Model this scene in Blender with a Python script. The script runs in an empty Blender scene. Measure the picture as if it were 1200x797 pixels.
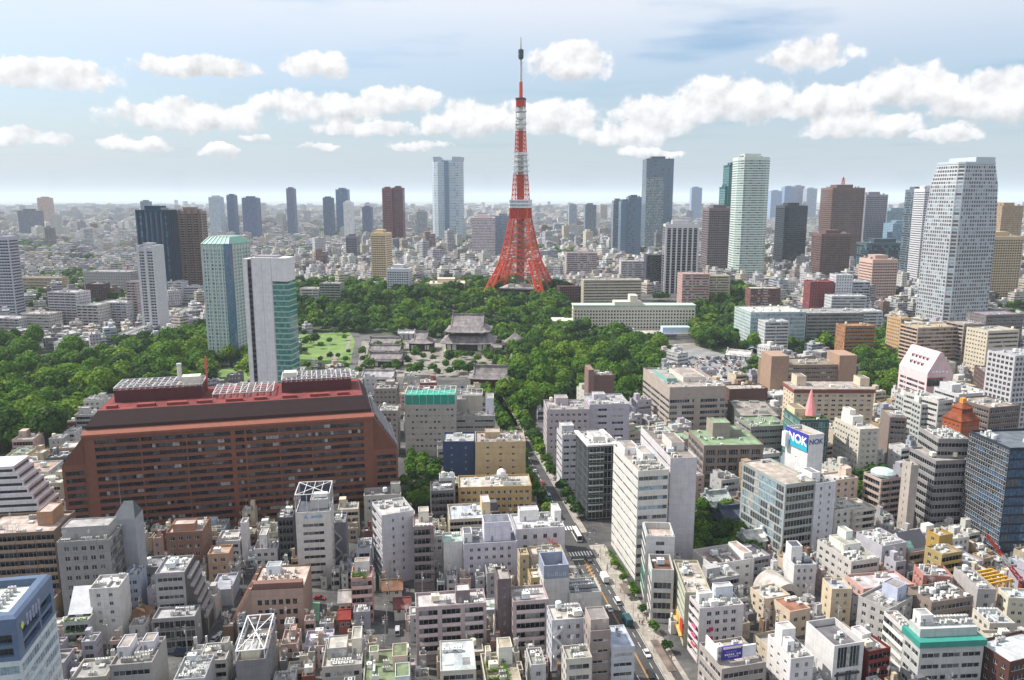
import bpy, math, random, zlib
import numpy as np
R = math.radians
SC = bpy.context.scene
COL = SC.collection

# ------------------------------------------------------------------ camera, exposure
CAM_H = 150.0
PIT = R(10.37)
FPX = 910.0
cam = bpy.data.cameras.new("camera")
cam.sensor_width = 36.0
cam.lens = FPX / 1200 * 36
cam.clip_start = 1.0
cam.clip_end = 120000.0
camo = bpy.data.objects.new("camera", cam)
COL.objects.link(camo)
camo.location = (0, 0, CAM_H)
camo.rotation_euler = (R(90) - PIT, 0, 0)
SC.camera = camo
SC.view_settings.view_transform = 'Standard'
SC.view_settings.look = 'None'
SC.view_settings.gamma = 1
SC.view_settings.exposure = 0.41
SC.cycles.use_denoising = True
SC.cycles.max_bounces = 5
SC.cycles.diffuse_bounces = 3
SC.cycles.glossy_bounces = 2
SC.cycles.transmission_bounces = 2
SC.cycles.transparent_max_bounces = 4
SC.cycles.volume_bounces = 1
SC.cycles.sample_clamp_indirect = 6.0

# ------------------------------------------------------------------ sun
SUN_AZ = R(-78)      # from +Y (view direction) towards -X is negative: the sun stands over the south, to the left
SUN_EL = R(50)
sun = bpy.data.lights.new("sun", 'SUN')
sun.energy = 5.0
sun.angle = R(0.55)
sun.color = (1.0, 0.95, 0.86)
suno = bpy.data.objects.new("sun", sun)
COL.objects.link(suno)
suno.rotation_euler = (R(90) - SUN_EL, 0, -SUN_AZ + math.pi)
suno.rotation_euler = (math.pi / 2 - SUN_EL, 0, math.pi - SUN_AZ)


def ray(u, v):
 x = (u - 600) / FPX
 y = (398.5 - v) / FPX
 return (x, math.cos(PIT) + y * math.sin(PIT), -math.sin(PIT) + y * math.cos(PIT))


def at_z(u, v, z=0.0):
 d = ray(u, v)
 t = (z - CAM_H) / d[2]
 return (d[0] * t, d[1] * t)


def at_y(u, v, Y):
 d = ray(u, v)
 t = Y / d[1]
 return (d[0] * t, Y, CAM_H + d[2] * t)


def proj(x, y, z):
 zc = y * math.cos(PIT) - (z - CAM_H) * math.sin(PIT)
 yc = y * math.sin(PIT) + (z - CAM_H) * math.cos(PIT)
 return (600 + FPX * x / zc, 398.5 - FPX * yc / zc, zc)


def along_u(px, py, pz, dx, dy, u):
 """how far to go from a point along a level direction until it shows in column u"""
 k = (u - 600) / FPX
 c, s = math.cos(PIT), math.sin(PIT)
 zc0 = py * c - (pz - CAM_H) * s
 den = dx - k * dy * c
 return (k * zc0 - px) / den


def smooth(a, b, x):
 t = min(1, max(0, (x - a) / (b - a)))
 return t * t * (3 - 2 * t)


def gz(y):
 return 19.0 * smooth(880, 1010, y)


# ------------------------------------------------------------------ node helper
class NT:
 def __init__(s, tree):
  s.t = tree
  s.n = tree.nodes
  s.l = tree.links

 def node(s, typ, **kw):
  o = s.n.new(typ)
  for k, v in kw.items():
   setattr(o, k, v)
  return o

 def put(s, sock, val):
  if isinstance(val, bpy.types.NodeSocket):
   s.l.new(val, sock)
  else:
   sock.default_value = val

 def m(s, op, a, b=None, c=None, clamp=False):
  o = s.node('ShaderNodeMath', operation=op)
  o.use_clamp = clamp
  s.put(o.inputs[0], a)
  if b is not None:
   s.put(o.inputs[1], b)
  if c is not None:
   s.put(o.inputs[2], c)
  return o.outputs[0]

 def vm(s, op, a, b=None, out=0):
  o = s.node('ShaderNodeVectorMath', operation=op)
  s.put(o.inputs[0], a)
  if b is not None:
   s.put(o.inputs[1], b)
  return o.outputs[out]

 def mix(s, f, a, b, mode='MIX'):
  o = s.node('ShaderNodeMix', data_type='RGBA', blend_type=mode)
  s.put(o.inputs[0], f)
  s.put(o.inputs[6], a)
  s.put(o.inputs[7], b)
  return o.outputs[2]

 def ramp(s, x, a, b, c=0.0, d=1.0, kind='SMOOTHSTEP'):
  o = s.node('ShaderNodeMapRange', interpolation_type=kind)
  s.put(o.inputs[0], x)
  for i, val in enumerate((a, b, c, d)):
   s.put(o.inputs[i + 1], val)
  return o.outputs[0]

 def noise(s, vec, scale, detail=3, rough=0.55, dim='3D'):
  o = s.node('ShaderNodeTexNoise', noise_dimensions=dim)
  s.put(o.inputs['Vector'], vec)
  o.inputs['Scale'].default_value = scale
  o.inputs['Detail'].default_value = detail
  o.inputs['Roughness'].default_value = rough
  return o.outputs[0]

 def xyz(s, vec):
  o = s.node('ShaderNodeSeparateXYZ')
  s.put(o.inputs[0], vec)
  return o.outputs

 def comb(s, x, y, z=0.0):
  o = s.node('ShaderNodeCombineXYZ')
  for i, val in enumerate((x, y, z)):
   s.put(o.inputs[i], val)
  return o.outputs[0]


# ------------------------------------------------------------------ world: sky with cumulus and cirrus
world = bpy.data.worlds.new("World")
SC.world = world
world.use_nodes = True
w = NT(world.node_tree)
w.n.clear()
SKY = 0.089
sky = w.node('ShaderNodeTexSky', sky_type='NISHITA')
sky.sun_disc = False
sky.sun_elevation = SUN_EL
sky.sun_rotation = SUN_AZ
sky.altitude = 100
sky.air_density = 1.15
sky.dust_density = 2.2
sky.ozone_density = 1.6
tc = w.node('ShaderNodeTexCoord')
dx, dy, dz = w.xyz(tc.outputs['Generated'])
az = w.m('ARCTAN2', dx, dy)
el = w.m('ARCSINE', dz)
pos = w.comb(az, el, 0.0)
warp = w.noise(pos, 26, 3, 0.6)
warp2 = w.noise(w.vm('ADD', pos, (3.1, 7.7, 1.0)), 26, 3, 0.6)
wp = w.vm('ADD', pos, w.comb(w.m('MULTIPLY', w.m('SUBTRACT', warp, 0.5), 0.035), w.m('MULTIPLY', w.m('SUBTRACT', warp2, 0.5), 0.03), 0.0))
CLOUDS = [(55, 90, 72, 20), (218, 138, 88, 20), (232, 80, 70, 15), (368, 78, 42, 18), (378, 126, 80, 21), (468, 117, 52, 20),
          (428, 152, 62, 12), (552, 142, 58, 27), (642, 140, 66, 26), (668, 74, 56, 27), (772, 138, 60, 28), (862, 120, 84, 32),
          (966, 124, 52, 24), (948, 66, 48, 21), (1062, 103, 60, 28), (1172, 116, 76, 30), (1010, 150, 66, 16), (30, 163, 46, 11),
          (160, 170, 42, 10), (735, 160, 60, 18), (255, 178, 26, 7), (300, 162, 18, 6), (375, 172, 24, 6), (492, 172, 44, 8), (762, 180, 40, 8), (1112, 158, 42, 10)]
dens = None
sw = None
sh = None
for (cu, cv, ca, cb) in CLOUDS:
 d = ray(cu, cv)
 n = math.sqrt(d[0] ** 2 + d[1] ** 2 + d[2] ** 2)
 a0, e0 = math.atan2(d[0], d[1]), math.asin(d[2] / n)
 q = w.vm('MULTIPLY', w.vm('SUBTRACT', wp, (a0, e0, 0)), (FPX / ca * 0.93, FPX / cb * 0.95, 0))
 ln = w.vm('LENGTH', q, out=1)
 k = w.m('SUBTRACT', 1.14, ln, clamp=False)
 k = w.m('MAXIMUM', k, 0.0)
 qy = w.xyz(q)[1]
 dens = k if dens is None else w.m('MAXIMUM', dens, k)
 kk = w.m('MULTIPLY', k, k)
 sw = kk if sw is None else w.m('ADD', sw, kk)
 t = w.m('MULTIPLY', kk, qy)
 sh = t if sh is None else w.m('ADD', sh, t)
hy = w.m('DIVIDE', sh, w.m('ADD', sw, 0.001))             # -1 cloud foot .. +1 cloud head
lump = w.noise(pos, 40, 7, 0.52)
lump_off = w.noise(w.vm('ADD', pos, (-0.006, 0.010, 0)), 40, 7, 0.52)
field = w.m('ADD', dens, w.m('MULTIPLY', w.m('SUBTRACT', lump, 0.5), 1.15))
field = w.m('SUBTRACT', field, w.m('MULTIPLY', w.ramp(hy, -0.2, -1.0), 0.30))
cover = w.m('MULTIPLY', w.ramp(hy, -1.0, -0.15, 0.30, 1.0), w.m('MULTIPLY', w.ramp(field, 0.19, 0.46), w.ramp(dens, 0.02, 0.3)))
relief = w.m('SUBTRACT', lump, lump_off)
bright = w.m('ADD', w.m('ADD', 0.74, w.m('MULTIPLY', relief, 0.85)), w.m('MULTIPLY', w.ramp(hy, -0.8, 0.3), 0.28))
bright = w.m('MULTIPLY', bright, 8.4)
ccol = w.vm('MULTIPLY', w.comb(bright, bright, bright), (0.985, 0.985, 1.0))
# thin high streaks
cz = w.m('MAXIMUM', dz, 0.03)
pl = w.comb(w.m('DIVIDE', dx, cz), w.m('DIVIDE', dy, cz), 0.0)
rot = w.node('ShaderNodeMapping')
w.put(rot.inputs[0], pl)
rot.inputs['Rotation'].default_value = (0, 0, R(-24))
rot.inputs['Scale'].default_value = (0.62, 0.80, 1)
ci = w.noise(rot.outputs[0], 1.0, 7, 0.56)
ci2 = w.noise(pl, 0.55, 3, 0.5)
cirrus = w.ramp(w.m('ADD', ci, w.m('MULTIPLY', w.m('SUBTRACT', ci2, 0.5), 1.5)), 0.12, 0.48)
cirrus = w.m('MULTIPLY', cirrus, w.ramp(el, 0.10, 0.27, 0.10, 0.90))
milky = w.ramp(el, 0.0, 0.17, 0.62, 0.04)
base = w.mix(milky, w.vm('MULTIPLY', sky.outputs[0], (1.14, 1.26, 1.40)), (4.7, 5.7, 6.9, 1))
base = w.mix(cirrus, base, (8.1, 8.3, 8.7, 1))
colr = w.mix(cover, base, ccol)
bg = w.node('ShaderNodeBackground')
w.put(bg.inputs[0], colr)
bg.inputs[1].default_value = SKY
out = w.node('ShaderNodeOutputWorld')
w.l.new(bg.outputs[0], out.inputs[0])
world.cycles.sampling_method = 'MANUAL'
world.cycles.sample_map_resolution = 512

# ------------------------------------------------------------------ materials
MATS = {}


def new_mat(name):
 m = bpy.data.materials.new(name)
 m.use_nodes = True
 t = NT(m.node_tree)
 t.n.clear()
 o = t.node('ShaderNodeOutputMaterial')
 p = t.node('ShaderNodeBsdfPrincipled')
 t.l.new(p.outputs[0], o.inputs[0])
 MATS[name] = m
 return m, t, p


def surf(name, rough=0.8, grime=0.25, scale=0.35, streak=True, metal=0.0, color=None, spec=0.4):
 """painted / plastered / tiled surface; takes the object's own colour, weathered by noise and rain streaks"""
 m, t, p = new_mat(name)
 oi = t.node('ShaderNodeObjectInfo')
 base = oi.outputs['Color'] if color is None else (*color, 1)
 tcn = t.node('ShaderNodeTexCoord').outputs['Object']
 off = t.vm('ADD', tcn, t.vm('MULTIPLY', oi.outputs['Location'], (0.37, 0.21, 0.0)))
 n1 = t.noise(off, scale, 5, 0.6)
 f = t.ramp(n1, 0.30, 0.72, 1 - grime, 1.06)
 if streak:
  mp = t.vm('MULTIPLY', off, (1.1, 1.1, 0.06))
  n2 = t.noise(mp, 1.4, 3, 0.6)
  f = t.m('MULTIPLY', f, t.ramp(n2, 0.40, 0.78, 1.03, 1 - grime))
 if name == 'roofing':                                 # sheets of membrane laid and patched at different times
  wn = t.node('ShaderNodeTexWhiteNoise', noise_dimensions='3D')
  t.put(wn.inputs['Vector'], t.vm('FLOOR', t.vm('MULTIPLY', off, (0.42, 0.19, 0.0))))
  f = t.m('MULTIPLY', f, t.ramp(wn.outputs['Value'], 0, 1, 0.78, 1.08))
 if name == 'wall':                                    # panel joints at floor height and every few metres
  ux, uy, _ = t.xyz(t.node('ShaderNodeUVMap').outputs[0])
  j1 = t.m('LESS_THAN', t.m('FRACT', t.m('DIVIDE', uy, 3.3)), 0.035)
  j2 = t.m('LESS_THAN', t.m('FRACT', t.m('DIVIDE', ux, 4.4)), 0.02)
  f = t.m('MULTIPLY', f, t.m('SUBTRACT', 1.0, t.m('MULTIPLY', t.m('MAXIMUM', j1, j2), 0.22)))
 c = t.vm('MULTIPLY', base if not isinstance(base, tuple) else base[:3], t.comb(f, f, f))
 t.put(p.inputs['Base Color'], c)
 p.inputs['Roughness'].default_value = rough
 p.inputs['Metallic'].default_value = metal
 p.inputs['Specular IOR Level'].default_value = spec
 return m


surf('wall', 0.78, 0.10)
surf('roofing', 0.85, 0.40, 0.3, False)
surf('plain', 0.6, 0.12, 0.5, False)
surf('metal', 0.35, 0.15, 0.5, False, 0.0, None, 0.6)
surf('steel', 0.55, 0.14, 0.08, False)
surf('frame_white', 0.5, 0.1, 0.5, False, 0, (0.62, 0.62, 0.60))
surf('frame_dark', 0.5, 0.1, 0.5, False, 0, (0.05, 0.05, 0.055))


def glass(name, col, rough=0.06, spec=0.7):
 m, t, p = new_mat(name)
 oi = t.node('ShaderNodeObjectInfo')
 tcn = t.node('ShaderNodeTexCoord').outputs['Object']
 n = t.noise(t.vm('ADD', tcn, oi.outputs['Location']), 0.8, 2)
 f = t.ramp(n, 0.3, 0.7, 0.7, 1.3)
 t.put(p.inputs['Base Color'], t.vm('MULTIPLY', col, t.comb(f, f, f)))
 p.inputs['Roughness'].default_value = rough
 p.inputs['Specular IOR Level'].default_value = spec
 return m


glass('pane_dark', (0.018, 0.021, 0.026))
glass('pane_mid', (0.075, 0.085, 0.10))
glass('pane_blind', (0.36, 0.36, 0.35), 0.25, 0.5)
glass('pane_green', (0.05, 0.20, 0.18), 0.05, 0.9)
glass('pane_green2', (0.12, 0.25, 0.225), 0.08, 0.8)
glass('pane_blue', (0.035, 0.085, 0.16), 0.05, 0.9)
glass('pane_blue2', (0.09, 0.17, 0.26), 0.08, 0.9)
glass('pane_sky', (0.22, 0.31, 0.37), 0.08, 0.9)
glass('pane_sky2', (0.32, 0.40, 0.45), 0.12, 0.8)
glass('pane_black', (0.008, 0.009, 0.011), 0.05, 0.7)
KINDS = {'std': ('pane_dark', 'pane_dark', 'pane_mid', 'pane_blind'), 'dark': ('pane_dark', 'pane_dark', 'pane_dark', 'pane_mid'),
         'green': ('pane_green', 'pane_green', 'pane_green2', 'pane_mid'), 'blue': ('pane_blue', 'pane_blue', 'pane_blue2', 'pane_mid'),
         'sky': ('pane_sky', 'pane_sky', 'pane_sky2', 'pane_blue2'), 'slate': ('pane_dark', 'pane_dark', 'pane_mid', 'pane_blue'), 'pale': ('pane_mid', 'pane_mid', 'pane_sky', 'pane_blind'), 'black': ('pane_black', 'pane_black', 'pane_dark', 'pane_dark')}


def window_wall(name, pu, pv, u0, u1, v0, v1, attr=False, glasscol=(0.055, 0.07, 0.09), light=(0.34, 0.36, 0.38)):
 """far facade: rows of windows from the metre-scale UV, each pane a little different"""
 m, t, p = new_mat(name)
 if attr:
  a = t.node('ShaderNodeAttribute', attribute_name='tint')
  base = a.outputs['Color']
 else:
  base = t.node('ShaderNodeObjectInfo').outputs['Color']
 uv = t.node('ShaderNodeUVMap').outputs[0]
 x, y, _ = t.xyz(uv)
 sx, sy = t.m('DIVIDE', x, pu), t.m('DIVIDE', y, pv)
 fx, fy = t.m('FRACT', sx), t.m('FRACT', sy)
 k = t.m('MULTIPLY', t.m('GREATER_THAN', fx, u0), t.m('LESS_THAN', fx, u1))
 k = t.m('MULTIPLY', k, t.m('MULTIPLY', t.m('GREATER_THAN', fy, v0), t.m('LESS_THAN', fy, v1)))
 wn = t.node('ShaderNodeTexWhiteNoise', noise_dimensions='2D')
 t.put(wn.inputs['Vector'], t.comb(t.m('FLOOR', sx), t.m('FLOOR', sy)))
 g = t.mix(t.m('POWER', wn.outputs['Value'], 3.0), (*glasscol, 1), (*light, 1))
 n = t.noise(t.vm('MULTIPLY', t.comb(x, y), (0.25, 0.08, 1)), 1.0, 3)
 f = t.ramp(n, 0.3, 0.75, 1.05, 0.78)
 wallc = t.vm('MULTIPLY', base, t.comb(f, f, f))
 t.put(p.inputs['Base Color'], t.mix(k, wallc, g))
 t.put(p.inputs['Roughness'], t.ramp(k, 0, 1, 0.8, 0.2))
 return m


window_wall('pat_punch', 2.6, 3.3, 0.25, 0.75, 0.3, 0.75)
window_wall('pat_ribbon', 1.6, 3.3, 0.06, 0.94, 0.34, 0.80)
window_wall('pat_balcony', 5.5, 3.0, 0.04, 0.96, 0.38, 0.93)
window_wall('pat_curtain', 1.8, 3.9, 0.07, 0.93, 0.08, 0.78)
window_wall('far_punch', 3.0, 3.3, 0.22, 0.78, 0.28, 0.76, True)
window_wall('far_ribbon', 6.0, 3.4, 0.04, 0.96, 0.36, 0.86, True)


def attr_mat(name, rough=0.85, sc=0.05):
 m, t, p = new_mat(name)
 a = t.node('ShaderNodeAttribute', attribute_name='tint')
 n = t.noise(t.node('ShaderNodeTexCoord').outputs['Object'], sc, 4)
 f = t.ramp(n, 0.3, 0.7, 0.78, 1.08)
 t.put(p.inputs['Base Color'], t.vm('MULTIPLY', a.outputs['Color'], t.comb(f, f, f)))
 p.inputs['Roughness'].default_value = rough
 return m


attr_mat('far_roof')


def leaf_mat(name, c1, c2, c3):
 m, t, p = new_mat(name)
 oi = t.node('ShaderNodeObjectInfo')
 geo = t.node('ShaderNodeNewGeometry')
 n = t.noise(geo.outputs['Position'], 0.11, 3, 0.6)
 n2 = t.node('ShaderNodeTexWhiteNoise', noise_dimensions='3D')
 t.put(n2.inputs['Vector'], t.vm('SNAP', geo.outputs['Position'], (1.6, 1.6, 1.6)))
 c = t.mix(t.ramp(n, 0.35, 0.66), (*c1, 1), (*c2, 1))
 c = t.mix(t.m('MULTIPLY', oi.outputs['Random'], 0.45), c, (*c3, 1))
 f = t.ramp(n2.outputs['Value'], 0, 1, 0.75, 1.25)
 c = t.vm('MULTIPLY', c, t.comb(f, f, f))
 o = [x for x in t.n if x.type == 'OUTPUT_MATERIAL'][0]
 t.put(p.inputs['Base Color'], c)
 p.inputs['Roughness'].default_value = 0.65
 p.inputs['Specular IOR Level'].default_value = 0.08
 tr = t.node('ShaderNodeBsdfTranslucent')
 t.put(tr.inputs[0], t.vm('MULTIPLY', c, (1.25, 1.35, 0.7)))
 mx = t.node('ShaderNodeMixShader')
 mx.inputs[0].default_value = 0.28
 t.l.new(p.outputs[0], mx.inputs[1])
 t.l.new(tr.outputs[0], mx.inputs[2])
 t.l.new(mx.outputs[0], o.inputs[0])
 return m


leaf_mat('leaf', (0.062, 0.140, 0.016), (0.110, 0.210, 0.026), (0.045, 0.105, 0.018))
leaf_mat('leaf_yellow', (0.110, 0.200, 0.020), (0.170, 0.260, 0.032), (0.080, 0.145, 0.020))
leaf_mat('leaf_dark', (0.032, 0.080, 0.018), (0.055, 0.112, 0.024), (0.025, 0.060, 0.016))
surf('bark', 0.9, 0.3, 1.5, False, 0, (0.09, 0.07, 0.05))


# ------------------------------------------------------------------ mesh builder
class MB:
 def __init__(s):
  s.v, s.f, s.m, s.uv = [], [], [], []

 def quad(s, a, b, c, d, m=0, uv=None):
  i = len(s.v)
  s.v += [a, b, c, d]
  s.f.append((i, i + 1, i + 2, i + 3))
  s.m.append(m)
  s.uv += uv or [(0, 0)] * 4

 def poly(s, pts, m=0):
  i = len(s.v)
  s.v += pts
  s.f.append(tuple(range(i, i + len(pts))))
  s.m.append(m)
  s.uv += [(p[0], p[1]) for p in pts]

 def box(s, x0, x1, y0, y1, z0, z1, m=0, mt=None, bottom=False):
  mt = m if mt is None else mt
  s.quad((x0, y0, z0), (x1, y0, z0), (x1, y0, z1), (x0, y0, z1), m, [(x0, z0), (x1, z0), (x1, z1), (x0, z1)])
  s.quad((x1, y0, z0), (x1, y1, z0), (x1, y1, z1), (x1, y0, z1), m, [(y0, z0), (y1, z0), (y1, z1), (y0, z1)])
  s.quad((x1, y1, z0), (x0, y1, z0), (x0, y1, z1), (x1, y1, z1), m, [(-x1, z0), (-x0, z0), (-x0, z1), (-x1, z1)])
  s.quad((x0, y1, z0), (x0, y0, z0), (x0, y0, z1), (x0, y1, z1), m, [(-y1, z0), (-y0, z0), (-y0, z1), (-y1, z1)])
  s.quad((x0, y0, z1), (x1, y0, z1), (x1, y1, z1), (x0, y1, z1), mt, [(x0, y0), (x1, y0), (x1, y1), (x0, y1)])
  if bottom:
   s.quad((x0, y1, z0), (x1, y1, z0), (x1, y0, z0), (x0, y0, z0), m)
  return s

 def prism(s, pts, z0, z1, m=0, mt=None, top=None):
  """upright prism over a counter-clockwise outline; top: another outline for the head (a frustum)"""
  mt = m if mt is None else mt
  top = top or pts
  n = len(pts)
  L = 0
  for i in range(n):
   a, b = pts[i], pts[(i + 1) % n]
   c, d = top[(i + 1) % n], top[i]
   l = math.hypot(b[0] - a[0], b[1] - a[1])
   s.quad((*a, z0), (*b, z0), (*c, z1), (*d, z1), m, [(L, z0), (L + l, z0), (L + l, z1), (L, z1)])
   L += l
  s.poly([(*p, z1) for p in top], mt)
  return s

 def bar(s, a, b, r, m=0, n=4, r2=None):
  """a straight bar between two points"""
  a, b = np.array(a, float), np.array(b, float)
  d = b - a
  ln = np.linalg.norm(d)
  if ln < 1e-6:
   return s
  d /= ln
  h = np.array((0, 0, 1.0)) if abs(d[2]) < 0.9 else np.array((1.0, 0, 0))
  x = np.cross(h, d)
  x /= np.linalg.norm(x)
  y = np.cross(d, x)
  r2 = r if r2 is None else r2
  i = len(s.v)
  for c, rr in ((a, r), (b, r2)):
   for k in range(n):
    t = 2 * math.pi * (k + 0.5) / n
    s.v.append(tuple(c + x * math.cos(t) * rr + y * math.sin(t) * rr))
  for k in range(n):
   k2 = (k + 1) % n
   s.f.append((i + k, i + k2, i + n + k2, i + n + k))
   s.m.append(m)
   s.uv += [(0, 0)] * 4
  s.f.append(tuple(i + n + k for k in range(n)))
  s.m.append(m)
  s.uv += [(0, 0)] * n
  s.f.append(tuple(i + n - 1 - k for k in range(n)))
  s.m.append(m)
  s.uv += [(0, 0)] * n
  return s

 def lathe(s, cx, cy, prof, n=12, m=0):
  """surface of revolution from (radius, z) pairs"""
  i = len(s.v)
  for (r, z) in prof:
   for k in range(n):
    t = 2 * math.pi * k / n
    s.v.append((cx + r * math.cos(t), cy + r * math.sin(t), z))
  for j in range(len(prof) - 1):
   for k in range(n):
    k2 = (k + 1) % n
    s.f.append((i + j * n + k, i + j * n + k2, i + (j + 1) * n + k2, i + (j + 1) * n + k))
    s.m.append(m)
    s.uv += [(0, 0)] * 4
  j = len(prof) - 1
  s.f.append(tuple(i + j * n + k for k in range(n)))
  s.m.append(m)
  s.uv += [(0, 0)] * n
  return s

 def mesh(s, name, mats):
  me = bpy.data.meshes.new(name)
  me.from_pydata(s.v, [], s.f)
  for m in mats:
   me.materials.append(MATS[m])
  if len(mats) > 1:
   me.polygons.foreach_set('material_index', s.m)
  ul = me.uv_layers.new(name='UVMap')
  ul.data.foreach_set('uv', np.array(s.uv, np.float32).ravel())
  me.update()
  return me

 def build(s, name, mats, parent=None, color=None, loc=None, rz=0.0):
  if isinstance(mats, str):
   mats = (mats,)
  return link(name, s.mesh(name, mats), parent, color, loc, rz)


def link(name, me, parent=None, color=None, loc=None, rz=0.0):
 o = bpy.data.objects.new(name, me)
 COL.objects.link(o)
 if parent is not None:
  o.parent = parent
 if color is not None:
  o.color = (*color, 1)
 if loc is not None:
  o.location = loc
 if rz:
  o.rotation_euler = (0, 0, rz)
 return o


def tag(o, label=None, cat=None, group=None, kind=None):
 if label:
  o['label'] = label
 if cat:
  o['category'] = cat
 if group:
  o['group'] = group
 if kind:
  o['kind'] = kind
 return o


def thing(name, label, cat, loc, rz=0.0, group=None):
 o = bpy.data.objects.new(name, None)
 COL.objects.link(o)
 o.location = loc
 o.rotation_euler = (0, 0, rz)
 o.empty_display_size = 1
 return tag(o, label, cat, group)


def children_of(o):
 return [c for c in COL.objects if c.parent == o]


def dup(root, kids, loc, rz=0.0, scale=None, label=None, group=None):
 r = root.copy()
 COL.objects.link(r)
 r.location = loc
 r.rotation_euler = (0, 0, rz)
 if scale:
  r.scale = scale
 if label:
  r['label'] = label
 if group:
  r['group'] = group
 for ch in kids:
  c = ch.copy()
  COL.objects.link(c)
  c.parent = r
 return r


def srgb(r, g, b):
 f = lambda c: (c / 255 / 12.92) if c <= 10 else ((c / 255 + 0.055) / 1.055) ** 2.4
 return (f(r), f(g), f(b))


# footprints already taken: oriented rectangles (cx, cy, half w, half d, angle)
TAKEN = []


def obb_pts(o):
 cx, cy, a, b, t = o
 c, s = math.cos(t), math.sin(t)
 return [(cx + x * c - y * s, cy + x * s + y * c) for x, y in ((-a, -b), (a, -b), (a, b), (-a, b))]


def obb_hit(p, q):
 if math.hypot(p[0] - q[0], p[1] - q[1]) > math.hypot(p[2], p[3]) + math.hypot(q[2], q[3]):
  return False
 A, B = obb_pts(p), obb_pts(q)
 for t in (p[4], p[4] + math.pi / 2, q[4], q[4] + math.pi / 2):
  ax, ay = math.cos(t), math.sin(t)
  pa = [x * ax + y * ay for x, y in A]
  pb = [x * ax + y * ay for x, y in B]
  if max(pa) <= min(pb) or max(pb) <= min(pa):
   return False
 return True


def in_poly(x, y, poly):
 c = False
 n = len(poly)
 j = n - 1
 for i in range(n):
  xi, yi = poly[i]
  xj, yj = poly[j]
  if (yi > y) != (yj > y) and x < (xj - xi) * (y - yi) / (yj - yi) + xi:
   c = not c
  j = i
 return c


def gpoly(px, z=0.0):
 return [at_z(u, v, z) for u, v in px]
# ------------------------------------------------------------------ building kit
MESHES = {}


def faces_of(w_, d_):
 a, b = w_ / 2, d_ / 2
 return {'F': (-a, -b, 1, 0, 0, -1, w_), 'R': (a, -b, 0, 1, 1, 0, d_), 'B': (a, b, -1, 0, 0, 1, w_), 'L': (-a, b, 0, -1, -1, 0, d_)}


def fp(fc, x, z, dep=0.0):
 return (fc[0] + fc[2] * x - fc[4] * dep, fc[1] + fc[3] * x - fc[5] * dep, z)


def fquad(mb, fc, x0, x1, z0, z1, m=0, dep=0.0):
 mb.quad(fp(fc, x0, z0, dep), fp(fc, x1, z0, dep), fp(fc, x1, z1, dep), fp(fc, x0, z1, dep), m, [(x0, z0), (x1, z0), (x1, z1), (x0, z1)])


def holed(mb, fc, z0, z1, cols, rows, rec, m=0):
 L = fc[6]
 zc = z0
 for (za, zb) in rows:
  if za > zc:
   fquad(mb, fc, 0, L, zc, za, m)
  xc = 0
  for (xa, xb) in cols:
   fquad(mb, fc, xc, xa, za, zb, m)
   q = lambda x, z, dd: fp(fc, x, z, dd)
   mb.quad(q(xa, za, 0), q(xb, za, 0), q(xb, za, rec), q(xa, za, rec), m)
   mb.quad(q(xa, zb, rec), q(xb, zb, rec), q(xb, zb, 0), q(xa, zb, 0), m)
   mb.quad(q(xa, za, 0), q(xa, za, rec), q(xa, zb, rec), q(xa, zb, 0), m)
   mb.quad(q(xb, za, rec), q(xb, za, 0), q(xb, zb, 0), q(xb, zb, rec), m)
   xc = xb
  fquad(mb, fc, xc, L, za, zb, m)
  zc = zb
 if z1 > zc:
  fquad(mb, fc, 0, L, zc, z1, m)


def window_mesh(ww, wh, nm, kind, var, frame):
 key = (round(ww, 1), round(wh, 1), nm, kind, var, frame)
 if key not in MESHES:
  rw, rh = max(0.1, key[0]), max(0.1, key[1])
  rg = random.Random(zlib.crc32(repr(key).encode()))
  mb = MB()
  n = nm + 1
  names = []
  for p in KINDS[kind]:
   if p not in names:
    names.append(p)
  if kind == 'std':
   wts = (5, 3, 2)
  else:
   wts = (5,) + (2,) * (len(names) - 1)
  cur = 0
  for i in range(n):
   if i == 0 or rg.random() < 0.6:
    cur = rg.choices(range(len(names)), wts[:len(names)])[0]
   mb.quad((rw * i / n, 0, 0), (rw * (i + 1) / n, 0, 0), (rw * (i + 1) / n, 0, rh), (rw * i / n, 0, rh), cur)
  fm = len(names)
  t = 0.07
  for i in range(n + 1):
   x = min(max(rw * i / n, t / 2), rw - t / 2)
   mb.box(x - t / 2, x + t / 2, -0.07, -0.003, 0, rh, fm)
  mb.box(t, rw - t, -0.06, -0.003, rh - t, rh - 0.002, fm)
  mb.box(t, rw - t, -0.09, -0.003, 0.002, t, fm)
  MESHES[key] = (mb.mesh('window', names + [frame]), rw, rh)
 return MESHES[key]


def put_window(root, fc, xa, xb, za, zb, rec, nm, kind, rg, frame='frame_white', name='window'):
 me, rw, rh = window_mesh(xb - xa, zb - za, nm, kind, rg.randrange(4), frame)
 o = link(name, me, root)
 x, y, z = fp(fc, xa, za, rec)
 o.location = (x, y, z)
 o.rotation_euler = (0, 0, math.atan2(fc[3], fc[2]))
 o.scale = ((xb - xa) / rw, 1, (zb - za) / rh)
 return o


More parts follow.
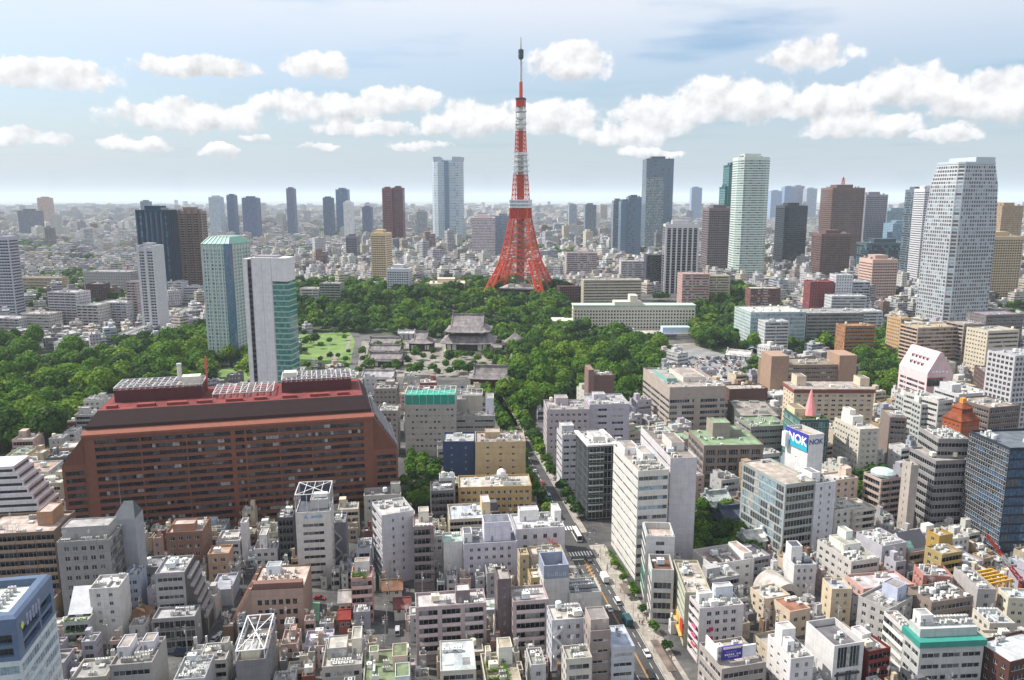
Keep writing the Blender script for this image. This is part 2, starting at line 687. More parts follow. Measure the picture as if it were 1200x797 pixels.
def facade(mb, root, fc, z0, z1, st, rg, col):
 """one wall of a building: openings cut into the wall mesh, a window object in each"""
 L = fc[6]
 t = st.get('t', 'blank')
 if t == 'none':
  return
 if t == 'blank' or L < 2.2:
  fquad(mb, fc, 0, L, z0, z1)
  return
 if t == 'pat':
  fquad(mb, fc, 0, L, z0, z1, 1)
  return
 fl = st.get('fl', 3.3)
 g = st.get('g', 0.6)
 top = st.get('top', 1.1)
 m = st.get('m', 0.8)
 kind = st.get('k', 'std')
 fr = st.get('fr', 'frame_white')
 n = max(1, int(round((z1 - z0 - g - top) / fl)))
 fl = (z1 - z0 - g - top) / n
 if t == 'punch':
  ww, wh, sill, rec = st.get('ww', 1.4), st.get('wh', 1.5), st.get('sill', 0.95), st.get('rec', 0.22)
  sp = st.get('sp', 2.8)
  nc = st.get('nc') or max(1, int((L - 2 * m + sp - ww) / sp))
  span = L - 2 * m
  pit = span / nc
  ww = min(ww, pit * 0.85)
  cols = [(m + pit * (i + 0.5) - ww / 2, m + pit * (i + 0.5) + ww / 2) for i in range(nc)]
  nm = st.get('nm', 1)
 elif t == 'ribbon':
  wh, sill, rec = st.get('wh', 1.6), st.get('sill', 0.95), st.get('rec', 0.18)
  nb = st.get('nb', 1)
  gap = st.get('gap', 0.7)
  span = (L - 2 * m - gap * (nb - 1)) / nb
  cols = [(m + i * (span + gap), m + i * (span + gap) + span) for i in range(nb)]
  nm = max(1, int(span / st.get('sp', 1.5)) - 1)
 elif t == 'balcony':
  wh, sill, rec = fl - 0.42, 0.1, st.get('rec', 1.25)
  nb = st.get('nb') or max(1, int(L / 6.0))
  gap = st.get('gap', 0.22)
  m = st.get('m', 0.2)
  span = (L - 2 * m - gap * (nb - 1)) / nb
  cols = [(m + i * (span + gap), m + i * (span + gap) + span) for i in range(nb)]
  nm = max(1, int(span / 1.7))
 elif t == 'curtain':
  wh, sill, rec = fl - st.get('sp_h', 0.9), 0.45, 0.1
  cols = [(m, L - m)]
  nm = max(1, int((L - 2 * m) / st.get('sp', 1.5)) - 1)
 wh = min(wh, fl - 0.25)
 rows = [(z0 + g + i * fl + min(sill, fl - wh - 0.1), z0 + g + i * fl + min(sill, fl - wh - 0.1) + wh) for i in range(n)]
 holed(mb, fc, z0, z1, cols, rows, rec)
 hid = st.get('hide', 0.0)
 for (za, zb) in rows:
  if zb < hid:                                    # below what any lane between the houses shows
   for (xa, xb) in cols:
    fquad(mb, fc, xa, xb, za, zb, 0, rec)
   continue
  for (xa, xb) in cols:
   put_window(root, fc, xa, xb, za, zb, rec, nm, kind, rg, fr)
   if t == 'balcony':
    rail(root, fc, xa, xb, za, st.get('rail', col), st.get('rh', 1.05), st.get('bars', False))
    if hid and rg.random() < .45:
     o = link('air_conditioner', ac_mesh(0), root, (.55, .55, .53), fp(fc, rg.choice((xa + .7, xb - .7)), za, rec * .55), math.atan2(fc[3], fc[2]))
     o.scale = (.85, .55, .55)


def rail(root, fc, xa, xb, z, col, h=1.05, bars=False):
 key = ('rail', round(xb - xa, 1), h, bars)
 if key not in MESHES:
  L = max(0.3, key[1])
  mb = MB()
  if bars:
   mb.box(0, L, -0.06, 0.0, h - 0.06, h)
   k = max(2, int(L / 0.35))
   for i in range(k + 1):
    mb.box(L * i / k - 0.02, L * i / k + 0.02, -0.05, -0.01, 0, h - 0.06)
  else:
   mb.box(0, L, -0.12, 0.02, -0.12, h, bottom=True)
  MESHES[key] = (mb.mesh('balcony', ['plain']), L)
 me, L = MESHES[key]
 o = link('balcony', me, root, col)
 o.location = fp(fc, xa, z, -0.02)
 o.rotation_euler = (0, 0, math.atan2(fc[3], fc[2]))
 o.scale = ((xb - xa) / L, 1, 1)
 return o


# ---- things that stand on roofs, all shared meshes
def shared(key, fn, name, mats):
 if key not in MESHES:
  mb = MB()
  fn(mb)
  MESHES[key] = mb.mesh(name, mats)
 return MESHES[key]


def ac_mesh(v):
 def f(mb):
  w_, d_, h_ = ((1.0, 0.8, 1.5), (1.9, 0.9, 1.7), (1.3, 1.3, 1.2))[v]
  mb.box(-w_ / 2, w_ / 2, -d_ / 2, d_ / 2, 0.15, h_, 0)
  for s in (-1, 1):
   mb.box(s * w_ * 0.4 - 0.08, s * w_ * 0.4 + 0.08, -d_ / 2, d_ / 2, 0, 0.15, 1)
  nf = 2 if v == 1 else 1
  for i in range(nf):
   cx = (i - (nf - 1) / 2) * 0.9
   mb.lathe(cx, 0, [(0.36, h_), (0.36, h_ + 0.08), (0.30, h_ + 0.08), (0.30, h_ + 0.03)], 10, 0)
   mb.lathe(cx, 0, [(0.295, h_ + 0.035), (0.29, h_ + 0.04)], 10, 1)
  for i in range(4):
   z = 0.35 + i * (h_ - 0.5) / 4
   mb.box(-w_ / 2 + 0.1, w_ / 2 - 0.1, -d_ / 2 - 0.012, -d_ / 2, z, z + 0.12, 1)
 return shared(('ac', v), f, 'air_conditioner', ['plain', 'frame_dark'])


def tank_mesh(v):
 def f(mb):
  if v == 0:
   mb.lathe(0, 0, [(1.0, 0.9), (1.05, 1.0), (1.05, 2.6), (0.9, 2.85), (0.4, 3.0), (0.05, 3.03)], 14, 0)
   for x, y in ((-.7, -.7), (.7, -.7), (.7, .7), (-.7, .7)):
    mb.bar((x, y, 0), (x, y, 1.0), 0.09, 1)
  else:
   mb.box(-1.3, 1.3, -1.0, 1.0, 0.7, 2.5, 0)
   for i in range(3):
    mb.box(-1.33, 1.33, -1.03, 1.03, 0.9 + i * 0.6, 0.98 + i * 0.6, 0)
   for x, y in ((-1.1, -.8), (1.1, -.8), (1.1, .8), (-1.1, .8)):
    mb.bar((x, y, 0), (x, y, 0.7), 0.1, 1)
   mb.lathe(0.5, 0.2, [(0.3, 2.5), (0.3, 2.65)], 8, 1)
 return shared(('tank', v), f, 'water_tank', ['plain', 'frame_dark'])


def antenna_mesh():
 def f(mb):
  mb.bar((0, 0, 0), (0, 0, 4.6), 0.05)
  for z, l in ((4.4, 0.7), (4.0, 0.9), (3.5, 0.5)):
   mb.bar((-l, 0, z), (l, 0, z), 0.03)
   for x in (-l, -l / 2, 0, l / 2, l):
    mb.bar((x, -0.3, z), (x, 0.3, z), 0.02)
 return shared(('ant',), f, 'antenna', ['metal'])


def duct_mesh():
 def f(mb):
  mb.box(-0.35, 0.35, -2.0, 2.0, 0.3, 0.95, 0)
  for y in (-1.6, 0, 1.6):
   mb.box(-0.45, 0.45, y - 0.08, y + 0.08, 0, 0.3, 1)
  mb.bar((0, 2.0, 0.6), (0, 2.0, 1.9), 0.4, 0, 8)
 return shared(('duct',), f, 'duct', ['metal', 'frame_dark'])


def hatch_mesh():
 def f(mb):
  mb.box(-0.7, 0.7, -0.7, 0.7, 0, 0.5, 0)
  mb.box(-0.78, 0.78, -0.78, 0.78, 0.5, 0.6, 1)
 return shared(('hatch',), f, 'roof_hatch', ['plain', 'metal'])


def planter_mesh():
 def f(mb):
  rg = random.Random(4)
  mb.box(-1.6, 1.6, -0.4, 0.4, 0, 0.5, 0)
  for i in range(120):
   x, y, z = rg.uniform(-1.6, 1.6), rg.uniform(-0.5, 0.5), 0.5 + rg.random() ** 1.5 * 1.0
   a, b = rg.uniform(0, 6.3), rg.uniform(-0.8, 0.8)
   ux, uy = math.cos(a) * 0.22, math.sin(a) * 0.22
   mb.quad((x - ux, y - uy, z - b * .1), (x + uy, y - ux, z), (x + ux, y + uy, z + b * .2), (x - uy, y + ux, z + .1), 1)
 return shared(('planter',), f, 'planter', ['plain', 'leaf'])


def pipe_run(root, x0, y0, x1, y1, z, col=(0.5, 0.5, 0.5)):
 mb = MB()
 for k in range(3):
  o = 0.18 * k
  mb.bar((x0 + o, y0 + o, z + 0.2), (x1 + o, y1 + o, z + 0.2), 0.06, 0, 5)
 return mb.build('pipe', 'metal', root, col)


def railing(root, w_, d_, z, h=1.0, col=(0.55, 0.56, 0.57), inset=0.15):
 mb = MB()
 a, b = w_ / 2 - inset, d_ / 2 - inset
 for zz in (h, h * 0.55):
  for p, q in (((-a, -b), (a, -b)), ((a, -b), (a, b)), ((a, b), (-a, b)), ((-a, b), (-a, -b))):
   mb.bar((*p, z + zz), (*q, z + zz), 0.05)
 for p, q in (((-a, -b), (a, -b)), ((a, -b), (a, b)), ((a, b), (-a, b)), ((-a, b), (-a, -b))):
  L = math.hypot(q[0] - p[0], q[1] - p[1])
  k = max(1, int(L / 1.8))
  for i in range(k):
   x, y = p[0] + (q[0] - p[0]) * i / k, p[1] + (q[1] - p[1]) * i / k
   mb.bar((x, y, z), (x, y, z + h), 0.04)
 return mb.build('railing', 'metal', root, col)


def truss_frame(root, w_, d_, z0, z1, col=(0.72, 0.73, 0.74), diag=True, r=0.14, cx=0, cy=0):
 mb = MB()
 a, b = w_ / 2, d_ / 2
 cs = [(-a, -b), (a, -b), (a, b), (-a, b)]
 for (x, y) in cs:
  mb.bar((cx + x, cy + y, z0), (cx + x, cy + y, z1), r)
 for i in range(4):
  p, q = cs[i], cs[(i + 1) % 4]
  mb.bar((cx + p[0], cy + p[1], z1), (cx + q[0], cy + q[1], z1), r)
  L = math.hypot(q[0] - p[0], q[1] - p[1])
  k = max(1, int(L / 4))
  for j in range(1, k):
   x, y = p[0] + (q[0] - p[0]) * j / k, p[1] + (q[1] - p[1]) * j / k
   mb.bar((cx + x, cy + y, z0), (cx + x, cy + y, z1), r * 0.7)
 if diag:
  mb.bar((cx - a, cy - b, z1), (cx + a, cy + b, z1), r * 0.8)
  mb.bar((cx + a, cy - b, z1), (cx - a, cy + b, z1), r * 0.8)
  k = max(2, int(w_ / 3))
  for j in range(1, k):
   x = -a + w_ * j / k
   mb.bar((cx + x, cy - b, z1), (cx + x, cy + b, z1), r * 0.7)
 return mb.build('roof_frame', 'metal', root, col)


def stair_zigzag(root, fc, x, z0, z1, fl=3.3, wd=3.2, dep=1.3, col=(0.62, 0.60, 0.60)):
 """outside fire stair on a wall: landings and flights"""
 n = max(1, int((z1 - z0) / fl))
 for i in range(n):
  mb = MB()
  za, zb = z0 + i * fl, z0 + (i + 1) * fl
  s = 1 if i % 2 == 0 else -1
  xa, xb = (x, x + wd) if s > 0 else (x + wd, x)

  def pt(xx, z, dd):
   return fp(fc, xx, z, -dd)
  mb.quad(pt(xa, za, 0.02), pt(xa, za, dep), pt(xb, zb, dep), pt(xb, zb, 0.02))
  mb.quad(pt(xa, za - 0.25, 0.02), pt(xb, zb - 0.25, 0.02), pt(xb, zb - 0.25, dep), pt(xa, za - 0.25, dep))
  mb.quad(pt(xa, za - 0.25, dep), pt(xb, zb - 0.25, dep), pt(xb, zb + 0.95, dep), pt(xa, za + 0.95, dep))
  mb.quad(pt(xb - s * 0.9, zb, 0.02), pt(xb - s * 0.9, zb, dep + .02), pt(xb, zb, dep + .02), pt(xb, zb, 0.02))
  mb.build('stair_flight', 'plain', root, col)


def roof_box(root, x, y, z, w_, d_, h_, col, roofcol=None, name='penthouse', door=True, cap=True):
 mb = MB()
 mb.box(x - w_ / 2, x + w_ / 2, y - d_ / 2, y + d_ / 2, z, z + h_, 0, 1)
 o = mb.build(name, ('wall', 'wall'), root, col)
 if cap:
  mb = MB()
  t = 0.18
  for (x0, x1, y0, y1) in ((-w_ / 2, w_ / 2, -d_ / 2, -d_ / 2 + t), (-w_ / 2, w_ / 2, d_ / 2 - t, d_ / 2), (-w_ / 2, -w_ / 2 + t, -d_ / 2 + t, d_ / 2 - t), (w_ / 2 - t, w_ / 2, -d_ / 2 + t, d_ / 2 - t)):
   mb.box(x + x0, x + x1, y + y0, y + y1, z + h_ + 0.004, z + h_ + 0.4)
  mb.build('parapet', 'wall', o, col)
  mb = MB()
  mb.quad((x - w_ / 2 + t, y - d_ / 2 + t, z + h_ + .008), (x + w_ / 2 - t, y - d_ / 2 + t, z + h_ + .008), (x + w_ / 2 - t, y + d_ / 2 - t, z + h_ + .008), (x - w_ / 2 + t, y + d_ / 2 - t, z + h_ + .008))
  mb.build('roof', 'roofing', o, roofcol or (0.42, 0.42, 0.42))
 if door and h_ > 2.2:
  mb = MB()
  mb.box(x - w_ * 0.2 - 0.45, x - w_ * 0.2 + 0.45, y - d_ / 2 - 0.04, y - d_ / 2 - 0.003, z + 0.15, z + 2.1)
  mb.build('door', 'plain', o, (0.25, 0.27, 0.28))
 return o


def clutter(root, w_, d_, z, rg, n, boxes, spare=()):
 """air conditioners in rows, tanks, ducts and pipes on a roof, clear of the boxes already there"""
 used = list(boxes)

 def free(x, y, a, b):
  if abs(x) + a > w_ / 2 - 0.5 or abs(y) + b > d_ / 2 - 0.5:
   return False
  for (ux, uy, ua, ub) in used:
   if abs(x - ux) < a + ua and abs(y - uy) < b + ub:
    return False
  return True
 made = 0
 tries = 0
 while made < n and tries < n * 14:
  tries += 1
  k = rg.random()
  x, y = rg.uniform(-w_ / 2, w_ / 2), rg.uniform(-d_ / 2, d_ / 2)
  g = rg.uniform(0.45, 0.72)
  col = (g, g, g * rg.uniform(0.93, 1.0))
  if k < 0.55:
   v = rg.randrange(3)
   cnt = rg.choice((1, 2, 3, 4, 5))
   a = (0.62, 1.1, 0.8)[v]
   ax = rg.random() < 0.7
   for i in range(cnt):
    xx, yy = (x + i * a * 2, y) if ax else (x, y + i * 1.3)
    if free(xx, yy, a, 0.7):
     o = link('air_conditioner', ac_mesh(v), root, col, (xx, yy, z))
     o.rotation_euler = (0, 0, rg.choice((0, math.pi)))
     used.append((xx, yy, a, 0.7))
     made += 1
  elif k < 0.68:
   if free(x, y, 1.2, 1.1):
    link('water_tank', tank_mesh(rg.randrange(2)), root, rg.choice(((0.72, 0.71, 0.66), (0.62, 0.66, 0.68), (0.7, 0.66, 0.5))), (x, y, z))
    used.append((x, y, 1.4, 1.2))
    made += 1
  elif k < 0.78:
   if free(x, y, 0.6, 2.5):
    link('duct', duct_mesh(), root, (0.5, 0.51, 0.52), (x, y, z))
    used.append((x, y, 0.7, 2.6))
    made += 1
  elif k < 0.86:
   if free(x, y, 0.8, 0.8):
    link('roof_hatch', hatch_mesh(), root, col, (x, y, z))
    used.append((x, y, 0.8, 0.8))
    made += 1
  elif k < 0.90:
   a_, b_ = rg.uniform(.8, w_ * .25), rg.uniform(.8, d_ * .25)
   if free(x, y, a_, b_):
    mb = MB()
    mb.quad((x - a_, y - b_, z + .012), (x + a_, y - b_, z + .012), (x + a_, y + b_, z + .012), (x - a_, y + b_, z + .012))
    g = rg.uniform(.06, .3)
    mb.build('roof_patch', 'roofing', root, rg.choice(((g, g, g), (g * .7, g, g * .75), (g, g * .85, g * .75))))
    made += 1
  elif k < 0.93:
   if free(x, y, 1.6, 1.4):
    truss_frame(root, 2.8, 2.4, z, z + 2.3, (.5, .5, .5), False, .07, x, y)
    used.append((x, y, 1.5, 1.3))
    made += 1
  elif k < 0.955:
   link('antenna', antenna_mesh(), root, (0.4, 0.4, 0.4), (x, y, z), rg.uniform(0, 3))
   made += 1
  else:
   x2, y2 = max(-w_ / 2 + .6, min(w_ / 2 - .6, x + rg.uniform(-5, 5))), y
   if abs(y) < d_ / 2 - 0.8 and abs(x) < w_ / 2 - .6:
    pipe_run(root, x, y, x2, y2, z)
    made += 1


NAMED = []       # (label, centre, root) of every building, for telling the small ones apart


def body(root, w_, d_, z0, z1, faces, col, roofcol, rg, ph=0.9, roofmat='roofing', pat='pat_punch', cap=None):
 """walls with openings, roof and parapet of one block"""
 fcs = faces_of(w_, d_)
 mb = MB()
 for k in 'FRBL':
  facade(mb, root, fcs[k], z0, z1, faces.get(k) or {'t': 'pat'}, rg, col)
 wall = mb.build('wall', ('wall', pat), root, col)
 zr = z1 - ph
 t = 0.28
 mb = MB()
 a, b = w_ / 2, d_ / 2
 mb.quad((-a + t, -b + t, zr), (a - t, -b + t, zr), (a - t, b - t, zr), (-a + t, b - t, zr))
 mb.build('roof', roofmat, root, roofcol)
 mb = MB()
 if ph > 0.02:
  o_, i_ = [(-a, -b), (a, -b), (a, b), (-a, b)], [(-a + t, -b + t), (a - t, -b + t), (a - t, b - t), (-a + t, b - t)]
  for k in range(4):
   k2 = (k + 1) % 4
   mb.quad((*o_[k], z1), (*o_[k2], z1), (*i_[k2], z1), (*i_[k], z1))
   mb.quad((*i_[k], z1), (*i_[k2], z1), (*i_[k2], zr), (*i_[k], zr))
  mb.build('parapet', 'wall', root, cap or tuple(min(0.8, c * 1.05) for c in col))
 return wall, zr


def bld(label, near, far_u, Y, side='L', back=None, d=None, th=None, col=(0.5, 0.5, 0.5), roof=(0.40, 0.40, 0.40), F=None, S=None, O=None,
  pent=(), n=6, ph=0.9, name='office_building', group=None, cat='building', pat='pat_punch', z0=0.0, cap=None, h=None, hmin=None, low=0.0):
 """a block set out from its near upper corner; side L: left wall in view, R: right wall in view.
 pent: boxes on the roof as (x, y, w, d, h[, colour]) in fractions of the roof"""
 rg = random.Random(zlib.crc32(label.encode()))
 col, roof = tuple(c * .80 for c in col), tuple(c * .86 for c in roof)
 u, v = near
 px, py, pz = at_y(u, v, Y)
 if h is None:
  h = pz - z0
 H = h
 if back is not None:
  bx, by = at_z(back[0], back[1], pz)
  dx_, dy_ = bx - px, by - py
  th = math.atan2(-dx_, dy_)
  if d is None:
   d = math.hypot(dx_, dy_)
 if th is None:
  th = R(8) if u < 760 else R(18)
 ex, ey = math.cos(th), math.sin(th)
 sgn = 1 if side == 'L' else -1
 w_ = along_u(px, py, pz, ex * sgn, ey * sgn, far_u)
 w_ = max(2.0, min(200, abs(w_)))
 fx, fy = -math.sin(th), math.cos(th)
 cx = px + ex * sgn * w_ / 2 + fx * d / 2
 cy = py + ey * sgn * w_ / 2 + fy * d / 2
 root = thing(name, label, cat, (cx, cy, z0), th, group)
 F = F or {'t': 'punch'}
 S = S or {'t': 'punch'}
 O = O or {'t': 'pat'}
 fs = {'F': F, 'B': {'t': 'pat'}, ('L' if side == 'L' else 'R'): S, ('R' if side == 'L' else 'L'): O}
 for k in fs:
  if low and 'hide' not in fs[k]:
   fs[k] = dict(fs[k], hide=low)
 wall, zr = body(root, w_, d, 0, H, fs, col, roof, rg, ph, pat=pat, cap=cap)
 boxes = []
 for p in pent:
  x, y, pw, pd, phh = p[0] * w_ / 2, p[1] * d / 2, p[2] * w_, p[3] * d, p[4]
  x = max(-w_ / 2 + pw / 2 + 0.35, min(w_ / 2 - pw / 2 - 0.35, x))
  y = max(-d / 2 + pd / 2 + 0.35, min(d / 2 - pd / 2 - 0.35, y))
  roof_box(root, x, y, zr, pw, pd, phh, p[5] if len(p) > 5 else col, roof)
  boxes.append((x, y, pw / 2 + 0.3, pd / 2 + 0.3))
 clutter(root, w_, d, zr, rg, int(n * 1.7 + 1), boxes)
 TAKEN.append((cx, cy, w_ / 2, d / 2, th))
 NAMED.append((label, (cx, cy, H), root))
 root['_'] = 0
 del root['_']
 return root, w_, d, zr, H, rg


# ------------------------------------------------------------------ lettering
def letters(root, text, size, loc, rot, color, name='sign_lettering', depth=0.05, align='CENTER', bold=0.0):
 cu = bpy.data.curves.new(name, 'FONT')
 cu.body = text
 cu.size = size
 cu.extrude = depth
 cu.offset = bold
 cu.align_x = align
 cu.align_y = 'CENTER'
 tmp = bpy.data.objects.new(name + '_outline', cu)
 COL.objects.link(tmp)
 me = bpy.data.meshes.new_from_object(tmp.evaluated_get(bpy.context.evaluated_depsgraph_get()))
 bpy.data.objects.remove(tmp)
 me.materials.clear()
 me.materials.append(MATS['plain'])
 o = link(name, me, root, color, loc)
 o.rotation_euler = rot
 return o
# ------------------------------------------------------------------ ground, roads
def sheet(name, pts, z, mat, color, kind='structure', dz=None):
 mb = MB()
 mb.poly([(x, y, z if dz is None else dz(y) + z) for x, y in pts])
 return tag(mb.build(name, mat, None, color), kind=kind)


def ground_mat():
 m, t, p = new_mat('city_ground')
 geo = t.node('ShaderNodeNewGeometry').outputs['Position']
 n1 = t.noise(geo, 0.045, 4, 0.6)
 n2 = t.noise(geo, 0.4, 4, 0.6)
 vor = t.node('ShaderNodeTexVoronoi')
 t.put(vor.inputs['Vector'], geo)
 vor.inputs['Scale'].default_value = 0.03
 c = t.mix(t.ramp(n1, 0.4, 0.6), (0.050, 0.050, 0.053, 1), (0.115, 0.112, 0.108, 1))
 far = t.ramp(t.xyz(geo)[1], 1000, 2500)
 cell = t.xyz(vor.outputs['Color'])[0]
 fc = t.mix(t.ramp(cell, 0.25, 0.5), (0.05, 0.085, 0.04, 1), (0.34, 0.33, 0.32, 1))
 c = t.mix(t.m('MULTIPLY', far, 0.9), c, fc)
 f = t.ramp(n2, 0.3, 0.7, 0.75, 1.15)
 t.put(p.inputs['Base Color'], t.vm('MULTIPLY', c, t.comb(f, f, f)))
 p.inputs['Roughness'].default_value = 0.9


ground_mat()


def noise_mat(name, c1, c2, scale, rough=0.9, fine=1.5):
 m, t, p = new_mat(name)
 geo = t.node('ShaderNodeNewGeometry').outputs['Position']
 n1 = t.noise(geo, scale, 4, 0.6)
 n2 = t.noise(geo, fine, 3, 0.6)
 c = t.mix(t.ramp(n1, 0.35, 0.65), (*c1, 1), (*c2, 1))
 f = t.ramp(n2, 0.3, 0.7, 0.82, 1.12)
 t.put(p.inputs['Base Color'], t.vm('MULTIPLY', c, t.comb(f, f, f)))
 p.inputs['Roughness'].default_value = rough


noise_mat('asphalt', (0.045, 0.045, 0.048), (0.075, 0.074, 0.075), 0.12)
noise_mat('paving', (0.27, 0.24, 0.21), (0.38, 0.35, 0.31), 0.25)
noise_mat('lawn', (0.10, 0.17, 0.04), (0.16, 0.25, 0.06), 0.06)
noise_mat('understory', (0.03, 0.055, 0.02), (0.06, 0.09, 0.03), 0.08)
noise_mat('gravel', (0.17, 0.155, 0.14), (0.28, 0.26, 0.23), 0.1)
noise_mat('court', (0.14, 0.30, 0.18), (0.18, 0.34, 0.22), 0.1)
noise_mat('lot', (0.17, 0.17, 0.175), (0.25, 0.25, 0.25), 0.08)

mb = MB()
ys = [-600, 0, 400, 880, 900, 920, 940, 955, 970, 990, 1010, 1500, 3000, 8000, 20000, 48000]
for a, b in zip(ys[:-1], ys[1:]):
 mb.quad((-40000, a, gz(a)), (40000, a, gz(a)), (40000, b, gz(b)), (-40000, b, gz(b)))
tag(mb.build('ground', 'city_ground'), kind='structure')

# haze over the whole city
m = bpy.data.materials.new('haze')
m.use_nodes = True
t = NT(m.node_tree)
t.n.clear()
o_ = t.node('ShaderNodeOutputMaterial')
pv = t.node('ShaderNodeVolumePrincipled')
pv.inputs['Color'].default_value = (0.78, 0.89, 1.0, 1)
pv.inputs['Density'].default_value = 5.4e-5
pv.inputs['Anisotropy'].default_value = 0.0
t.l.new(pv.outputs[0], o_.inputs['Volume'])
MATS['haze'] = m
mb = MB()
mb.box(-41000, 41000, -1500, 49000, -1.0, 375.0, bottom=True)
tag(mb.build('haze', 'haze'), kind='stuff')

ROADS = []      # (axis point, direction, half width) of every lane kept clear of houses


def road_strip(name, p0, p1, hw, z, mat, col=(1, 1, 1), off0=None, off1=None):
 dx_, dy_ = p1[0] - p0[0], p1[1] - p0[1]
 L = math.hypot(dx_, dy_)
 nx, ny = dy_ / L, -dx_ / L            # to the right of travel
 a = -hw if off0 is None else off0
 b = hw if off1 is None else off1
 pts = [(p0[0] + nx * a, p0[1] + ny * a), (p0[0] + nx * b, p0[1] + ny * b), (p1[0] + nx * b, p1[1] + ny * b), (p1[0] + nx * a, p1[1] + ny * a)]
 mb = MB()
 n = max(1, int(L / 40))
 for i in range(n):
  f0, f1 = i / n, (i + 1) / n
  q = lambda s, f: (p0[0] + dx_ * f + nx * s, p0[1] + dy_ * f + ny * s, z)
  mb.quad(q(a, f0), q(b, f0), q(b, f1), q(a, f1))
 return tag(mb.build(name, mat, None, col), kind='structure')


def kerb_slab(name, p0, p1, o0, o1, z0, z1, mat):
 dx_, dy_ = p1[0] - p0[0], p1[1] - p0[1]
 L = math.hypot(dx_, dy_)
 nx, ny = dy_ / L, -dx_ / L
 pts = [(p0[0] + nx * o0, p0[1] + ny * o0), (p0[0] + nx * o1, p0[1] + ny * o1), (p1[0] + nx * o1, p1[1] + ny * o1), (p1[0] + nx * o0, p1[1] + ny * o0)]
 mb = MB()
 mb.prism(pts, z0, z1)
 return tag(mb.build(name, mat, None, (1, 1, 1)), kind='structure')


def mainx(y):
 return 43 - 0.157 * (y - 225)


RA, RB, RC, RD = [(mainx(y), y) for y in (120, 318, 331, 610)]
road_strip('main_street', (mainx(120), 120), (mainx(610), 610), 5.4, 0.02, 'asphalt')
TX, TY = math.cos(math.atan(0.157)), math.sin(math.atan(0.157))     # across the main street
X0 = (mainx(325) - TX * 330, 325 - TY * 330)
X1 = (mainx(325) + TX * 330, 325 + TY * 330)
road_strip('cross_street', X0, X1, 5.0, 0.016, 'asphalt')
kerb_slab('pavement', RA, RB, -8.2, -5.4, 0, 0.14, 'paving')
kerb_slab('pavement', RA, RB, 5.4, 12.5, 0, 0.14, 'paving')
kerb_slab('pavement', RC, RD, -7.8, -5.4, 0, 0.14, 'paving')
kerb_slab('pavement', RC, RD, 5.4, 8.2, 0, 0.14, 'paving')
ROADS.append((RA, RD, 8.6))
ROADS.append((X0, X1, 6.5))
ROADS.append(((mainx(190) + 11, 190), (mainx(318) + 11, 319), 4.2))
lanes = [((-160, 285), (mainx(260) - 8, 262), 3.2), ((-190, 236), (mainx(230) - 8, 240), 2.8), ((-118, 150), (-96, 300), 3.0), ((-30, 150), (-48, 305), 2.6),
         ((70, 238), (330, 285), 3.0), ((84, 190), (330, 245), 2.6), ((122, 150), (70, 330), 2.6), ((205, 160), (130, 400), 3.4), ((60, 385), (330, 470), 3.6),
         ((-30, 440), (-45, 620), 5.0), ((20, 470), (240, 505), 3.2)]
for i, (a, b, hw) in enumerate(lanes):
 road_strip('lane', a, b, hw, 0.008 + i * 0.0008, 'asphalt')
 ROADS.append((a, b, hw + 0.6))

# painted lines on the main street
mb = MB()


def on_main(y, s):
 return (mainx(y) + s * TX, y + s * TY)


def mark(mb, y0, y1, s0, s1, z=0.03):
 a, b, c, d = on_main(y0, s0), on_main(y0, s1), on_main(y1, s1), on_main(y1, s0)
 mb.quad((*a, z), (*b, z), (*c, z), (*d, z))


for i in range(8):
 mark(mb, 309.0, 313.0, -5.0 + i * 1.3, -5.0 + i * 1.3 + 0.65)
 mark(mb, 335.0, 339.0, -5.0 + i * 1.3, -5.0 + i * 1.3 + 0.65)
for y in range(150, 305, 6):
 mark(mb, y, y + 3, 3.0, 3.15)
 mark(mb, y, y + 3, -3.15, -3.0)
mark(mb, 305.5, 306.1, -5.1, 0)
for s in (-5.2, 5.05):
 mark(mb, 130, 305, s, s + 0.14)
 mark(mb, 342, 600, s, s + 0.14)
for y in range(344, 600, 6):
 mark(mb, y, y + 3, -0.08, 0.08)
tag(mb.build('road_markings', 'plain', None, (0.72, 0.72, 0.70)), kind='structure')
mb = MB()
mark(mb, 140, 305, -0.22, -0.08)
mark(mb, 140, 305, 0.08, 0.22)
for k in range(8):
 y = 282 + k * 2.6
 a, b = on_main(y, -1.1), on_main(y + 1.6, 1.1)
 mb.quad((a[0], a[1], .031), (b[0], b[1], .031), (b[0], b[1] + .5, .031), (a[0], a[1] + .5, .031))
tag(mb.build('yellow_road_markings', 'plain', None, (0.62, 0.30, 0.05)), kind='structure')

# parks, temple yard, courts
PARK_L = gpoly([(-60, 400), (60, 412), (115, 430), (160, 413), (232, 397), (300, 390), (300, 452), (190, 462), (130, 470), (95, 497), (62, 525), (-60, 540)])
PARK_C = gpoly([(340, 352), (440, 356), (600, 352), (665, 362), (668, 392), (740, 402), (775, 405), (772, 440), (745, 482), (690, 470), (640, 480), (604, 500), (583, 470), (586, 440), (600, 420), (588, 402), (505, 396), (430, 390), (345, 388)])
PARK_R = gpoly([(812, 358), (878, 358), (882, 385), (960, 398), (1000, 388), (1070, 398), (1062, 440), (1040, 470), (1010, 470), (1008, 420), (900, 410), (880, 425), (815, 405), (810, 380)])
LAWN = gpoly([(348, 392), (410, 389), (416, 400), (408, 436), (345, 445)])
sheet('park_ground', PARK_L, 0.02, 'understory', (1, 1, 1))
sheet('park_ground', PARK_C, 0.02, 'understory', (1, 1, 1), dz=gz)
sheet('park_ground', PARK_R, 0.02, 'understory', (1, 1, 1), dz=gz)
sheet('lawn', LAWN, 0.03, 'lawn', (1, 1, 1))
sheet('lawn', gpoly([(255, 433), (292, 433), (292, 450), (255, 452)]), 0.05, 'lawn', (1, 1, 1))
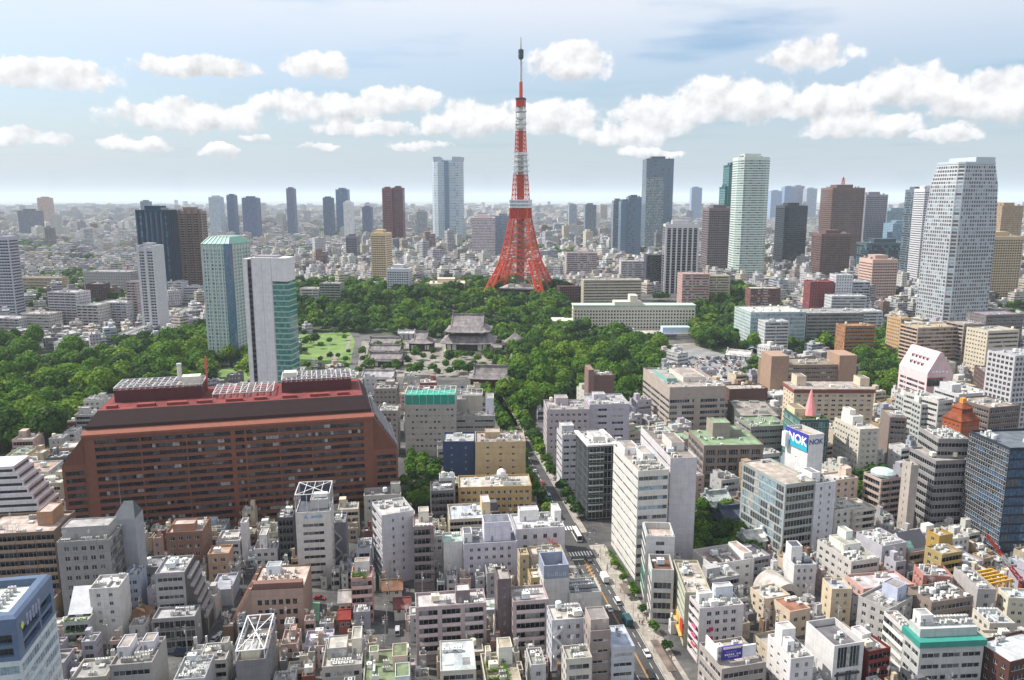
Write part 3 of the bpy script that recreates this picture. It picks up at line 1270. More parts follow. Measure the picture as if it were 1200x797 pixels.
sheet('sports_court', gpoly([(40, 418), (74, 413), (72, 426), (44, 433)]), 0.05, 'court', (1, 1, 1))
sheet('park_path', gpoly([(385, 437), (391, 437), (396, 414), (391, 414)]), 0.06, 'gravel', (1, 1, 1))
sheet('park_path', gpoly([(380, 416), (400, 413.5), (400, 416), (380, 418.5)]), 0.064, 'gravel', (1, 1, 1))
sheet('park_path', gpoly([(404, 412), (408, 412), (412, 393), (409, 393)]), 0.06, 'gravel', (1, 1, 1))
sheet('park_path', gpoly([(366, 436), (370, 436), (369, 420), (366, 420)]), 0.06, 'gravel', (1, 1, 1))
sheet('temple_yard', gpoly([(418, 436), (470, 442), (600, 442), (606, 416), (588, 404), (424, 400)]), 0.05, 'gravel', (1, 1, 1))
LOT = gpoly([(790, 407), (880, 410), (906, 436), (872, 450), (800, 440)])
sheet('parking_lot', LOT, 0.03, 'lot', (1, 1, 1))
sheet('hotel_forecourt', gpoly([(745, 406), (875, 398), (884, 409), (780, 418)]), 0.026, 'gravel', (1, 1, 1))
sheet('green_sports_ground', gpoly([(818, 362), (880, 356), (882, 346), (824, 348)], 10), 0.1, 'court', (1, 1, 1), dz=gz)

# ------------------------------------------------------------------ the red and white lattice tower
TOWY = 1038.0
tx0, _, _ = at_y(610, 300, TOWY)
tower = thing('broadcast_tower', 'tall red and white lattice broadcasting tower rising above the park trees', 'tower', (tx0, TOWY, gz(TOWY)), R(-15))
PXM = 1.15


def tz(v):
 return at_y(610, v, TOWY)[2] - gz(TOWY)


ORANGE, WHITE = (0.66, 0.068, 0.016), (0.70, 0.70, 0.70)
prof = [(347.5, 45.5), (340, 42.5), (332, 38.0), (325, 34.5), (318.7, 31.0), (311, 27.0), (303.7, 23.8), (297, 21.8), (292, 20.4), (286, 18.9), (280, 17.6), (272.7, 16.0), (264, 14.0), (256, 12.4), (243, 11.8)]
prof = [(max(0.0, tz(v)), hw * PXM * 0.825) for v, hw in prof]
prof[0] = (0.0, prof[0][1])
C4 = ((-1, -1), (1, -1), (1, 1), (-1, 1))
low = prof[:7]
for (sx, sy) in C4:
 mb = MB()
 for i in range(len(low) - 1):
  (za, sa), (zb, sb) = low[i], low[i + 1]
  wa, wb = 3.3 + 1.1 * (1 - i / 6), 3.3 + 1.1 * (1 - (i + 1) / 6)
  A = [(sx * sa - sx * wa * (1 + ax), sy * sa - sy * wa * (1 + ay), za) for ax, ay in C4]
  B = [(sx * sb - sx * wb * (1 + ax), sy * sb - sy * wb * (1 + ay), zb) for ax, ay in C4]
  for k in range(4):
   k2 = (k + 1) % 4
   mb.bar(A[k], B[k], 0.62)
   mb.bar(A[k], B[k2], 0.36)
   mb.bar(A[k2], B[k], 0.36)
   mb.bar(B[k], B[k2], 0.40)
 mb.box(sx * low[0][1] - sx * 3.6 - 5, sx * low[0][1] - sx * 3.6 + 5, sy * low[0][1] - sy * 3.6 - 5, sy * low[0][1] - sy * 3.6 + 5, 0, 2.2, 1)
 mb.build('leg', ('steel', 'frame_white'), tower, ORANGE)
# apron lattice between the legs and the shaft above
mb = MB()
z0_, s0_ = low[4]
z1_, s1_ = low[6]
for k in range(4):
 (ax, ay), (bx, by) = C4[k], C4[(k + 1) % 4]
 n = 7
 for zz, ss, r in ((z0_, s0_, 0.7), ((z0_ + z1_) / 2, (s0_ + s1_) / 2, 0.45), (z1_, s1_, 0.8)):
  mb.bar((ax * ss, ay * ss, zz), (bx * ss, by * ss, zz), r)
 for i in range(n):
  f0, f1 = i / n, (i + 1) / n
  for (za, sa, zb, sb) in ((z0_, s0_, (z0_ + z1_) / 2, (s0_ + s1_) / 2), ((z0_ + z1_) / 2, (s0_ + s1_) / 2, z1_, s1_)):
   P_ = lambda f, s, z: (s * (ax + (bx - ax) * f), s * (ay + (by - ay) * f), z)
   mb.bar(P_(f0, sa, za), P_(f1, sb, zb), 0.34)
   mb.bar(P_(f1, sa, za), P_(f0, sb, zb), 0.34)
 # the arch under the apron
 pr = None
 for i in range(13):
  f = 0.13 + 0.74 * i / 12
  zz = low[2][0] + (z0_ - low[2][0]) * math.sin(math.pi * i / 12) ** 0.6
  ss = low[2][1] + (s0_ - low[2][1]) * math.sin(math.pi * i / 12) ** 0.6
  q_ = (ss * (ax + (bx - ax) * f), ss * (ay + (by - ay) * f), zz)
  if pr:
   mb.bar(pr, q_, 0.5)
  pr = q_
mb.build('apron_lattice', 'steel', tower, ORANGE)
mb = MB()
up = prof[6:]
for i in range(len(up) - 1):
 (za, sa), (zb, sb) = up[i], up[i + 1]
 for k in range(4):
  (ax, ay), (bx, by) = C4[k], C4[(k + 1) % 4]
  mb.bar((ax * sa, ay * sa, za), (ax * sb, ay * sb, zb), 1.15)
  mb.bar((ax * sb, ay * sb, zb), (bx * sb, by * sb, zb), 0.6)
  P_ = lambda f, s, z: (s * (ax + (bx - ax) * f), s * (ay + (by - ay) * f), z)
  for f0, f1 in ((0.0, 0.5), (0.5, 1.0)):
   mb.bar(P_(f0, sa, za), P_(f1, sb, zb), 0.42)
   mb.bar(P_(f1, sa, za), P_(f0, sb, zb), 0.42)
  mb.bar(P_(0.5, sa, za), P_(0.5, sb, zb), 0.4)
mb.build('shaft_lattice', 'steel', tower, ORANGE)
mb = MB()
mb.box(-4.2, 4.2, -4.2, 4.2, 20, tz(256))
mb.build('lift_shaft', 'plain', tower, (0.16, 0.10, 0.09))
s_ = 11.8 * PXM * 0.825
mb = MB()
mb.prism([(x * s_ * 0.98, y * s_ * 0.98) for x, y in C4], tz(256), tz(244), 0)
for k in range(4):
 (ax, ay), (bx, by) = C4[k], C4[(k + 1) % 4]
 for i in range(9):
  f = i / 8
  x, y = s_ * (ax + (bx - ax) * f), s_ * (ay + (by - ay) * f)
  mb.bar((x, y, tz(256)), (x, y, tz(244)), 0.35)
mb.build('deck_support', 'steel', tower, (0.50, 0.03, 0.012))
dk = MB()
s2 = 13.8 * PXM * 0.825
oct_ = lambda s, c: [(-s + c, -s), (s - c, -s), (s, -s + c), (s, s - c), (s - c, s), (-s + c, s), (-s, s - c), (-s, -s + c)]
zA, zB = tz(243.5), tz(234)
hh = (zB - zA)
dk.prism(oct_(s2 * 0.97, 1.5), zA, zA + hh * 0.2)
dk.prism(oct_(s2, 1.5), zA + hh * 0.42, zA + hh * 0.62)
dk.prism(oct_(s2, 1.5), zA + hh * 0.86, zB)
deck = dk.build('observation_deck', 'plain', tower, WHITE)
for a_, b_ in ((0.2, 0.42), (0.62, 0.86)):
 g_ = MB()
 g_.prism(oct_(s2 * 0.965, 1.5), zA + hh * a_, zA + hh * b_ + 0.01)
 g_.build('window_band', 'pane_sky2', deck)


def mast_section(va, vb, ha, hb, col, name, n, r=0.55, rings=0):
 mb = MB()
 za, zb = tz(va), tz(vb)
 f_ = PXM * 0.80
 for i in range(n):
  t0, t1 = i / n, (i + 1) / n
  z_a, z_b = za + (zb - za) * t0, za + (zb - za) * t1
  sa, sb = (ha + (hb - ha) * t0) * f_, (ha + (hb - ha) * t1) * f_
  for k in range(4):
   (ax, ay), (bx, by) = C4[k], C4[(k + 1) % 4]
   mb.bar((ax * sa, ay * sa, z_a), (ax * sb, ay * sb, z_b), r)
   mb.bar((ax * sb, ay * sb, z_b), (bx * sb, by * sb, z_b), r * 0.75)
   mb.bar((ax * sa, ay * sa, z_a), (bx * sb, by * sb, z_b), r * 0.6)
   mb.bar((bx * sa, by * sa, z_a), (ax * sb, ay * sb, z_b), r * 0.6)
 o = mb.build(name, 'steel', tower, col)
 for i in range(rings):
  q = MB()
  z = za + (zb - za) * (i + 0.6) / rings
  s = (ha + (hb - ha) * (i + 0.6) / rings) * f_ * 1.55
  q.lathe(0, 0, [(s * 0.3, z - 0.5), (s, z - 0.4), (s, z + 0.5), (s * 0.3, z + 0.6)], 14)
  for j in range(6):
   aa = j * math.pi / 3
   q.bar((s * math.cos(aa), s * math.sin(aa), z), (s * math.cos(aa), s * math.sin(aa), z + 3.2), 0.22)
  q.build('service_platform', 'steel', o, tuple(c * 0.9 for c in WHITE))
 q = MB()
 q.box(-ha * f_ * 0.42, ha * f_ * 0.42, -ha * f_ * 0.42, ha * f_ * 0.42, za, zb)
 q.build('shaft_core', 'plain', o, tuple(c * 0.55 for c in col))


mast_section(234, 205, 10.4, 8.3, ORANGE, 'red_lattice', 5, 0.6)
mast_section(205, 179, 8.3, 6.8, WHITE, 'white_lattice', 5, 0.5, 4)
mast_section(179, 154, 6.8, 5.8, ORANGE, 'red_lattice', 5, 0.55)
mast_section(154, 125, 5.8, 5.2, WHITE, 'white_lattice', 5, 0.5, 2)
q = MB()
q.lathe(0, 0, [(4.6, tz(152)), (6.6, tz(150)), (6.6, tz(146)), (5.0, tz(144.5))], 16)
q.lathe(0, 0, [(4.6, tz(140)), (6.9, tz(138)), (6.9, tz(134)), (5.4, tz(132))], 16)
q.build('upper_deck', 'plain', tower, WHITE)
q = MB()
q.prism(oct_(5.6, 1.4), tz(125.5), tz(117.5))
q.build('antenna_room', 'steel', tower, (0.45, 0.035, 0.015))
q = MB()
q.prism(oct_(5.9, 1.4), tz(117.5), tz(115))
q.build('antenna_room_roof', 'plain', tower, (0.04, 0.035, 0.04))
q = MB()
q.bar((0, 0, tz(115)), (0, 0, tz(96)), 2.5, 0, 8, 2.2)
q.build('red_mast', 'steel', tower, ORANGE)
q = MB()
q.bar((0, 0, tz(96)), (0, 0, tz(69)), 1.75, 0, 8, 1.4)
for i in range(6):
 zz = tz(94 - i * 4)
 q.box(-2.1, 2.1, -0.2, 0.2, zz, zz + 0.6)
 q.box(-0.2, 0.2, -2.1, 2.1, zz + 1.2, zz + 1.8)
q.build('white_mast', 'steel', tower, (0.52, 0.53, 0.55))
q = MB()
q.lathe(0, 0, [(1.6, tz(70)), (3.4, tz(68)), (3.6, tz(64)), (3.1, tz(63)), (3.6, tz(62)), (3.5, tz(58.5)), (0.6, tz(57))], 10)
q.build('antenna_head', 'plain', tower, (0.05, 0.055, 0.07))
q = MB()
q.bar((0, 0, tz(58)), (0, 0, tz(43.5)), 0.8, 0, 6, 0.35)
q.build('lightning_rod', 'plain', tower, (0.30, 0.22, 0.22))
TAKEN.append((tx0, TOWY, 45, 45, R(31)))

# hall between the tower's feet
t_ = thing('tower_base_hall', 'low dark red hall with pale roof under the lattice tower', 'building', (tx0, TOWY, gz(TOWY)), R(-15))
fcs = faces_of(46, 46)
mb = MB()
mb.box(-23, 23, -23, 23, 0, 13)
mb.build('wall', 'wall', t_, (0.13, 0.05, 0.045))
for i in range(3):
 mb = MB()
 for k in 'FRBL':
  fquad(mb, fcs[k], 1, 45, 2 + i * 4, 4.4 + i * 4, 0, -0.06)
 mb.build('window_band', 'pane_dark', t_)
mb = MB()
mb.box(-23.6, 23.6, -23.6, 23.6, 13.01, 14.2)
mb.build('roof', 'roofing', t_, (0.45, 0.43, 0.42))
for x, y, a, b, h_ in ((-10, -8, 8, 6, 4), (8, 3, 10, 8, 3), (0, 14, 7, 4, 5)):
 roof_box(t_, x, y, 14.2, a, b, h_, (0.42, 0.40, 0.40), door=False, cap=False)
NAMED.append((t_['label'], (tx0, TOWY, 16), t_))


# ------------------------------------------------------------------ skyline towers
def plan_rect(w_, d_):
 return [(-w_ / 2, -d_ / 2), (w_ / 2, -d_ / 2), (w_ / 2, d_ / 2), (-w_ / 2, d_ / 2)]


def band_mesh(plan, zh, mats, sp, m, rg, proud=0.07, mull=0.35):
 mb = MB()
 n = len(plan)
 off = []
 for i in range(n):                                  # the ring runs round the corners in one piece
  p_, a, b = plan[i - 1], plan[i], plan[(i + 1) % n]
  d1, d2 = (a[0] - p_[0], a[1] - p_[1]), (b[0] - a[0], b[1] - a[1])
  l1, l2 = math.hypot(*d1), math.hypot(*d2)
  n1, n2 = (d1[1] / l1, -d1[0] / l1), (d2[1] / l2, -d2[0] / l2)
  k = 1 + n1[0] * n2[0] + n1[1] * n2[1]
  off.append((a[0] + (n1[0] + n2[0]) / k * proud, a[1] + (n1[1] + n2[1]) / k * proud))
 for i in range(n):
  a, b = plan[i], plan[(i + 1) % n]
  L = math.hypot(b[0] - a[0], b[1] - a[1])
  qa, qb = off[i], off[(i + 1) % n]
  if L < 2 * m + 1:
   mb.quad((*qa, 0), (*qb, 0), (*qb, zh), (*qa, zh), len(mats))
   continue
  if m:
   f_ = lambda x, z: (a[0] + (b[0] - a[0]) / L * x + (b[1] - a[1]) / L * proud, a[1] + (b[1] - a[1]) / L * x - (b[0] - a[0]) / L * proud, z)
   mb.quad((*qa, 0), f_(m, 0), f_(m, zh), (*qa, zh), len(mats))
   mb.quad(f_(L - m, 0), (*qb, 0), (*qb, zh), f_(L - m, zh), len(mats))
  ex, ey = (b[0] - a[0]) / L, (b[1] - a[1]) / L
  fc = (a[0], a[1], ex, ey, ey, -ex, L)
  k = max(1, int((L - 2 * m) / sp))
  st = (L - 2 * m) / k
  for j in range(k):
   fquad(mb, fc, m + j * st, m + (j + 1) * st, 0, zh, rg.choices(range(len(mats)), [4] + [1] * (len(mats) - 1))[0], -proud)
   if mull:
    x = m + j * st
    mb.quad(fp(fc, x - mull / 2, 0, -proud * 3), fp(fc, x + mull / 2, 0, -proud * 3), fp(fc, x + mull / 2, zh, -proud * 3), fp(fc, x - mull / 2, zh, -proud * 3), len(mats))
 return mb


def hi_rise(label, near, far_u, Y, d, th=0.0, side='L', col=(0.5, 0.5, 0.5), glass=('pane_dark', 'pane_mid'), fl=4.0, frac=0.5, sp=3.0, m=1.0, mull=0.35, plan=None, back_u=None,
   top=None, z0=None, name='high_rise', pat=None, roofcol=(0.35, 0.35, 0.36), cap_h=3.0, group=None, mech=True, mat='plain'):
 rg = random.Random(zlib.crc32(label.encode()))
 z0 = gz(Y) if z0 is None else z0
 u, v = near
 px, py, pz = at_y(u, v, Y)
 H = pz - z0
 ex, ey = math.cos(th), math.sin(th)
 s = 1 if side == 'L' else -1
 w_ = abs(along_u(px, py, pz, ex * s, ey * s, far_u))
 fx, fy = -ey, ex
 if back_u is not None:
  d = abs(along_u(px, py, pz, fx, fy, back_u))
 cx, cy = px + ex * s * w_ / 2 + fx * d / 2, py + ey * s * w_ / 2 + fy * d / 2
 root = thing(name, label, 'building', (cx, cy, z0), th, group)
 pl = plan_rect(w_, d) if plan is None else [(x * w_ / 2, y * d / 2) for x, y in plan]
 mb = MB()
 mb.prism(pl, 0, H, 0, 1)
 if pat:
  mb.build('wall', (pat, 'roofing'), root, col)
 else:
  mb.build('wall', (mat, 'roofing'), root, col)
  n = max(3, int((H - cap_h - 2) / fl))
  step = (H - cap_h - 2) / n
  me = [band_mesh(pl, step * frac, glass, sp, m, rg, mull=mull).mesh('window_band', list(glass) + ['plain']) for _ in range(3)]
  for i in range(n):
   link('window_band', me[rg.randrange(3)], root, col, (0, 0, 2 + i * step))
 if mech:
  mb = MB()
  mb.box(-w_ * 0.28, w_ * 0.22, -d * 0.25, d * 0.3, H, H + 3.5 + (w_ * 0.04))
  mb.build('plant_room', 'plain', root, tuple(c * 0.8 for c in col))
  for k in range(4):
   x, y = rg.choice((-.38, .34)) * w_, (-.36 + .22 * k) * d
   o = link('air_conditioner', ac_mesh(1), root, (0.45, 0.45, 0.46), (x, y, H))
   o.scale = (1.6, 1.8, 1.5)
 TAKEN.append((cx, cy, w_ / 2, d / 2, th))
 NAMED.append((label, (cx, cy, H + z0), root))
 return root, w_, d, H, rg


G = srgb
hi_rise('pale lavender slab tower cut off by the picture edge, behind the park', (9, 277), -60, 900, 18, side='R', col=G(176, 176, 190), fl=3.4, frac=0.5, sp=3)
r_, w_, d_, H_, rg_ = hi_rise('dark navy glass tower with vertical bands beside a brown apartment tower', (194, 246), 158, 1010, 30, R(-3), 'R', G(30, 66, 92), ('pane_blue', 'pane_blue2', 'pane_green', 'pane_blue'), 3.9, 0.82, 4.2, 0.4, 0.0)
mb = MB()
for i in range(6):
 x = -w_ / 2 + w_ * (i + 0.5) / 6
 mb.box(x - 1.6, x + 1.6, -d_ / 2 - 0.9, -d_ / 2 - 0.3, 2, H_ - 1)
 y = -d_ / 2 + d_ * (i + 0.5) / 6
 mb.box(w_ / 2 + 0.3, w_ / 2 + 0.9, y - 1.6, y + 1.6, 2, H_ - 1)
mb.build('dark_bay_strips', 'plain', r_, G(22, 44, 68))
r_, w_, d_, H_, rg_ = hi_rise('brown apartment tower with stacked balconies beside the navy glass tower', (236, 247), 206, 1080, 24, R(6), 'R', G(150, 128, 118), ('pane_dark', 'pane_mid'), 3.2, 0.55, 3.6, 1.2, 0.5)
mb = MB()
for i in range(4):
 x = -w_ / 2 + w_ * (i + 0.5) / 4
 mb.box(x - 1.4, x + 1.4, -d_ / 2 - 1.3, -d_ / 2 - 0.25, 1, H_ + 1.5)
mb.build('pier', 'plain', r_, G(120, 95, 88))
r_, w_, d_, H_, rg_ = hi_rise('slim white apartment tower standing before the navy glass tower', (180, 290), 160, 830, 18, R(-8), 'R', G(186, 184, 192), ('pane_dark', 'pane_mid'), 3.1, 0.5, 3.0, 1.0, 0.4)
mb = MB()
mb.box(-w_ / 2 - 0.3, -w_ / 2 + 2.5, -d_ / 2 - 0.4, d_ / 2, 0, H_ + 2)
mb.box(w_ / 2 - 2, w_ / 2 + 0.4, -d_ / 2 - 0.4, d_ / 2, 0, H_ + 2)
mb.box(-1.4, 1.4, -d_ / 2 - 0.5, -d_ / 2 - .1, 0, H_ + 1)
mb.build('end_wall', 'wall', r_, G(200, 198, 204))

# hotel tower with a teal crown
r_, w_, d_, H_, rg_ = hi_rise('white and teal hotel tower with sloping glass crown above the park trees', (268, 287), 236, 690, 24, R(-8), 'R', G(190, 206, 200), ('pane_sky', 'pane_mid', 'pane_blue2'), 3.2, 0.6, 2.2, 1.0, 0.7, back_u=292, mech=False)
mb = MB()
for i in range(8):
 x = -w_ / 2 + w_ * i / 7
 mb.box(x - 0.45, x + 0.45, -d_ / 2 - 0.7, -d_ / 2 - 0.2, 0, H_)
 y = -d_ / 2 + d_ * i / 7
 mb.box(w_ / 2 + 0.2, w_ / 2 + 0.7, y - 0.45, y + 0.45, 0, H_)
mb.build('pier', 'wall', r_, G(200, 208, 204))
mb = MB()
mb.box(w_ / 2 - 4.5, w_ / 2 + 1.2, -d_ / 2 - 1.2, -d_ / 2 + 4, 0, H_ + 1)
mb.build('corner_glazing', 'pane_blue2', r_)
mb = MB()
mb.prism(plan_rect(w_ + 1.4, d_ + 1.4), H_, H_ + 0.8)
mb.prism(plan_rect(w_, d_), H_ + 0.8, H_ + 6.5, 0, 0, plan_rect(w_ * 0.72, d_ * 0.55))
mb.build('crown', 'plain', r_, G(140, 185, 170))
mb = MB()
for i in range(7):
 x = -w_ / 2 + w_ * i / 6
 mb.bar((x, -d_ / 2 - 0.3, H_ + .9), (x * 0.72, -d_ * 0.28, H_ + 6.9), 0.35)
 mb.bar((x, d_ / 2, H_ + .9), (x * 0.72, d_ * 0.28, H_ + 6.9), 0.35)
 mb.bar((x * .72, -d_ * 0.28, H_ + 6.9), (x * 0.72, d_ * 0.28, H_ + 6.9), 0.25)
for s in (-1, 1):
 mb.bar((-w_ * .36, s * d_ * .28, H_ + 6.9), (w_ * .36, s * d_ * .28, H_ + 6.9), 0.4)
mb.build('crown_rib', 'metal', r_, G(225, 230, 226))

# the white slab tower in front of the park
Yt = 560
px, py, pz = at_y(338, 302, Yt)
wt = abs(along_u(px, py, pz, -1, 0, 285))
r_ = thing('office_tower', 'blank white slab tower with green glass corner in front of the lawn', 'building', (px - wt / 2, Yt + 13, 0), R(-6))
H_ = pz
q = wt / 2
mb = MB()
mb.box(-q, -q + 3.2, -13, 3, 0, H_ - 1)
mb.box(-q + 6.2, q * 0.32, -13, 3, 0, H_)
mb.box(q * 0.32, q, -13, 3, H_ - 17, H_ - 0.2)
mb.build('wall', ('wall',), r_, G(220, 217, 219))
mb = MB()
mb.box(-q + 3.2, -q + 6.2, -12, 2.9, 0, H_ - 1.5)
o = mb.build('stair_recess', 'wall', r_, G(90, 88, 95))
for i in range(int(H_ / 4) - 1):
 mb = MB()
 mb.box(-q + 3.25, -q + 6.15, -12.3, -12.01, 2 + i * 4, 4.2 + i * 4)
 mb.build('window', 'pane_black', o)
fcs = faces_of(wt, 26)
for i in range(int((H_ - 19) / 4)):
 mb = MB()
 x0, x1 = q * 0.32 + 0.01, q + 0.3
 for j in range(5):
  a_, b_ = x0 + (x1 - x0) * j / 5, x0 + (x1 - x0) * (j + 1) / 5
  mb.box(a_ + (.05 if j else 0), b_ - (.05 if j < 4 else 0), -12.6, 2.8, 1 + i * 4, 4 + i * 4, (0, 0, 1, 0, 1)[(j + i) % 5])
 mb.box(x0, x1 + .1, -12.75, 2.85, 4 + i * 4, 4.9 + i * 4, 2)
 mb.build('window_band', ('pane_green', 'pane_green2', 'plain'), r_, G(150, 190, 180))
mb = MB()
for x in (-q + 6.5, -q + 14, q * .3):
 mb.box(x - .06, x + .06, -13.06, -13.005, 0, H_)
mb.build('joint', 'plain', r_, G(140, 135, 145))
mb = MB()
mb.box(-q + 8, q - 8, -10, 0, H_, H_ + 1.2)
mb.build('roof_plant', 'plain', r_, G(150, 145, 150))
mb = MB()
for s in range(8):
 mb.bar((-q + s * (2 * q) / 7, -12.5, H_), (-q + s * 2 * q / 7, -12.5, H_ + 1.4), 0.08)
mb.build('railing', 'metal', r_, (.5, .5, .5))
TAKEN.append((px - wt / 2, Yt + 13, wt / 2, 13, 0))
NAMED.append((r_['label'], (px - wt / 2, Yt, H_), r_))

# far and middle towers: label, near corner, far column, distance, depth, turn, side, colour, glass
SK = [
 ('distant beige tower alone on the hazy horizon, farthest from the lattice tower', (55, 232), 43, 3000, 40, 0, 'R', G(175, 150, 140), None),
 ('wide dark distant block low on the horizon beside the lone beige tower', (42, 247), 20, 2600, 40, 0, 'R', G(95, 98, 115), None),
 ('small slate tower peeping over the navy glass tower', (173, 236), 164, 2600, 30, 0, 'R', G(110, 120, 140), None),
 ('pale narrow distant tower just clear of the brown apartment tower', (257, 231), 244, 2300, 35, 0, 'R', G(170, 178, 190), None),
 ('thin dark blue distant tower between two paler horizon towers', (274, 229), 265, 2400, 30, 0, 'R', G(80, 95, 125), None),
 ('twin-fronted blue distant tower beyond the teal crowned hotel', (300, 232), 283, 2300, 40, 0, 'R', G(85, 98, 130), None),
 ('slender grey-blue distant tower, tallest on its stretch of horizon', (344, 221), 335, 2500, 28, 0, 'R', G(95, 105, 130), None),
 ('dark blue distant tower behind the row of small far roofs', (389, 232), 378, 2400, 30, 0, 'R', G(75, 88, 115), None),
 ('two-toned blue distant tower with a white lower neighbour', (407, 222), 393, 2500, 35, 0, 'R', G(90, 115, 150), None),
 ('plain white distant slab in front of the two-toned blue tower', (412, 237), 402, 2200, 30, 0, 'R', G(205, 208, 212), None),
 ('squat blue-grey distant tower between the white slab and the red-brown twin tower', (435, 243), 424, 2300, 30, 0, 'R', G(90, 98, 125), None),
 ('grey distant tower standing beside the curved glass skyscraper', (500, 248), 488, 2200, 30, 0, 'R', G(150, 150, 155), None),
 ('wide pinkish mid-rise slab seen past the lattice tower leg', (580, 255), 553, 1650, 40, 0, 'R', G(188, 172, 176), None),
 ('blue-grey mid-rise slab touching the pinkish slab', (600, 253), 580, 1700, 40, 0, 'R', G(120, 132, 150), None),
 ('hazy grey tower beyond the lattice tower deck', (676, 240), 667, 2600, 30, 0, 'R', G(140, 148, 160), None),
 ('dark narrow hazy tower in the far city to the lee of the lattice tower', (699, 240), 686, 2400, 35, 0, 'R', G(98, 108, 122), None),
 ('slim grey tower at the shoulder of the blue stepped tower', (730, 235), 719, 1750, 30, 0, 'R', G(105, 115, 128), None),
 ('thin pale tower behind the dark glass skyscraper', (760, 215), 753, 2300, 25, 0, 'R', G(178, 180, 186), None),
 ('tapering blue-grey distant tower with stepped pointed top', (823, 220), 811, 4200, 45, 0, 'R', G(120, 138, 168), None),
 ('pale blue distant tower first of the far skyscraper cluster', (917, 224), 904, 4300, 60, 0, 'R', G(125, 145, 175), None),
 ('bluish distant twin slab in the far skyscraper cluster', (932, 219), 920, 4400, 60, 0, 'R', G(105, 125, 160), None),
 ('brownish distant slab in the far skyscraper cluster', (943, 218), 932, 4500, 60, 0, 'R', G(140, 140, 158), None),
 ('pale round-shouldered distant tower ending the far skyscraper cluster', (958, 221), 946, 4400, 60, 0, 'R', G(150, 158, 178), None),
 ('small blue distant tower tucked beside the big brown tower', (979, 231), 969, 3000, 40, 0, 'R', G(70, 95, 140), None),
 ('grey-green middle block between the far brown slab and the white tower', (1070, 247), 1040, 1700, 40, 0, 'R', G(120, 140, 150), None),
 ('blue glazed block behind the flat dark roofed block', (1075, 262), 1047, 1500, 40, 0, 'R', G(110, 140, 160), None),
 ('dark glazed distant tower by the brown and white slab pair', (1072, 250), 1055, 2000, 40, 0, 'R', G(70, 85, 105), None),
 ('brown tower behind the beige apartment tower at the picture edge', (1200, 241), 1175, 1350, 40, 0, 'R', G(150, 125, 95), None),
 ('grey slim tower between the tall white-grid skyscraper and the brown edge tower', (1177, 250), 1163, 1700, 40, 0, 'R', G(140, 140, 150), None),
]
for lb, nr, fu, Y, d, th, sd, c, g in SK:
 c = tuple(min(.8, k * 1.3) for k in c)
 hi_rise(lb, nr, fu, Y, d, th, sd, c, pat='pat_ribbon' if zlib.crc32(lb.encode()) % 2 else 'pat_punch')

hi_rise('red-brown twin-fronted tower standing in the far city left of the curved glass skyscraper', (459, 221), 447.5, 1950, 36, 0, 'R', G(128, 62, 66), ('pane_dark', 'pane_mid'), 4.2, 0.45, 5, 2, 0.8, name='high_rise')
hi_rise('second red-brown shaft fused to the twin-fronted tower', (471.5, 220), 460, 1960, 40, 0, 'R', G(105, 52, 58), ('pane_dark', 'pane_mid'), 4.2, 0.45, 5, 2, 0.8)
hi_rise('cream apartment tower rising from the low town beyond the park', (452, 273), 434, 1130, 26, R(-10), 'R', G(222, 196, 160), ('pane_dark', 'pane_mid'), 3.1, 0.42, 3.2, 1.2, 0.5, back_u=459)
hi_rise('white gridded apartment block with dark window rows at the park edge', (479, 315), 453, 1030, 22, R(-6), 'R', G(205, 205, 212), ('pane_dark', 'pane_mid'), 3.0, 0.5, 3.0, 0.8, 0.9)
hi_rise('blank cream hall with low penthouse beside the white gridded block', (545, 332), 503, 1045, 34, R(4), 'R', G(222, 206, 184), ('pane_dark',), 8, 0.12, 6, 4, 0.6)
hi_rise('grey tower with pale cap amid low roofs beyond the park', (418, 277), 405, 1600, 30, 0, 'R', G(120, 118, 128), ('pane_dark', 'pane_mid'), 3.6, 0.5, 3, 1, 0.5)
# curved glass skyscraper
pl16 = []
for s_ in (-1, 1):
 for k in range(9):
  a = -math.pi * .5 + math.pi * k / 8
  pl16.append((s_ * -1 * (-.16 - .84 * math.cos(a) ** .8) if abs(math.cos(a)) > 1e-6 else s_ * .16, s_ * math.sin(a)))
r_, w_, d_, H_, rg_ = hi_rise('huge curved glass skyscraper beyond the park to one side of the lattice tower', (542, 190), 504, 2250, 92, 0, 'R', G(186, 196, 206), ('pane_sky2', 'pane_sky', 'pane_blue2'), 4.6, 0.55, 5, 0.0, 0.5, plan=pl16, cap_h=1)
for s in (-1, 1):
 pts = [(s * w_ * 0.17, -d_ * 0.47), (s * w_ * 0.40, -d_ * 0.36), (s * w_ * 0.50, 0), (s * w_ * 0.4, d_ * 0.36), (s * w_ * 0.17, d_ * 0.47)]
 if s < 0:
  pts = pts[::-1]
 mb = MB()
 mb.prism(pts, H_ + .02, H_ + 15, 0, 0, [(x * 1.06, y * 1.06) for x, y in pts])
 mb.build('crown_shell', 'plain', r_, G(170, 182, 196))
mb = MB()
mb.box(-w_ * .07, w_ * .07, -d_ * .53, -d_ * .46, 0, H_ + 3)
mb.build('glazed_slot', 'pane_blue2', r_)

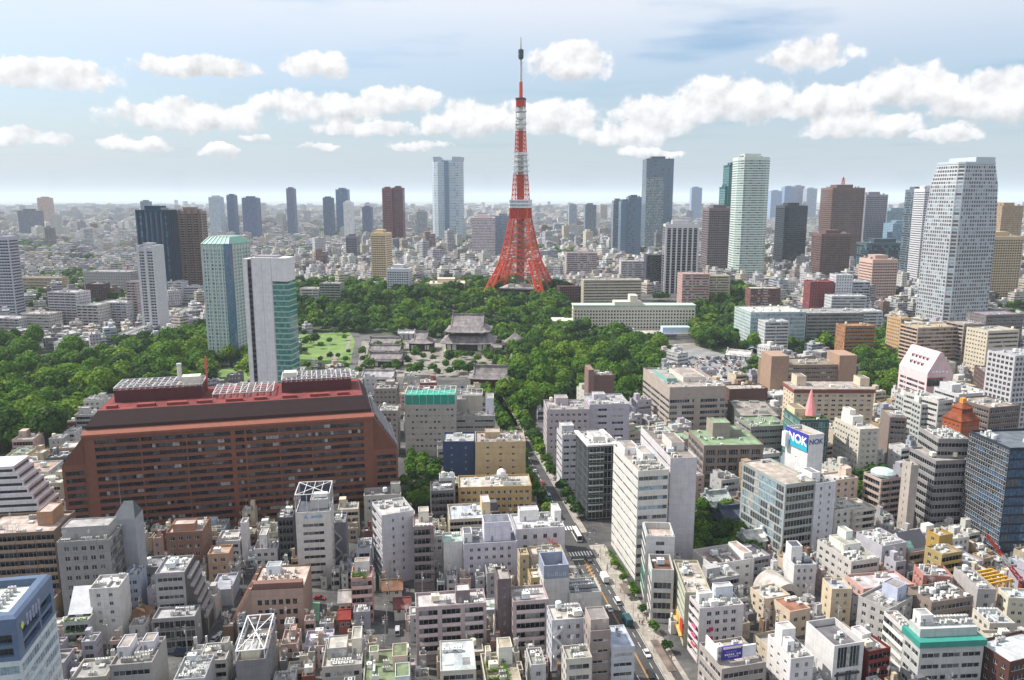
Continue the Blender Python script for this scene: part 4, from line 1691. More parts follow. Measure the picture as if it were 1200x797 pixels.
r_, w_, d_, H_, rg_ = hi_rise('tall slate glass skyscraper with darker core and notched top', (790, 186), 758, 1950, 60, 0, 'R', G(95, 105, 118), ('pane_blue2', 'pane_mid'), 4.4, 0.6, 4, 0.6, 0.6)
mb = MB()
mb.box(-w_ * .5, w_ * .16, -d_ / 2 - 2.5, -d_ / 2 - .3, 0, H_ * .80)
mb.build('lower_glass_front', 'pat_curtain', r_, G(150, 168, 172))
r_, w_, d_, H_, rg_ = hi_rise('blue-grey stepped glass tower beside the slate skyscraper', (752, 231), 737, 1650, 40, 0, 'R', G(95, 112, 130), ('pane_blue2', 'pane_mid'), 4, 0.6, 4, 0.6, 0.6)
hi_rise('lower shoulder tower fused to the blue-grey stepped glass tower', (739, 236), 728, 1655, 36, 0, 'R', G(105, 125, 142), ('pane_blue2', 'pane_mid'), 4, 0.6, 4, 0.6, 0.6)
r_, w_, d_, H_, rg_ = hi_rise('white framed hotel tower with dark vertical window strips beyond the long hotel', (820, 263), 780, 1060, 26, R(-4), 'R', G(196, 194, 200), ('pane_black', 'pane_dark'), 3.4, 0.86, 3.5, 1.6, 0.0)
mb = MB()
for i in range(7):
 x = -w_ / 2 + 1.6 + (w_ - 3.2) * i / 6
 mb.box(x - 1.1, x + 1.1, -d_ / 2 - 0.8, -d_ / 2 - 0.1, 0, H_)
mb.box(-w_ / 2, w_ / 2, -d_ / 2 - 1.0, -d_ / 2 - .05, H_ - 5, H_ + .5)
mb.build('pier', 'wall', r_, G(204, 202, 206))
hi_rise('dark teal glass skyscraper half hidden by the white-banded tower', (870, 193), 855, 1420, 40, 0, 'R', G(25, 80, 85), ('pane_green', 'pane_blue'), 4.2, 0.7, 4, 0.5, 0.4)
hi_rise('lower teal shoulder of the dark teal skyscraper', (858, 219), 850, 1425, 40, 0, 'R', G(30, 85, 90), ('pane_green', 'pane_blue'), 4.2, 0.7, 4, 0.5, 0.4)
plr = [(-1, -.6), (-.7, -1), (.7, -1), (1, -.6), (1, .6), (.7, 1), (-.7, 1), (-1, .6)]
hi_rise('rounded white-banded residential tower in front of the dark teal skyscraper', (905, 184), 867, 1200, 46, 0, 'R', G(200, 208, 202), ('pane_green2', 'pane_mid', 'pane_dark'), 3.6, 0.45, 4, 0.4, 0.3, plan=plr)
hi_rise('brown-grey office tower at the foot of the white-banded tower', (862, 244), 831, 1330, 44, 0, 'R', G(122, 108, 110), ('pane_dark', 'pane_mid'), 3.8, 0.5, 3.5, 1, 0.8)
hi_rise('charcoal tower standing apart between the white-banded and big brown towers', (947, 241), 920, 1480, 50, 0, 'R', G(62, 68, 78), ('pane_black', 'pane_dark'), 3.8, 0.5, 3.5, 1, 0.6)
r_, w_, d_, H_, rg_ = hi_rise('big brown gridded tower with red mast on its roof', (1014, 220), 976, 1480, 56, 0, 'R', G(118, 92, 84), ('pane_dark', 'pane_mid'), 3.8, 0.5, 3.6, 1.2, 1.0)
mb = MB()
for sx_, sy_ in C4:
 mb.bar((sx_ * 2.4, sy_ * 2.4, H_ + 4), (sx_ * .6, sy_ * .6, H_ + 20), 0.5)
for z in (8, 12, 16):
 mb.box(-4, 4, -.5, .5, H_ + z, H_ + z + .8)
mb.build('mast', 'steel', r_, (0.5, 0.05, 0.03))
hi_rise('lower brown gridded block stepping down in front of the big brown tower', (998, 274), 963, 1260, 40, 0, 'R', G(112, 86, 82), ('pane_dark', 'pane_mid'), 3.6, 0.5, 3.4, 1.2, 1.0)
hi_rise('grey ribbed slab with pale edge behind the big brown tower', (1041, 228), 1015, 1570, 40, 0, 'R', G(150, 148, 158), ('pane_dark', 'pane_mid'), 4, 0.55, 2.8, 2.0, 1.0)
hi_rise('long dark glass block with flat roof before the ribbed slab', (1068, 285), 1016, 1290, 40, 0, 'R', G(70, 88, 98), ('pane_dark', 'pane_blue2', 'pane_green'), 4, 0.7, 4, 0.6, 0.4)
r_, w_, d_, H_, rg_ = hi_rise('white tower with balcony stripes half behind the tall white-grid skyscraper', (1100, 221), 1084, 1150, 30, 0, 'R', G(205, 205, 210), ('pane_dark', 'pane_mid'), 3.3, 0.45, 3.2, 0.8, 0.6)
hi_rise('dark glazed tower edge beside the white balcony striped tower', (1084, 222), 1073, 1180, 30, 0, 'R', G(100, 112, 122), ('pane_dark', 'pane_blue2'), 3.5, 0.6, 3.2, 0.4, 0.4)
hi_rise('beige apartment tower with vertical balcony columns beside the tall white-grid skyscraper', (1200, 277), 1159, 1000, 34, R(5), 'R', G(196, 176, 144), ('pane_dark', 'pane_mid'), 3.2, 0.55, 3.2, 1, 1.1)
hi_rise('pink-beige office block standing before the flat dark glass block', (1053, 304), 1023, 1010, 34, R(4), 'R', G(198, 168, 156), ('pane_dark', 'pane_mid'), 3.4, 0.4, 3.0, 1, 0.8)

# tall tapering tower with a white grid
YA = 863
ax_, _, az_ = at_y(1129, 187, YA)
r_ = thing('skyscraper', 'tall faceted skyscraper with white window grid and chamfered crown', 'building', (ax_ + 17, YA + 26, gz(YA)), R(14))
H_ = az_ - gz(YA)


def facet(wa, da, ch):
 return [(-wa + ch, -da), (wa - ch * .4, -da), (wa, -da + ch * .4), (wa, da - ch), (wa - ch, da), (-wa + ch, da), (-wa, da - ch), (-wa, -da + ch)]


lv = [(0, facet(29, 25, 5)), (H_ * 0.62, facet(28.6, 24.6, 5)), (H_ * 0.86, facet(26.5, 22.8, 5)), (H_ - 2, facet(22.5, 19.6, 5))]
mb = MB()
for (za, pa), (zb, pb) in zip(lv[:-1], lv[1:]):
 mb.prism(pa, za, zb, 0, 1, pb)
mb.build('wall', ('plain', 'roofing'), r_, G(186, 187, 190))


def lerp_plan(z):
 for (za, pa), (zb, pb) in zip(lv[:-1], lv[1:]):
  if z <= zb:
   f = (z - za) / (zb - za)
   return [(a[0] + (b[0] - a[0]) * f, a[1] + (b[1] - a[1]) * f) for a, b in zip(pa, pb)]
 return lv[-1][1]


rg_ = random.Random(5)
nfl = 44
for i in range(nfl):
 z = 3 + (H_ - 8) * i / nfl
 st = (H_ - 8) / nfl
 mb = band_mesh(lerp_plan(z + 1), st * 0.64, ('pane_mid', 'pane_sky', 'pane_mid', 'pane_sky2'), 3.1, 0.5, rg_, 0.14, 1.0)
 mb.build('window_band', ('pane_mid', 'pane_sky', 'pane_mid', 'pane_sky2', 'plain'), r_, G(190, 190, 194), (0, 0, z))
mb = MB()
mb.prism(facet(23.4, 20.5, 5), H_ - 4.6, H_ - 2.4)
mb.prism([(-4, -19), (21.5, -19), (21.5, 19), (-4, 19)], H_ - 2, H_ + 3.0)
mb.build('crown', 'plain', r_, G(180, 190, 200))
mb = MB()
mb.box(27, 33, -14, 20, 0, H_ * .82)
mb.build('glass_wing', 'pat_curtain', r_, G(120, 145, 165))
TAKEN.append((ax_ + 17, YA + 26, 36, 30, R(14)))
NAMED.append((r_['label'], (ax_ + 6, YA, H_), r_))
PU = lambda **k: dict(k, t='punch')
RB = lambda **k: dict(k, t='ribbon')
BA = lambda **k: dict(k, t='balcony')
CU = lambda **k: dict(k, t='curtain')
BL = {'t': 'blank'}
PAT = {'t': 'pat'}

# ------------------------------------------------------------------ the long brick office slab
YB = 325
bx0, _, bz = at_y(97, 510, YB)
bx1, by1 = at_z(437, 487.5, bz)
BTH = math.atan2(by1 - YB, bx1 - bx0)
BL_ = math.hypot(bx1 - bx0, by1 - YB)
BRICK = G(120, 75, 60)
r_ = thing('office_building', 'huge red brick office slab with ribbon windows and dark red roof', 'building', (bx0, YB, 0), BTH)
D_ = 44.0
wl, wr = 9.8, 11.3
zl, zr_ = 35.0, 31.5
H_ = bz
fl = 3.42
nf = 13
z00 = H_ - 2.6 - nf * fl
mb = MB()
# middle: deep ribbon openings in five bays; end piers; sloped shoulders
fc = (0, 0, 1, 0, 0, -1, BL_)
bays = [(4.2, 22.5), (23.0, 41.5), (42.0, 60.5), (62.5, 66.5), (67.3, 81.5), (82.0, 96.0), (96.5, BL_ - 4.6)]
rows = [(z00 + i * fl + 1.35, z00 + i * fl + 3.30) for i in range(nf)]
holed(mb, fc, 0, H_, bays, rows, 0.9)
mb.quad((0, 0, 0), (0, 0, H_), (0, D_, H_), (0, D_, 0))
mb.quad((BL_, D_, 0), (BL_, D_, H_), (BL_, 0, H_), (BL_, 0, 0))
mb.quad((BL_, D_, 0), (0, D_, 0), (0, D_, H_), (BL_, D_, H_), 0)
mb.build('wall', 'wall', r_, BRICK)
rg_ = random.Random(3)
for (za, zb) in rows:
 for (xa, xb) in bays:
  n_ = int((xb - xa) / 1.45)
  put_window(r_, fc, xa, xb, za, zb, 0.9, n_, 'std' if rg_.random() < 0.55 else 'dark', rg_, 'frame_dark')
for s, wg, zt in ((-1, wl, zl), (1, wr, zr_)):
 xo = 0 if s < 0 else BL_
 mb = MB()
 xe = xo + s * wg
 f = lambda x, z, y: (x, y, z)
 x_, y0, y1 = (xe, 0.6, D_ - 1) if s < 0 else (xo, 0.6, D_ - 1)
 xA, xB = min(xo, xe), max(xo, xe)
 zA, zB = (zt, H_ - 0.6) if s < 0 else (H_ - 0.6, zt)
 wf = (xA, 0.6, 1, 0, 0, -1, xB - xA)
 rws = [q_ for q_ in rows if q_[1] < zt - 0.6]
 holed(mb, wf, 0, zt, [(1.2, wg - 1.0)], rws, 0.6)
 mb.quad((xA, 0.6, zt), (xB, 0.6, zt), (xB, 0.6, zB), (xA, 0.6, zA))
 mb.quad((xA, 0.6, zA), (xB, 0.6, zB), (xB, D_ - 1, zB), (xA, D_ - 1, zA))
 if s < 0:
  mb.quad((xA, D_ - 1, 0), (xA, 0.6, 0), (xA, 0.6, zA), (xA, D_ - 1, zA))
 else:
  mb.quad((xB, 0.6, 0), (xB, D_ - 1, 0), (xB, D_ - 1, zB), (xB, 0.6, zB))
 mb.quad((xB, D_ - 1, 0), (xA, D_ - 1, 0), (xA, D_ - 1, max(zA, zB) - 13), (xB, D_ - 1, max(zA, zB) - 13))
 o = mb.build('end_wing', 'wall', r_, BRICK)
 for (za, zb) in rws:
  put_window(o, wf, 1.2, wg - 1.0, za, zb, 0.6, 6, 'dark', rg_, 'frame_dark')
 if s > 0:
  q = MB()
  for k in range(7):
   y = 5 + k * 5
   q.bar((xA + .8, y, zA + 1.0), (xB - .3, y, zB + 1.2), 0.35, 0, 6)
  for k in range(5):
   fz = k / 4
   q.bar((xA + (xB - xA) * fz, 4, zA + (zB - zA) * fz + 1.0), (xA + (xB - xA) * fz, D_ - 4, zA + (zB - zA) * fz + 1.0), 0.3, 0, 6)
  q.build('pipe', 'metal', r_, (0.30, 0.30, 0.33))
# ledge, dark band, mansard
mb = MB()
mb.quad((-0.6, -0.7, H_), (BL_ + .6, -0.7, H_), (BL_ + .6, 2.4, H_ + 1.5), (-.6, 2.4, H_ + 1.5))
mb.quad((-0.6, -0.7, H_ - 1.1), (BL_ + .6, -0.7, H_ - 1.1), (BL_ + .6, -0.7, H_), (-.6, -0.7, H_))
mb.quad((-0.6, 0.02, H_ - 1.1), (BL_ + .6, 0.02, H_ - 1.1), (BL_ + .6, -0.7, H_ - 1.1), (-.6, -0.7, H_ - 1.1))
mb.build('cornice', 'wall', r_, G(150, 90, 72))
M0, M1 = H_ + 1.5, H_ + 8.8
mb = MB()
o1 = [(0.5, 2.4), (BL_ - .5, 2.4), (BL_ - .5, D_), (0.5, D_)]
o2 = [(5.0, 6.5), (BL_ - 4, 6.5), (BL_ - 4, D_ - 2), (5.0, D_ - 2)]
mb.prism(o1, H_ + .4, M0 + 1.5, 0, 0)
mb.prism(o1, M0 + 1.5, M1, 0, 1, o2)
mb.build('mansard', ('wall', 'roofing'), r_, G(54, 33, 35))
mb = MB()
mb.quad((5.2, 6.7, M1 + .02), (BL_ - 4.2, 6.7, M1 + .02), (BL_ - 4.2, D_ - 2.2, M1 + .02), (5.2, D_ - 2.2, M1 + .02))
mb.build('roof', 'roofing', r_, G(128, 56, 54))
for k in range(9):
 q = MB()
 x = 8 + k * 12.6
 q.box(x, x + rg_.uniform(4, 9), 9, 10.2 + rg_.uniform(0, 2), M1 + .03, M1 + 1.3)
 q.build('roof_kerb', 'wall', r_, G(128, 60, 58))


def lattice_roof(name, x0, x1, y0, y1, z, nx, ny, col, h=1.6):
 q = MB()
 for i in range(nx + 1):
  x = x0 + (x1 - x0) * i / nx
  q.box(x - .18, x + .18, y0, y1, z + h - .35, z + h)
  q.box(x - .12, x + .12, y0 - .02, y0 + .25, z + .01, z + h - .35)
 for j in range(ny + 1):
  y = y0 + (y1 - y0) * j / ny
  q.box(x0, x1, y - .18, y + .18, z + h - .32, z + h + .03)
 for i in range(nx):
  a, b = x0 + (x1 - x0) * i / nx, x0 + (x1 - x0) * (i + 1) / nx
  if i % 2 == 0:
   q.bar((a, y0, z + h - .1), (b, y1, z + h - .1), .15)
 return q.build(name, 'metal', r_, col)


for nm_, x0, x1, y0, y1, hh in (('plant_room', 9, 47, 20, 38, 5.6), ('plant_room', 83, 116, 20, 38, 5.2)):
 q = MB()
 q.box(x0, x1, y0, y1, M1 + .03, M1 + hh)
 q.build(nm_, 'wall', r_, G(84, 44, 48))
 lattice_roof('roof_lattice', x0, x1, y0, y1, M1 + hh, 14, 5, (0.55, 0.55, 0.56), 1.3)
 for k in range(10):
  g_ = rg_.uniform(.35, .6)
  link('air_conditioner', ac_mesh(1), r_, (g_, g_, g_), (x0 + 3 + k * (x1 - x0 - 6) / 9, (y0 + y1) / 2 + rg_.choice((-5, 0, 5)), M1 + hh))
lattice_roof('roof_lattice', 52, 79, 16, 36, M1 + .03, 9, 5, (0.55, 0.55, 0.56), 2.4)
q = MB()
q.box(38, 46, 22, 28, M1 + 5.6, M1 + 10)
q.build('cooling_tower', 'plain', r_, (0.62, 0.60, 0.52))
q = MB()
q.box(84, 90, 24, 30, M1 + 6.5, M1 + 9)
q.build('cooling_tower', 'plain', r_, (0.66, 0.63, 0.55))
q = MB()
q.bar((36, 30, M1 + 7), (36, 30, M1 + 14), 1.0, 0, 8)
q.bar((36, 30, M1 + 14), (36, 30, M1 + 15), 1.2, 0, 8)
q.build('chimney', 'metal', r_, (0.55, 0.55, 0.56))
q = MB()
q.bar((47.5, 34, M1), (47.5, 34, M1 + 17), 0.5)
q.box(46.9, 48.1, 33.4, 34.6, M1 + 11, M1 + 14, 1)
q.build('lightning_rod', ('steel', 'plain'), r_, (0.55, 0.10, 0.08))
cxb, cyb = bx0 + math.cos(BTH) * BL_ / 2 - math.sin(BTH) * D_ / 2, YB + math.sin(BTH) * BL_ / 2 + math.cos(BTH) * D_ / 2
TAKEN.append((cxb, cyb, BL_ / 2 + 12, D_ / 2 + 1, BTH))
NAMED.append((r_['label'], (cxb, cyb, 58), r_))


# ------------------------------------------------------------------ temple halls
def ring(w_, d_, z, lift):
 a, b = w_ / 2, d_ / 2
 pts = []
 for i, (p, q) in enumerate((((-a, -b), (a, -b)), ((a, -b), (a, b)), ((a, b), (-a, b)), ((-a, b), (-a, -b)))):
  for f in (0, .12, .3, .5, .7, .88):
   k = abs(f - .5) * 2
   pts.append((p[0] + (q[0] - p[0]) * f, p[1] + (q[1] - p[1]) * f, z + lift * k ** 4))
 return pts


def skin(mb, r0, r1, m=0):
 n = len(r0)
 for i in range(n):
  j = (i + 1) % n
  mb.quad(r0[i], r0[j], r1[j], r1[i], m)


def tiled_roof(root, w_, d_, z0, z1, rw, rd, lift=1.0, name='roof', col=(.28, .26, .28), steps=6, gable=None):
 """sagging tiled roof from the eaves (w, d) up to a ridge outline (rw, rd); gable: height of a gabled upper part"""
 mb = MB()
 prev = ring(w_, d_, z0 - 0.5, lift)
 e = ring(w_, d_, z0, lift)
 skin(mb, prev, e)
 under = ring(w_ * .8, d_ * .72, z0 - 0.4, 0)
 skin(mb, under, prev)
 prev = e
 for i in range(1, steps + 1):
  f = i / steps
  cur = ring(w_ + (rw - w_) * f, d_ + (rd - d_) * f, z0 + (z1 - z0) * f ** 1.45, lift * (1 - f) ** 2)
  skin(mb, prev, cur)
  prev = cur
 if gable:
  a, b = rw / 2, rd / 2
  pz_ = z1
  pb = b
  for i in range(1, 5):
   f = i / 4
   nb_, nz = b * (1 - f), z1 + gable * f ** 1.25
   mb.quad((-a, -pb, pz_), (a, -pb, pz_), (a, -nb_, nz), (-a, -nb_, nz))
   mb.quad((a, pb, pz_), (-a, pb, pz_), (-a, nb_, nz), (a, nb_, nz))
   for s in (-1, 1):
    q = [(s * (a - .4), -pb, pz_), (s * (a - .4), pb, pz_), (s * (a - .4), nb_, nz), (s * (a - .4), -nb_, nz)]
    mb.quad(*(q if s > 0 else q[::-1]), 1)
   pb, pz_ = nb_, nz
  mb.box(-a - .3, a + .3, -.55, .55, z1 + gable - .2, z1 + gable + 1.3)
  for s in (-1, 1):
   mb.box(s * a - .5, s * a + .5, -b * .98, b * .98, z1 + .1, z1 + .5)
   for k in range(4):
    f0 = k / 4
    mb.bar((s * a, -b * (1 - f0), z1 + gable * f0 ** 1.25 + .3), (s * a, -b * (1 - f0 - .25), z1 + gable * (f0 + .25) ** 1.25 + .3), .6)
    mb.bar((s * a, b * (1 - f0), z1 + gable * f0 ** 1.25 + .3), (s * a, b * (1 - f0 - .25), z1 + gable * (f0 + .25) ** 1.25 + .3), .6)
   mb.box(s * a - .6, s * a + .6, -.9, .9, z1 + gable, z1 + gable + 2.4)
 else:
  mb.poly(prev)
 return mb.build(name, ('roofing', 'wall'), root, col)


WOOD = (0.045, 0.032, 0.03)
TILE = G(142, 134, 136)


def posts(root, w_, d_, z0, z1, n, col=WOOD, r=0.35):
 mb = MB()
 for i in range(n + 1):
  x = -w_ / 2 + w_ * i / n
  for y in (-d_ / 2, d_ / 2):
   mb.box(x - r, x + r, y - r, y + r, z0, z1)
 return mb.build('column_row', 'plain', root, col)


# main hall with a two-tier roof
hx, hy = at_z(548, 416, 0)
h_ = thing('temple_hall', 'great temple hall with two-tiered grey tiled roof and stone steps', 'temple', (hx, hy + 20, 0), R(-4))
mb = MB()
mb.box(-23, 23, -17, 17, 0, 2.6)
mb.box(-9, 9, -25, -17.003, 0, 1.2)
for i in range(6):
 mb.box(-8, 8, -24 + i * 1.15, -17.01, 1.2 + i * 0.24, 1.44 + i * .24)
mb.build('stone_base', 'wall', h_, G(205, 195, 180))
mb = MB()
mb.box(-20, 20, -14, 14, 2.6, 11.5)
o = mb.build('wall', 'wall', h_, WOOD)
for xx in (-17.5, -12.5, 12.5, 17.5):
 q = MB()
 q.box(xx - 1.9, xx + 1.9, -14.25, -14.01, 3.4, 9.0)
 q.build('white_panel', 'wall', o, G(215, 212, 208))
posts(h_, 40.6, 28.6, 2.6, 11, 8)
tiled_roof(h_, 54, 42, 10.8, 17.0, 38, 25, 1.2, 'lower_roof', TILE)
mb = MB()
mb.box(-17.5, 17.5, -11, 11, 16, 22.5)
o = mb.build('upper_wall', 'wall', h_, WOOD)
q = MB()
for i in range(14):
 x = -17 + 34 * i / 13
 q.box(x - .25, x + .25, -11.25, -11.01, 16.5, 22)
q.box(-18.4, 18.4, -12.4, -11.9, 17.6, 18.6)
q.build('veranda_rail', 'plain', o, (0.08, 0.055, 0.05))
for xx in (-14, 14):
 q = MB()
 q.box(xx - 1.8, xx + 1.8, -11.3, -11.02, 19.2, 21)
 q.build('white_panel', 'wall', o, G(205, 203, 200))
tiled_roof(h_, 45, 37, 21.6, 26.6, 31, 24.5, 1.3, 'upper_roof', TILE, gable=9.6)
TAKEN.append((hx, hy + 20, 28, 26, 0))
NAMED.append((h_['label'], (hx, hy + 20, 30), h_))


def hall(label, u0, u1, vb, d_, eave, rise, gable=None, th=0.0, ridge=.55, rd=.45, tile=TILE, wall=WOOD, name='temple_hall', lift=.7, over=1.22, panel=True, z0=0):
 x0, y0 = at_z((u0 + u1) / 2, vb, z0)
 zc = y0 * math.cos(PIT) + CAM_H * math.sin(PIT)
 w_ = (u1 - u0) * zc / FPX
 r = thing(name, label, 'temple', (x0, y0 + d_ / 2, z0), th)
 bw, bd = w_ / over, d_ / over
 mb = MB()
 mb.box(-bw / 2, bw / 2, -bd / 2, bd / 2, 0, eave)
 o = mb.build('wall', 'wall', r, wall)
 posts(r, bw + .5, bd + .5, 0, eave - .2, max(3, int(bw / 4)))
 if panel:
  for s in (-1, 1):
   q = MB()
   q.box(s * bw * .33 - bw * .1, s * bw * .33 + bw * .1, -bd / 2 - .2, -bd / 2 - .01, eave * .2, eave * .75)
   q.build('white_panel', 'wall', o, G(200, 198, 194))
 tiled_roof(r, w_, d_, eave, eave + rise, w_ * ridge, d_ * rd if gable else max(.8, d_ * .03), lift, 'roof', tile, gable=gable)
 if not gable:
  q = MB()
  q.lathe(0, 0, [(.9, eave + rise - .3), (.6, eave + rise + 1), (.8, eave + rise + 1.6), (.1, eave + rise + 3.2)], 8)
  q.build('finial', 'plain', r, (.2, .19, .17))
 TAKEN.append((x0, y0 + d_ / 2, w_ / 2, d_ / 2, th))
 NAMED.append((label, (x0, y0 + d_ / 2, eave + rise), r))
 return r


hall('square temple pavilion with pointed pyramid roof beside the great hall', 587, 621, 413, 26, 7, 11, None, R(-4), .02)
for i, (a, b, v, lb) in enumerate(((431, 472, 431, 'front range of the triple-roofed temple hall near the lawn'), (431, 470, 421, 'middle range of the triple-roofed temple hall near the lawn'), (432, 470, 411.5, 'rear range of the triple-roofed temple hall near the lawn'))):
 hall(lb, a, b, v, 15.5, 6, 2, 3.6, R(-4), .95, .86, lift=.3, over=1.15)
hall('small temple hall with steep gabled roof between the triple-roofed hall and great hall', 478, 508, 412, 24, 8, 4, 5.5, R(-4), .5, .6)
hall('little hipped shrine roof behind the small gabled temple hall', 491, 508, 394, 14, 5, 6, None, R(-4), .1)
hall('white-walled temple annexe with flat pale eaves near the lawn', 466, 486, 398, 12, 6, 1.2, 1.0, 0, .95, .9, G(200, 198, 200), G(190, 185, 180))
hall('long grey-roofed temple lodge just behind the brick office slab', 424, 462, 462, 16, 12, 1.5, 3.2, R(-4), .97, .9, G(170, 166, 170), (0.10, .085, .08), lift=.2, over=1.12)
hall('dark red temple gate with heavy grey roof half hidden by the net-covered roof block', 548, 602, 464, 16, 13, 3, 5.5, R(-4), .72, .6, TILE, G(92, 36, 32))
hall('small lodge with brown hipped roof before the triple-roofed hall', 436, 456, 446, 14, 4, 5, None, R(-4), .3, .1, G(120, 105, 100))

# ------------------------------------------------------------------ the long cream hotel and what lies round it
hi_rise('long cream hotel slab with rows of narrow windows among the trees', (672, 359), 815, 862, 18, R(0.5), 'L', G(208, 202, 186), ('pane_dark', 'pane_mid'), 3.6, 0.52, 3.3, 1.0, 1.5, name='hotel_building', z0=0, mech=False, roofcol=G(150, 165, 155), mat='wall')
hr = NAMED[-1][2]
hw = TAKEN[-1][2]
mb = MB()
hh_ = NAMED[-1][1][2]
mb.box(-hw - .8, hw + .8, -10, 10, hh_ + .01, hh_ + 1.3)
mb.build('cornice', 'plain', hr, G(172, 190, 176))
mb = MB()
mb.box(-hw + .12 * 2 * hw + 47, -hw + 72, -8, 8, hh_ + 1.31, hh_ + 12)
mb.build('lift_tower', 'wall', hr, G(214, 206, 190))
mb = MB()
mb.box(-hw + 46, -hw + 77, -9, 9, hh_ + 1.31, hh_ + 5)
mb.build('penthouse', 'wall', hr, G(206, 200, 184))
hi_rise('low white annexe at the end of the long cream hotel', (647, 376), 675, 866, 26, 0, 'L', G(222, 218, 212), ('pane_dark',), 4, .3, 5, 2, 1, z0=0, mech=False)
hi_rise('hotel podium with pale blue roofs and dark canopy before the long cream hotel', (718, 391), 812, 826, 20, R(1), 'L', G(190, 182, 172), ('pane_dark', 'pane_mid'), 4, .5, 3, 1, 1.0, z0=0, mech=False)
pr_ = NAMED[-1][2]
pw_ = TAKEN[-1][2]
ph_ = NAMED[-1][1][2]
for x0, x1, y0, y1, hq, cq in ((-pw_ + 4, -pw_ + 24, -4, 6, 4, G(180, 200, 215)), (pw_ - 32, pw_ - 2, -6, 6, 6, G(176, 198, 216))):
 q = MB()
 q.box(x0, x1, y0, y1, ph_ + .01, ph_ + hq)
 q.build('roof_pavilion', 'plain', pr_, cq)
q = MB()
q.box(-pw_ + 12, pw_ - 18, -15, -10.3, 4.2, 5.0, bottom=True)
for x in range(int(-pw_ + 14), int(pw_ - 18), 9):
 q.box(x - .2, x + .2, -14.5, -14.1, 0, 4.2)
q.build('canopy', 'plain', pr_, G(40, 62, 110))
# swimming pool in the hotel garden
pp = gpoly([(671, 404), (696, 403), (696, 408), (671, 409)])
sheet('swimming_pool', pp, 0.4, 'pane_sky2', (1, 1, 1))
q = MB()
q.prism([(a, b) for a, b in gpoly([(671, 404.6), (696, 403.6), (696, 407), (671, 408)])][::1], 0.5, 2.2)
tag(q.build('pool_cover', 'plain', None, G(80, 165, 195)), 'long turquoise cover over the hotel garden pool', 'pool cover')

